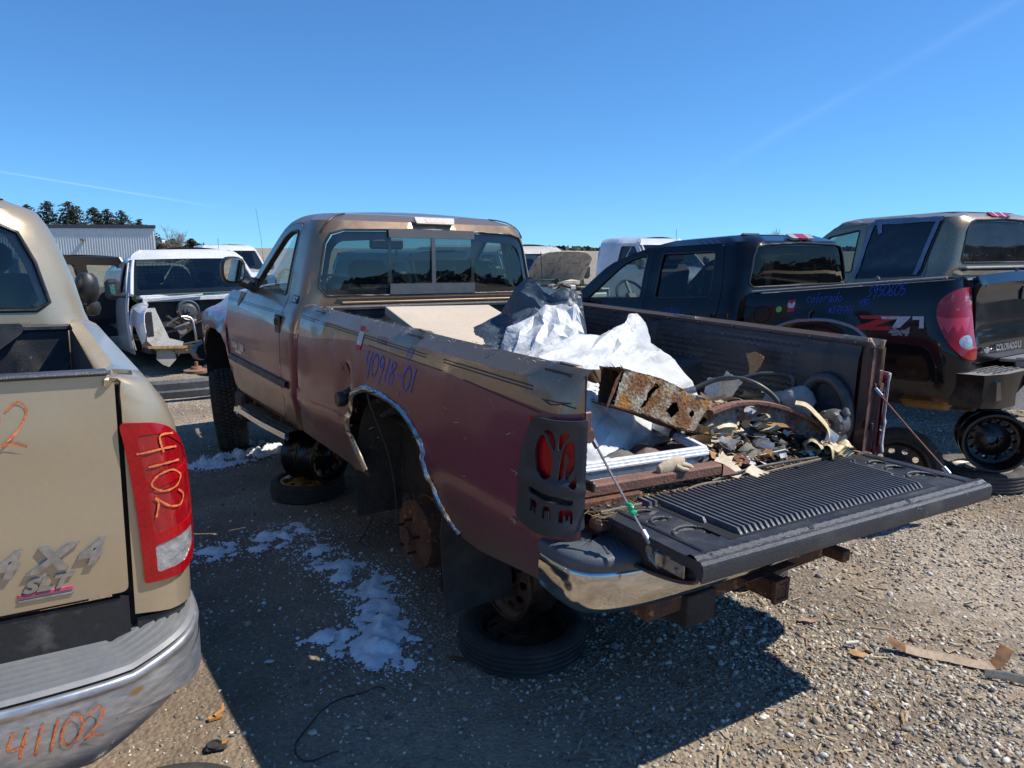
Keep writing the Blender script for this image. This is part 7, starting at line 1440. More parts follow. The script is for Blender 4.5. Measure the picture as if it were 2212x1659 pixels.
# ---------------------------------------------------------------- wheels the trucks stand on, and things lying on the ground
def flat_tire(x, y, z, R0, r0, wd, label, rimmat, tmat, holes=8, disc=.02, tilt=0., group='tyres lying flat as stands', wmat=None, face=1):
    t = thing('flat_tyre', label, 'tyre', Matrix.Translation((x, y, z+wd/2)) @ Matrix.Rotation(tilt, 4, 'X') @ Matrix.Rotation(math.pi/2, 4, 'X'), group)
    mb = MB(); tire(mb, R0, r0, wd, n=56, grooves=4); mb.build('tread', tmat, t, 40)
    mb = MB(); steel_rim(mb, r0-.006, wd*.86, disc, holes=holes); mb.build('rim', rimmat, t, 40); return t
def stand_wheel(x, y, z, yaw, r, wd, label, mat_, tilt=0., holes=10, hr=.02, second=True, disc=.04):
    t = thing('wheel_stand', label, 'wheel', Matrix.Translation((x, y, z)) @ Matrix.Rotation(yaw, 4, 'Z') @ Matrix.Rotation(tilt, 4, 'X'), 'bare steel wheels propping up the trucks')
    mb = MB(); steel_rim(mb, r, wd, disc, holes=holes, hr=hr); mb.build('rim', mat_, t, 35)
    if second: mb = MB(); steel_rim(mb, r, wd, -disc, holes=holes, hr=hr, c=(0, -wd*1.02, 0)); mb.build('rim', mat_, t, 35)
    return t
flat_tire(.045, 3.10, .005, .288, .195, .125, 'flat tyre with black rim on the ground under the rear corner of the maroon truck', rimold, rubber)
stand_wheel(.02, 3.16, .325, R(125), .185, .15, 'rusty black wheel standing on the tyre under the rear of the maroon truck', rimold)
flat_tire(-1.50, 5.22, .0, .265, .185, .125, 'flat tyre with yellow rim under the running board', yel, rubber)
mb = MB(); 
for a in (.3, 2.5): mb.grid(lambda u, v: (-1.50+math.cos(a+u*.9)*(.13+v*.04), 5.22+math.sin(a+u*.9)*(.13+v*.04), .118+.01*math.sin(3.14*v)), 8, 3)
mb.build('snow_on_rim', snowM, None, 60, label='little snow lying on the yellow rim', cat='snow', kind='stuff')
stand_wheel(-1.49, 5.24, .31, R(60), .185, .15, 'black wheel standing on the yellow rimmed tyre below the cab', rimblk)
# far side of the maroon truck, seen under the bed
flat_tire(1.25, 3.9, .0, .28, .195, .13, 'flat tyre under the far rear corner of the maroon truck', rimold, rubber); stand_wheel(1.25, 3.9, .32, R(100), .185, .15, 'rusty wheel under the far rear corner of the maroon truck', rimold)
# black truck
flat_tire(3.60, 5.48, .0, .315, .20, .15, 'dusty flat tyre under the rear bumper of the black truck', rimsil, rubberd, disc=.03, group=None)
stand_wheel(3.62, 5.46, .375, R(-22), .205, .17, 'shiny black wheel with a ring of round holes, standing under the black bumper', rimblk, holes=14, hr=.019, disc=-.05)
t = stand_wheel(2.75, 5.10, .22, R(-25), .20, .16, 'dark wheel with round holes leaning behind the bed pillar of the maroon truck', rimold, tilt=-.25, holes=10, hr=.022, disc=-.05, second=False); mb = MB(); tire(mb, .30, .205, .19, n=40); mb.build('tyre', rubber, t, 40)
t = thing('wheel', 'tyre lying in the shade below the black truck', 'wheel', Matrix.Translation((3.25, 6.6, .3)) @ Matrix.Rotation(R(60), 4, 'Z')); mb = MB(); tire(mb, .31, .205, .2, n=36); mb.build('tyre', rubber, t, 40); mb = MB(); steel_rim(mb, .20, .17); mb.build('rim', rimold, t, 35)
flat_tire(5.6, 8.6, .0, .31, .2, .17, 'flat tyre under the gold truck', rimold, rubber); stand_wheel(5.6, 8.6, .38, R(20), .2, .17, 'black wheel under the gold truck', rimblk)
# champagne truck
flat_tire(-1.03, 1.86, .0, .30, .20, .14, 'flat tyre partly hidden below the chrome bumper of the champagne truck', rimblk, rubber)
# steered front wheel of the maroon truck, on the ground
t = thing('front_wheel', 'big black tyre turned outwards at the front of the maroon truck', 'wheel', Matrix.Translation((-2.545, 6.52, .352)) @ Matrix.Rotation(R(-69), 4, 'Z') @ Matrix.Rotation(R(4), 4, 'X'))
mb = MB(); tire(mb, .355, .21, .27, n=64, grooves=1, blocks=6); mb.build('tyre', M('dusty_tread', (.05, .046, .04), .85, col2=(.10, .088, .07), scale=10, lo=.4, bump=.3, bscale=150), t, 30)
mb = MB(); steel_rim(mb, .205, .22); mb.build('rim', rimsil, t, 35)
# strip of bark-like trim with rusted ends
mb = MB(); pp = crom([(1.70, 3.08, .05), (1.735, 3.06, .028), (1.80, 3.03, .014), (1.92, 2.985, .012), (2.04, 2.93, .014), (2.10, 2.93, .03), (2.17, 2.985, .07)], 6); n = len(pp); vs = []
for i, p in enumerate(pp):
    t_ = pp[min(i+1, n-1)]-pp[max(i-1, 0)]; t_ /= np.linalg.norm(t_); sd_ = np.cross(t_, (0, 0, 1)); sd_ /= np.linalg.norm(sd_); wv = .026+.006*noise.noise(Vector((i*.6, 0, 0)))
    g0 = gz(p[0], p[1]); vs += [Vector(p+sd_*wv)+Vector((0, 0, g0)), Vector(p)+Vector((0, 0, g0+.006)), Vector(p-sd_*wv)+Vector((0, 0, g0+.012))]
for (i0, i1, mi) in ((0, 9, 1), (9, n-10, 0), (n-10, n-1, 1)): mb.add(vs, [(3*i+j, 3*i+j+1, 3*i+3+j+1, 3*i+3+j) for i in range(i0, i1) for j in range(2)], mi)
mb.build('trim_strip', [M('bare_wood_strip', (.46, .35, .24), .8, col2=(.34, .25, .16), scale=10), M('burnt_rust', (.26, .11, .03), .8, col2=(.05, .03, .02), scale=30)], None, 40, 'tan curled strip with rusted ends lying on the sunny gravel', 'strip')
def bit(name, poly, x, y, z, mat_, label, cat, bend=.004, th=.003):
    mb = MB(); mb.panel(poly, lambda a, b: (x+a, y+b, gz(x, y)+z+bend*math.sin(a*60)+bend*math.cos(b*50)), step=.02, thick=th); return mb.build(name, mat_, None, 40, label, cat)
leaf = M('dry_leaf', (.50, .31, .13), .85, col2=(.38, .22, .09), scale=25)
bit('leaf', [(0, 0), (.03, -.02), (.06, 0), (.075, .03), (.04, .04), (.03, .06), (-.01, .04)], 1.51, 3.0, .012, leaf, 'ochre leaf on the gravel left of the curled strip', 'leaf')
bit('leaf', [(0, 0), (.05, -.01), (.10, .01), (.12, .03), (.05, .045), (.01, .03)], 1.38, 3.30, .012, M('pinkish_leaf', (.40, .25, .17), .85), 'long brownish scrap on the gravel near the shadow tip', 'leaf')
mb = MB(); mb.tube([(1.51, 2.985+.10, .02), (1.57, 2.99+.10, .022)], .009, 10); mb.build('white_tube', M('bone_white', (.70, .66, .58), .6), None, 40, 'short white tube on the sunny gravel', 'tube')
mb = MB(); mb.tube(crom([(2.0, 2.86, .01), (2.08, 2.83, .014), (2.15, 2.80, .008)], 4), [.02]*9, 6, ell=.3); mb.build('cardboard_scrap', paper, None, 40, 'pale scrap of cardboard beside the end of the curled strip', 'cardboard')
zz = gz(-1.08, 2.42)+.014; mb = MB(); mb.box((-1.08, 2.42, zz), (.075, .048, .016), Matrix.Rotation(.3, 3, 'Z'), .007); mb.lathe([(.018, 0), (.026, 0), (.026, .006), (.018, .006)], (-1.085, 2.418, zz+.006), 'z', 14, closed=True); mb.box((-1.055, 2.428, zz+.010), (.02, .018, .004), Matrix.Rotation(.3, 3, 'Z'), 0, 1); mb.build('rubber_pad', [rubber, M('orange_speck', (.6, .25, .06), .7)], None, 35, 'black rubber pad lying near the bottom of the chrome bumper', 'rubber pad')
mb = MB(); zz = gz(-1.14, 2.60)+.015; mb.tube([(-1.15, 2.59, zz), (-1.13, 2.61, zz+.012), (-1.135, 2.63, zz+.03)], [.012, .008, .004], 6); mb.box((-1.15, 2.59, zz-.005), (.05, .02, .01), Matrix.Rotation(.5, 3, 'Z')); mb.build('orange_clip', M('orange_clip', (.55, .26, .08), .6), None, 40, 'small orange clip on the gravel at the edge of the shadow', 'clip')
mb = MB(); mb.tube([Vector((p[0], p[1], gz(p[0], p[1])+.012+.01*math.sin(i*.5))) for i, p in enumerate(crom([(-.52, 2.76), (-.58, 2.755), (-.66, 2.71), (-.75, 2.58), (-.79, 2.46), (-.77, 2.36), (-.70, 2.35), (-.62, 2.37)], 6))], .0032, 5); mb.build('wire', blk, None, 40, 'thin black wire looping over the shaded gravel', 'wire')
mb = MB(); mb.tube(crom([(-.66, 4.78, .02), (-.70, 4.70, .20), (-.86, 4.55, .12), (-.92, 4.35, .02), (-.95, 4.25, .015)], 6), .0035, 5); mb.build('wire', blk, None, 40, 'black wire bent up from the ground left of the wheel arch', 'wire')
mb = MB(); A = RM @ Vector((1.42, .99, 1.04)); B = Vector((RM @ Vector((1.34, .90, .42)))); mb.tube(crom([A+Vector((.05, 0, .0)), A+Vector((0, 0, .02)), A+Vector((-.02, 0, -.02)), (A+B)/2+Vector((.02, 0, 0)), B], 6), .003, 5); mb.build('wire', blk, None, 40, 'thin wire hanging from the chrome arch down to the brake drum', 'wire')
bit('bark_piece', [(0, 0), (.05, -.012), (.09, .0), (.07, .018), (.01, .015)], -.28, 2.98, .012, MATS['burnt_rust'], 'dark red brown bark beside the thickest snow', 'bark')
for (x, y, s_, lab) in ((-1.08, 2.95, .022, 'white chip in the shade left of the snow'), (-.60, 2.88, .02, 'white chip just below the thickest snow'), (1.10, 3.22, .022, 'bright chip in the shadow of the tailgate')):
    bit('white_chip', [(0, 0), (s_*1.6, -s_*.2), (s_*1.9, s_*.6), (s_*.4, s_*.9)], x, y, .013, white, lab, 'chip')
# ---------------------------------------------------------------- vehicles facing us in the next row
def side_tab(rows): a = crom(rows, 5); return lambda t: (float(np.interp(t, a[:, 0], a[:, 1])), float(np.interp(t, a[:, 0], a[:, 2])))
def van(label, frame, paint, L=5.6, glass=None, side_glass=None, front=True, cat='van', name='van', xw=-1.0, zw=1.25, xt=-1.65, H=1.96, hw=.98, doors=True, strip=None):
    t = thing(name, label, cat, frame); k = H/1.96
    tab = side_tab([(.35, hw*.95, .35), (.6, hw*.99, .6), (1.0, hw, 1.0), (1.2, hw*.975, 1.2), (1.35, hw*.945, 1.35), (1.6*k, hw*.885, 1.6*k), (1.80*k, hw*.82, 1.80*k), (1.88*k, hw*.77, 1.88*k), (1.95*k, hw*.67, 1.935*k), (2.1*k, hw*.50, 1.955*k)])
    XW = lambda z: xw+(z-zw)*(xt-xw)/(1.9*k-zw)
    end = lambda x: .10*max(0, (-L+.35-x)/.35)**2
    S = lambda x, q, sg=1, off=0.: (lambda r_: Vector((x, (r_[0]*(1-end(x))-.0+off)*sg, r_[1])))(tab(q))
    ro = [(-L, .40)]+arcp(-L+1.25, .45, .42)[::-1]+[(xw-.05-.0, .38), (xw+.02, .5), (xw+.02, zw)]+[(XW(z), z) for z in np.linspace(zw+.05, 2.08*k, 8)]+[(-L+.05, 2.08*k), (-L, 1.2)]
    dp = rpoly([(xw-.10, .45), (xw-.06, zw), (xt-.02+.1, 1.82*k), (xt-.62, 1.82*k), (xt-.66, .45)], .05); wp = rpoly([(xw-.24, zw+.05), (xt-.02, 1.75*k), (xt-.52, 1.75*k), (xt-.55, zw+.05)], .04)
    cg = [rpoly([(a, zw+.08), (b, zw+.08), (b, 1.74*k), (a, 1.74*k)], .06) for a, b in ((xt-2.0, xt-.85), (-L+.35, xt-2.2))] if side_glass else []
    mb = MB()
    for sg in (1, -1): mb.panel(ro, lambda x, q: S(x, q, sg), [dp]+cg, step=.14, flip=sg < 0, thick=.01)
    mb.build('body', paint, t, 34)
    zc = tab(2.08*k); mb = MB(); mb.panel([(-L+.03, -zc[0]*.9), (XW(zc[1]), -zc[0]), (XW(zc[1])+.07, 0), (XW(zc[1]), zc[0]), (-L+.03, zc[0]*.9)], lambda x, y: (x, y, zc[1]+.035*(1-(y/zc[0])**2)+.008*math.sin(y*28)*(x < xt-.2)), step=.12, du=(.3, .05)); mb.build('roof', paint, t, 50)
    for sg in (1, -1):
        c = np.mean(np.array(dp), axis=0); dd = [tuple(c+(np.array(p)-c)*.988) for p in dp]; mb = MB(); mb.panel(dd, lambda x, q: S(x, q, sg, .001), [wp], step=.12, flip=sg < 0, thick=.03); d_ = mb.build('door', paint, t, 34)
        mb = MB(); mb.panel(wp, lambda x, q: S(x, q, sg, -.012), step=.2); mb.build('window', side_glass or glassR, d_, 60)
        mb = MB(); frame_strip(mb, [S(x, q, sg) for x, q in dens(wp, .1)], .012); mb.build('window_seal', blk, d_, 60)
        for g_ in cg: mb = MB(); mb.panel([tuple(np.mean(np.array(g_), axis=0)+(np.array(p)-np.mean(np.array(g_), axis=0))*1.01) for p in g_], lambda x, q: S(x, q, sg, .004), step=.2); mb.build('window', side_glass, t, 60)
        mb = MB(); mb.box((xw-.13, (hw+.16)*sg, zw+.10), (.12, .20, .30), None, .05); mb.box((xw-.13, (hw+.02)*sg, zw+.0), (.07, .16, .06), None, .02); mb.build('mirror', blk, t)
    ws = rpoly([(-hw*.90, zw), (hw*.90, zw), (hw*.82, 1.80*k), (-hw*.82, 1.80*k)], .05); wf = lambda y, z: (XW(z)+.02+.16*(1-(y/(hw*.9))**2), y, z)
    mb = MB(); mb.panel(ws, wf, step=.15); mb.build('windshield', glass or glassG, t, 60); mb = MB(); mb.panel([tuple(np.array(p)*(1.02, 1)) for p in ws], lambda y, z: (wf(y, z)[0]+.004, y, z), [[(y*.93, zw+.07+(z-zw)*.87) for y, z in ws]], step=.1); mb.build('window_frit', frit, t)
    mb = MB(); mb.panel([(-hw*.86, 1.79*k), (hw*.86, 1.79*k), (hw*.68, 1.97*k), (-hw*.68, 1.97*k)], lambda y, z: (wf(y, z)[0]+.01-.9*max(0, z/k-1.88), y, z-.5*max(0, z/k-1.93)), step=.06); mb.build('roof_front', paint, t, 60)
    mb = MB()
    for sg in (1, -1): mb.tube([(XW(z)+.03, (tab(z)[0]-.03)*sg, z) for z in np.linspace(zw, 1.93*k, 8)], .028, 8)
    mb.build('pillar', paint, t, 60)
    mb = MB(); mb.panel([(-hw*.9, .4), (hw*.9, .4), (hw*.9, 1.2), (hw*.85, 1.6*k), (hw*.72, 1.92*k), (-hw*.72, 1.92*k), (-hw*.85, 1.6*k), (-hw*.9, 1.2)], lambda y, z: (-L+.02, y, z), step=.4); mb.build('rear_door', paint, t)
    mb = MB(); mb.box((xw-.26, 0, zw-.03), (.55, hw*1.75, .14), None, .05); dsh = mb.build('dashboard', M('faded_green_dash', (.50, .58, .42), .8), t)
    for y in (-.4, .4): mb = MB(); seat(mb, (xw-1.1, y, .75), .5); mb.build('seat', interiord, t)
    mb = MB(); steering(mb, (xw-.62, .40, 1.18)); mb.build('steering_wheel', blk, t)
    mb = MB(); mb.box((-L/2, 0, .45), (L-.6, hw*1.7, .08)); mb.build('floor', grime, t)
    return t, tab, XW
vM = vmat(-4.1732, 10.4641, 5.3023, -.0674, -.0762, .0069)
vt, vtab, vXW = van('stripped white cargo van with no hood or grille, engine bay open', vM, whitep, side_glass=None, glass=glassG, strip=True)
mb = MB()
for i in range(23): y = -.72+i*.0655; mb.tube([(-2.4, y, 1.0), (-2.4, y, 1.80)], .003, 4)
for j in range(14): z = 1.0+j*.0655; mb.tube([(-2.4, -.74, z), (-2.4, .74, z)], .003, 4)
mb.build('wire_partition', M('partition_grey', (.06, .07, .08), .6), vt, 0, kind='stuff')
# fenders, apron and what is left in the engine bay
def vf(sg):
    mb = MB(); T = side_tab([(.45, .93, .45), (.7, .965, .7), (.95, .965, .95), (1.08, .93, 1.07), (1.14, .86, 1.115), (1.22, .76, 1.14)])
    o_ = [(-.98, .45), (-.95, 1.23), (-.40, 1.20), (-.12, 1.12), (-.08, 1.0), (-.06, .72), (-.14, .60)]+[(-.62+.40*math.cos(a), .42+.40*math.sin(a)) for a in np.linspace(.35, 2.7, 10)]
    mb.panel(o_, lambda x, q: (lambda r_: (x, (r_[0]-.10*max(0, (x+.4)/.4)**2)*sg, r_[1]-.10*max(0, (x+.7)/.7)*(q > .9)))(T(q)), step=.08, flip=sg < 0, thick=.01); mb.build('front_fender', whitep, vt, 34)
vf(-1)
mb = MB(); mb.panel([(.60, 1.0), (.93, 1.02), (.95, 1.2), (.6, 1.25)], lambda y, x: (-x+.25, y, 1.1), step=.1); mb.box((-.95, .0, 1.215), (.16, 1.66, .05), None, .015); mb.box((-.86, 0, 1.17), (.05, 1.60, .07), None, .01); mb.box((-.80, -.35, 1.20), (.03, .75, .025), Matrix.Rotation(.06, 3, 'X'), .004); mb.build('cowl', whitep, vt)
mb = MB(); mb.box((-1.0, 0, .80), (.06, 1.7, .75)); mb.box((-.55, .78, .75), (.75, .05, .55)); mb.box((-.6, 0, .42), (.8, 1.3, .06)); mb.box((-.7, .25, .72), (.4, .8, .5), None, .12); mb.box((-.45, .5, .62), (.3, .35, .25), None, .08)
for k in range(26):
    a = random.Random(k); x, y, z = a.uniform(-.85, -.25), a.uniform(-.6, .75), a.uniform(.45, 1.1); mb.tube(crom([(x, y, z), (x+a.uniform(-.1, .1), y+a.uniform(-.2, .2), z+a.uniform(-.15, .1)), (x+a.uniform(-.1, .15), y+a.uniform(-.35, .35), z+a.uniform(-.2, .1))], 5), a.uniform(.008, .022), 6)
mb.build('engine_bay', M('engine_dark', (.035, .036, .038), .6, .2, 0, col2=(.10, .075, .055), scale=12), vt)
mb = MB(); bc = (-.72, -.22, .99); mb.lathe([(0, .12), (.03, .12), (.035, .10), (.07, .10), (.09, .085), (.12, .08), (.15, .05), (.16, 0), (.16, -.05)], bc, 'x', 28); mb.lathe([(.125, .085), (.14, .10), (.15, .085)], bc, 'x', 28, 1); mb.build('blower_motor', [M('blower_grey', (.09, .095, .10), .5, bump=.2), steel], vt)
mb = MB(); mb.panel([(-.88, 1.05), (-.74, 1.05), (-.72, .98), (-.60, .62), (-.42, .56), (-.44, .50), (-.80, .50), (-.88, .60)], lambda y, z: (-.18+.03*(y+.8), y, z), [[(-.86, 1.0), (-.79, 1.0), (-.79, .66), (-.86, .66)]], step=.08, thick=.012); mb.build('radiator_support', M('support_white', (.62, .61, .56), .6, col2=(.45, .33, .2), scale=9, lo=.5), vt, 30)
mb = MB(); mb.box((-.20, -.83, .83), (.06, .11, .36), None, .02); mb.build('lamp_opening', blk, vt)
mb = MB(); mb.box((-.10, -.64, .50), (.05, .50, .035), Matrix.Rotation(-.06, 3, 'X')); mb.box((-.12, -.60, .46), (.04, .42, .015), Matrix.Rotation(-.10, 3, 'X')); mb.build('rusty_crossbar', M('rusty_yellow', (.45, .32, .14), .8, 0, 0, col2=(.28, .12, .05), scale=12), vt)
mb = MB(); mb.panel([(-.78, .44), (-.66, .48), (-.55, .42), (-.54, .32), (-.64, .22), (-.72, .26), (-.79, .34)], lambda y, z: (-.15, y, z), step=.06, thick=.02); mb.build('bracket', M('support_beige', (.42, .40, .34), .7), vt)
mb = MB(); mb.tube(crom([(-.25, -.60, .80), (-.22, -.45, .90), (-.24, -.28, .88), (-.2, -.25, .70), (-.22, -.24, .55)], 6), .016, 8); mb.build('pipe', steel, vt); mb = MB(); mb.tube(crom([(-.3, -.5, .75), (-.25, -.35, .80), (-.3, -.2, .85)], 5), .022, 8, 1); mb.lathe([(0, .0), (.06, 0), (.06, .08), (0, .08)], (-.35, -.40, .72), 'x', 14, 1); mb.build('pump', [steel, M('cast_grey', (.20, .20, .20), .6)], vt); mb = MB(); mb.tube(crom([(-.4, .75, 1.0), (-.35, .45, 1.1), (-.4, .2, 1.0)], 6), .02, 6, 1); mb.build('coolant_hose', [steel, MATS['cast_grey']], vt)
mb = MB(); scribble('4601', lambda u, v, h: Vector((-1.06+.002+h, -1.17+v*1.0, 1.42-u)), .055, .008, mb, gap=1.1); mb.build('marker_writing', greenmk, vt, 0)
flat_tire(-4.15, 10.55, -.02, .29, .2, .14, 'flat tyre under the front of the white cargo van', rimold, rubber); stand_wheel(-4.0, 10.6, .25, R(10), .18, .15, 'rusty wheel under the front of the white cargo van', rimold)
# bumper bar dropped in front of the van, hub parts on it
t = thing('loose_bumper', 'loose grey bumper lying on the ground in front of the white cargo van', 'bumper', vmat(-3.72, 8.72, 5.28, 0))
mb = MB(); pth = crom([(-.34, -.92), (-.12, -.86), (0, -.6), (.05, 0), (0, .6), (-.1, .86)], 5); vs = []
for p in pth:
    for o_, z in ((-.06, .25), (.0, .26), (.03, .22), (.02, .14), (.035, .12), (.02, .05), (-.03, .03)): vs.append((p[0]+o_, p[1], z))
m_ = 7; mb.add(vs, [(i*m_+j, i*m_+j+1, (i+1)*m_+j+1, (i+1)*m_+j) for i in range(len(pth)-1) for j in range(m_-1)]+[((i+1)*m_+0, i*m_+0, i*m_+6, (i+1)*m_+6) for i in range(len(pth)-1)]); mb.build('bar', M('bumper_grey_plastic', (.10, .11, .13), .6, col2=(.05, .055, .06), scale=9, bump=.3, bscale=60), t, 40)
mb = MB(); mb.panel(rpoly([(-.75, .06), (.5, .06), (.5, .17), (-.75, .17)], .01), lambda y, z: (.025, y, z), step=.2, thick=.02); mb.build('lower_strip', M('dark_strip', (.03, .025, .022), .7, col2=(.10, .05, .03), scale=20), t)
t2 = thing('brake_hub', 'rusty brake disc and hub parts piled on the loose grey bumper', 'brake parts', vmat(-3.86, 8.95, 5.28, .25))
mb = MB(); mb.lathe([(0, .10), (.06, .10), (.07, .07), (.15, .06), (.15, .03), (.05, .02), (0, 0)], (0, 0, 0), 'z', 24); mb.tube([(0, 0, .09), (.0, 0, .16)], .02, 8); mb.build('disc', M('orange_rust', (.36, .19, .09), .85, .1, 0, col2=(.18, .10, .07), scale=12, bump=.4), t2)
mb = MB(); r6_ = random.Random(3)
for k in range(8): x, y = r6_.uniform(-.25, .15), r6_.uniform(.1, .42); mb.tube(crom([(x, y, .05), (x+.08, y+.07, .12), (x+.1, y+.16, .03)], 5), r6_.uniform(.012, .03), 6)
mb.box((0, .4, .08), (.2, .10, .12), Matrix.Rotation(.5, 3, 'Z'), .03); mb.build('caliper_parts', rust, t2)
# white van with raised hood, white pickup and a grey car seen through the glass
def row(k, dy=0.): return (-4.1732+.824*k-.566*dy*-1, 10.4641+.566*k+.824*dy)
x_, y_ = row(6.0, .9); ht, tabh, _x = van('old white van with its hood propped up, engine showing', vmat(x_, y_, 5.30, -.08), M('yellowed_white', (.58, .55, .48), .4, 0, .3, col2=(.42, .38, .31), scale=6), glass=glassG, side_glass=glassR, H=1.90)
mb = MB(); hoodo = rpoly([(-.76, 0), (.76, 0), (.70, .62), (.50, .74), (-.50, .74), (-.70, .62)], .06)
inner = [rpoly([(-.62, .12), (-.10, .12), (-.10, .34), (-.62, .34)], .05), rpoly([(.10, .12), (.62, .12), (.62, .34), (.10, .34)], .05), rpoly([(-.5, .42), (-.08, .42), (-.08, .60), (-.42, .60)], .05), rpoly([(.08, .42), (.5, .42), (.42, .60), (.08, .60)], .05)]
hf_ = lambda off: (lambda y, v: (-.82+v*.62+off, y, 1.24+v*.74-.06*(y/.76)**2))
mb.panel(hoodo, hf_(0), step=.12, thick=-.01); mb.panel(hoodo, hf_(.035), inner+[circ(0, .28, .05, 10), circ(.66, .45, .035, 8), circ(-.66, .45, .035, 8)], step=.05, thick=.02); hd = mb.build('hood', [M('hood_underside', (.50, .45, .38), .7, 0, 0, col2=(.32, .27, .22), scale=9, lo=.4, hi=.65, bump=.3, speck=(14, .68, (.12, .09, .07)))], ht, 30)
mb = MB(); mb.tube([(-.25, -.66, 1.05), (-.32, -.66, 1.78)], .008, 5); mb.build('hood_prop', blk, hd)
mb = MB(); mb.box((-.95, 0, 1.15), (.15, 1.6, .12), None, .03)
for sg in (1, -1): mb.panel([(-.95, .5), (-.95, 1.12), (-.1, 1.02), (-.05, .55)], lambda x, z: (x, (.93-.12*max(0, x+.4))*sg, z), step=.1, thick=.02, flip=sg < 0); mb.box((-.5, .80*sg, 1.04), (.85, .22, .03), None, .01)
mb.box((-.05, 0, .75), (.08, 1.6, .45), None, .03); mb.build('front_body', MATS['yellowed_white'], ht)
mb = MB(); r7 = random.Random(9)
for k in range(24): x, y, z = r7.uniform(-.8, -.15), r7.uniform(-.7, .7), r7.uniform(.85, 1.12); mb.tube(crom([(x, y, z), (x+.05, y+r7.uniform(-.2, .2), z+r7.uniform(0, .12)), (x+.1, y+r7.uniform(-.3, .3), z)], 4), r7.uniform(.012, .03), 6)
for k in range(9): mb.lathe([(0, .03), (.05, .03), (.06, 0), (.05, -.03), (0, -.03)], (r7.uniform(-.6, -.15), r7.uniform(-.6, -.1), r7.uniform(.9, 1.15)), 'x', 12)
mb.build('engine', MATS['engine_dark'], ht); mb = MB(); mb.box((-.30, -.35, 1.10), (.14, .20, .10), None, .02); mb.box((-.35, .1, 1.08), (.2, .15, .1), None, .02); mb.build('reservoir', M('translucent_white', (.6, .6, .55), .5), ht)
x_, y_ = row(10.0, 1.6); pt, _t, _x = van('white pickup cab with brown mirror beyond the black truck', vmat(x_, y_, 5.30, .06), whitep, L=3.6, glass=glassM('blue_windshield', (.25, .34, .38), 1.3), side_glass=None, H=1.96, name='white_pickup', cat='pickup truck', xw=-1.5, xt=-2.15)
front_end(pt, whitep, 0, 1.3, .96, 1.22, 1.12, .75, .5, .42, .5); pt_f = [c for c in pt.children if c.name.startswith(('front_fender', 'wheelhouse', 'grille'))]
for c in pt_f: c.location.x = -1.45
mb = MB(); mb.box((-1.66, -1.18, 1.42), (.12, .20, .30), None, .05); mb.build('mirror_cap', M('brown_mirror', (.22, .17, .14), .5), pt)
mb = MB(); mb.tube([(-1.1, -.5, 1.25), (-1.12, -.5, 2.15)], .006, 4); mb.build('antenna', blk, pt)
x_, y_ = row(3.7, 1.2); gt, _t, _x = van('dark grey van standing beyond the maroon truck cab', vmat(x_, y_, 5.30, -.15), M('dark_grey_paint', (.05, .055, .06), .3, .3, .5), glass=glassD, side_glass=glassD, H=1.85); front_end(gt, MATS['dark_grey_paint'], -1.0, 0, .96, 1.15, 1.05, -.6, .45, .40, .45)
x_, y_ = -7.6, 21.5; p2 = copy_tree(pt); p2.matrix_world = vmat(x_, y_, 5.30, -.1); p2['label'] = 'white truck glimpsed between the cargo van roof and the mirror of the maroon truck'; p2['category'] = 'truck'
# dark blue van with its side door open, left of the cargo van
dt = thing('minivan', 'dark blue minivan with its side door open, left of the cargo van', 'minivan', vmat(-8.1, 12.6, 5.75, -.10))
wo = rpoly([(-1.35, 1.18), (-.20, 1.18), (-.20, 1.58), (-1.35, 1.58)], .07); wo2 = rpoly([(.15, 1.18), (1.1, 1.18), (1.1, 1.58), (.15, 1.58)], .07)
for sg in (-1, 1):
    mb = MB(); mb.panel([(-1.9, .45), (1.6, .45), (1.6, 1.2), (1.25, 1.72), (-1.75, 1.74), (-1.9, 1.2)], lambda x, z: (x, (.93-.22*max(0, z-1.1))*sg, z), [wo, wo2], step=.15, thick=.03, flip=sg < 0); mb.build('body_side', darkblue, dt, 34)
    for w_o in (wo, wo2): mb = MB(); mb.panel(w_o, lambda x, z: (x, (.92-.22*max(0, z-1.1))*sg, z), step=.3); mb.build('window', glassC, dt)
    mb = MB(); frame_strip(mb, [Vector((x, (.93-.22*max(0, z-1.1))*sg, z)) for x, z in dens(wo, .1)], .018); mb.build('window_trim', silverbadge, dt)
mb = MB(); mb.panel([(-1.75, -.78), (1.25, -.78), (1.25, .78), (-1.75, .78)], lambda x, y: (x, y, 1.73+.04*(1-(y/.78)**2)), step=.2); mb.build('roof', darkblue, dt)
mb = MB(); mb.box((0, 0, .5), (3.2, 1.7, .1)); mb.box((1.5, 0, .95), (.3, 1.7, .6), None, .1); mb.build('interior', interiord, dt)
mb = MB(); dsp_ = rpoly([(0, .35), (.75, .35), (.75, 1.65), (.08, 1.65)], .06); mb.xf = Matrix.Translation((1.15, -.95, 0)) @ Matrix.Rotation(R(-58), 4, 'Z')
mb.panel(dsp_, lambda x, z: (x, .03*math.sin(z*2.2), z), [rpoly([(.1, 1.15), (.66, 1.15), (.66, 1.55), (.14, 1.55)], .05)], step=.12, thick=.05, mfn=lambda x, z: int(z < .72)); mb.box((.38, -.01, .55), (.6, .012, .12), None, 0, 1); mb.box((.55, -.03, 1.3), (.03, .02, .42), None, .006, 2); mb.box((.72, .0, 1.4), (.02, .04, .5), None, .006, 2); mb.xf = None
mb.build('open_door', [darkblue, M('door_white', (.5, .5, .5), .4), silverbadge], dt, 34)
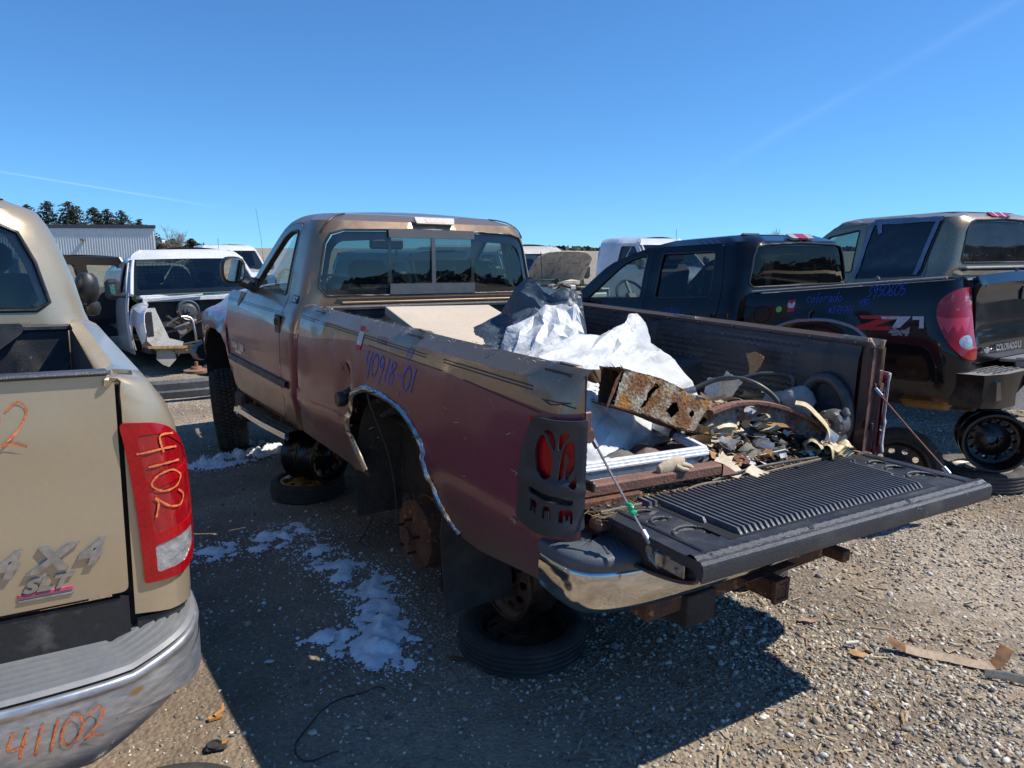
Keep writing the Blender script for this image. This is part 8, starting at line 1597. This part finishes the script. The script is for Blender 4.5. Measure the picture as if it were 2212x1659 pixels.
# ---------------------------------------------------------------- metal building, its wall ribbed
bd = thing('metal_building', 'long low building of ribbed pale metal behind the vans', 'building', Matrix.Translation((-44.9, 95, 0)) @ Matrix.Rotation(R(10), 4, 'Z'))
ribm = M('pale_siding', (.64, .69, .67), .5, 0, 0, col2=(.57, .61, .60), scale=.4, fine=.03)
mb = MB(); prf = []; x = 0.
while x > -46: prf += [(x, 0), (x-.13, 0), (x-.17, -.05), (x-.26, -.05)]; x -= .30
vs = []
for px_, py_ in prf: vs += [(px_, py_, -2.2), (px_, py_, 4.25)]
mb.add(vs, [(2*i, 2*i+1, 2*i+3, 2*i+2) for i in range(len(prf)-1)]); mb.build('wall', ribm, bd, 0)
prf2 = []; y = 0.
while y < 30: prf2 += [(0, y), (0, y+.13), (-.04, y+.17), (-.04, y+.26)]; y += .30
mb = MB(); vs = []
for px_, py_ in prf2: vs += [(px_-.55*py_, py_, -2.2), (px_-.55*py_, py_, 4.25)]
mb.add(vs, [(2*i, 2*i+2, 2*i+3, 2*i+1) for i in range(len(prf2)-1)]); mb.build('end_wall', ribm, bd, 0)
mb = MB(); mb.box((-23, -.06, 4.36), (46.3, .25, .42), None, .03); mb.box((-8.2, 15, 4.36), (.2, 34, .42), Matrix.Rotation(.503, 3, 'Z'), .03); mb.build('eave_trim', M('eave_dark', (.07, .08, .095), .5), bd)
mb = MB(); mb.panel([(-46, 0), (0, 0), (-16, 30), (-46, 30)], lambda x, y: (x, y, 4.5+.02*min(y, 30-y)), step=5); mb.build('roof', ribm, bd)
mb = MB(); mb.box((-8.35, -.35, 2.75), (.35, .5, .30), None, .05); mb.box((-8.35, -.2, 2.5), (.12, .3, .3), None, .02); mb.build('wall_lamp', M('lamp_bronze', (.20, .15, .11), .5), bd)
mb = MB(); mb.lathe([(0, .25), (.18, .2), (.25, 0), (.2, -.1), (0, -.12)], (.35, 2, 2.55), 'x', 14); mb.build('end_lamp', white, bd)
# ---------------------------------------------------------------- trees
def conifer(x, y, h, r0, seed, label, z0=-2.0, dense=1., col=0, tilt=0.):
    g_ = random.Random(seed); t = thing('conifer', label, 'tree', Matrix.Translation((x, y, z0)), 'conifers behind the metal building')
    mb = MB(); mb.tube([(0, 0, 0), (tilt*.4, 0, h*.5), (tilt, 0, h*.97)], [.22, .14, .03], 7); mb.build('trunk', M('conifer_bark', (.07, .05, .04), .9), t)
    mb = MB(); nb = int(120*dense)
    for i in range(nb):
        f = (i/nb)**.9; z = h*(.10+.88*f); R_ = r0*(1-f)**.62*(.55+.75*g_.random())*(1+.35*math.sin(f*19+seed)*.6)+.15; a = g_.uniform(0, 6.283); tx = tilt*f
        k = max(3, int(R_*3.6))
        for j in range(k):
            q = (j+.6)/k*R_; cx, cy, cz = tx+math.cos(a)*q, math.sin(a)*q, z+q*.10+g_.uniform(-.12, .12)-.18*q*(q/R_)
            for m_ in range(3):
                s_ = g_.uniform(.16, .40)*(1-.35*f); d = Vector((g_.gauss(0, 1), g_.gauss(0, 1), g_.gauss(0, .55))).normalized()*s_; e = Vector((g_.gauss(0, 1), g_.gauss(0, 1), g_.gauss(0, .6))).normalized()*s_*.55; c = Vector((cx+g_.uniform(-.2, .2), cy+g_.uniform(-.2, .2), cz))
                mb.add([c-d, c+e, c+d*1.1, c-e], [(0, 1, 2, 3)], int(g_.random() < .3))
    mb.build('crown', [M('conifer_green', (.035, .055, .030), .8, col2=(.022, .035, .022), scale=.7, fine=.3, bscale=3), M('conifer_brown', (.085, .070, .038), .85, col2=(.05, .045, .03), scale=.7)], t, 0)
for a in ((-74.2, 116, 10.4, 3.4, 1, 'rounded conifer at the left end of the tree group, half hidden by the cab', 1.5), (-70.4, 115, 10.9, 2.7, 2, 'tall conifer second from the left end', 1.2), (-68.6, 118, 9.6, 2.2, 12, 'thin conifer filling the gap beside the tallest one', 1.), (-67.0, 115, 10.8, 3.1, 3, 'tallest broad conifer, third crown from the left', 1.5), (-63.9, 116, 10.0, 2.6, 4, 'conifer with a bent top, fourth crown from the left', 1.3), (-61.4, 115, 9.7, 2.3, 5, 'narrow green conifer, fifth crown from the left', 1.2), (-58.6, 114, 9.4, 2.4, 6, 'pointed conifer nearest the right end of the roof', 1.1), (-57.0, 116, 8.2, 2.2, 7, 'sparse conifer sloping down beside the roof end', .8), (-55.6, 114, 7.2, 2.6, 8, 'conifer standing just right of the building end', 1.2), (-53.0, 118, 5.2, 2.2, 9, 'low bushy conifer right of the building end', 1.1), (-50.8, 119, 5.0, 2.0, 10, 'low conifer left of the bare tree', 1.), (-47.6, 112, 5.1, 1.5, 11, 'small dark conifer right of the bare tree, above the van roof', 1.)):
    conifer(a[0], a[1], a[2], a[3]*1.8, a[4], a[5], dense=a[6]*1.4)
def bare_tree(x, y, h, seed, label, z0=-2., spread=.55, n0=5, col=(.30, .25, .21)):
    g_ = random.Random(seed); t = thing('bare_tree', label, 'tree', Matrix.Translation((x, y, z0))); mt = MB(); mb = MB(); mt.tube([(0, 0, 0), (0, 0, h*.28)], [.2, .15], 6)
    def br(p, d, l, r, lev):
        q = p+d*l; m = p+d*l*.5+Vector((g_.uniform(-.05, .05), g_.uniform(-.05, .05), 0))*l; mb.tube([p, m, q], [r, r*.8, r*.55], 3 if lev < 3 else 4, cap=False)
        if lev > 0:
            for _ in range(g_.choice((3, 4))):
                e = (d+Vector((g_.gauss(0, spread), g_.gauss(0, spread), g_.gauss(.1, spread*.6)))).normalized(); br(p+d*l*g_.uniform(.45, 1), e, l*g_.uniform(.55, .8), max(.012, r*.55), lev-1)
    for i in range(n0): a = i*6.283/n0+g_.uniform(-.3, .3); br(Vector((0, 0, h*.26)), Vector((math.cos(a)*.45, math.sin(a)*.45, 1)).normalized(), h*.30, .09, 4)
    m = M('bare_twigs', col, .9, col2=tuple(c*.7 for c in col), scale=2); mt.build('trunk', m, t); mb.build('crown', m, t, 0)
bare_tree(-50.3, 113, 7.2, 3, 'pale bare tree with a round crown of twigs above the van roof')
bare_tree(72, 205, 8.5, 5, 'faint small bare tree on the horizon above the black truck roof', -1.5, col=(.33, .30, .28))
# low distant woods all round, and the wood behind the viewer that shows in the windows
def woods(name, r, a0, a1, h0, h1, seed, depth=10., n=3500, mats=None):
    g_ = random.Random(seed); mb = MB()
    for i in range(n):
        a = a0+(a1-a0)*g_.random(); rr = r+g_.uniform(0, depth); top = h0+(h1-h0)*(.5+.5*noise.noise(Vector((a*40, seed, 0))))*(.6+.4*g_.random()); z = -2+(top+2)*g_.random()**.7; c = Vector((rr*math.sin(a), rr*math.cos(a), z)); s_ = g_.uniform(.4, 1.5)*r/150
        d = Vector((g_.gauss(0, 1), g_.gauss(0, 1), g_.gauss(0, 1))).normalized()*s_; e = Vector((g_.gauss(0, 1), g_.gauss(0, 1), g_.gauss(0, 1))).normalized()*s_; mb.add([c-d, c+e, c+d, c-e], [(0, 1, 2, 3)], g_.randrange(2))
    return mb.build(name, mats or [MATS['conifer_green'], M('wood_brown', (.11, .085, .06), .9)], None, 0, kind='stuff')
woods('distant_woods', 240, R(-34), R(-22), .6, 3.4, 1, 20, 2600); woods('distant_woods_right', 420, R(-6), R(40), -1.6, 1.2, 4, 30, 5200)
woods('wood_behind', 75, R(100), R(265), .9, 3.0, 2, 12, 9000); woods('wood_to_the_right', 55, R(48), R(102), 2.2, 4.2, 3, 10, 7000)
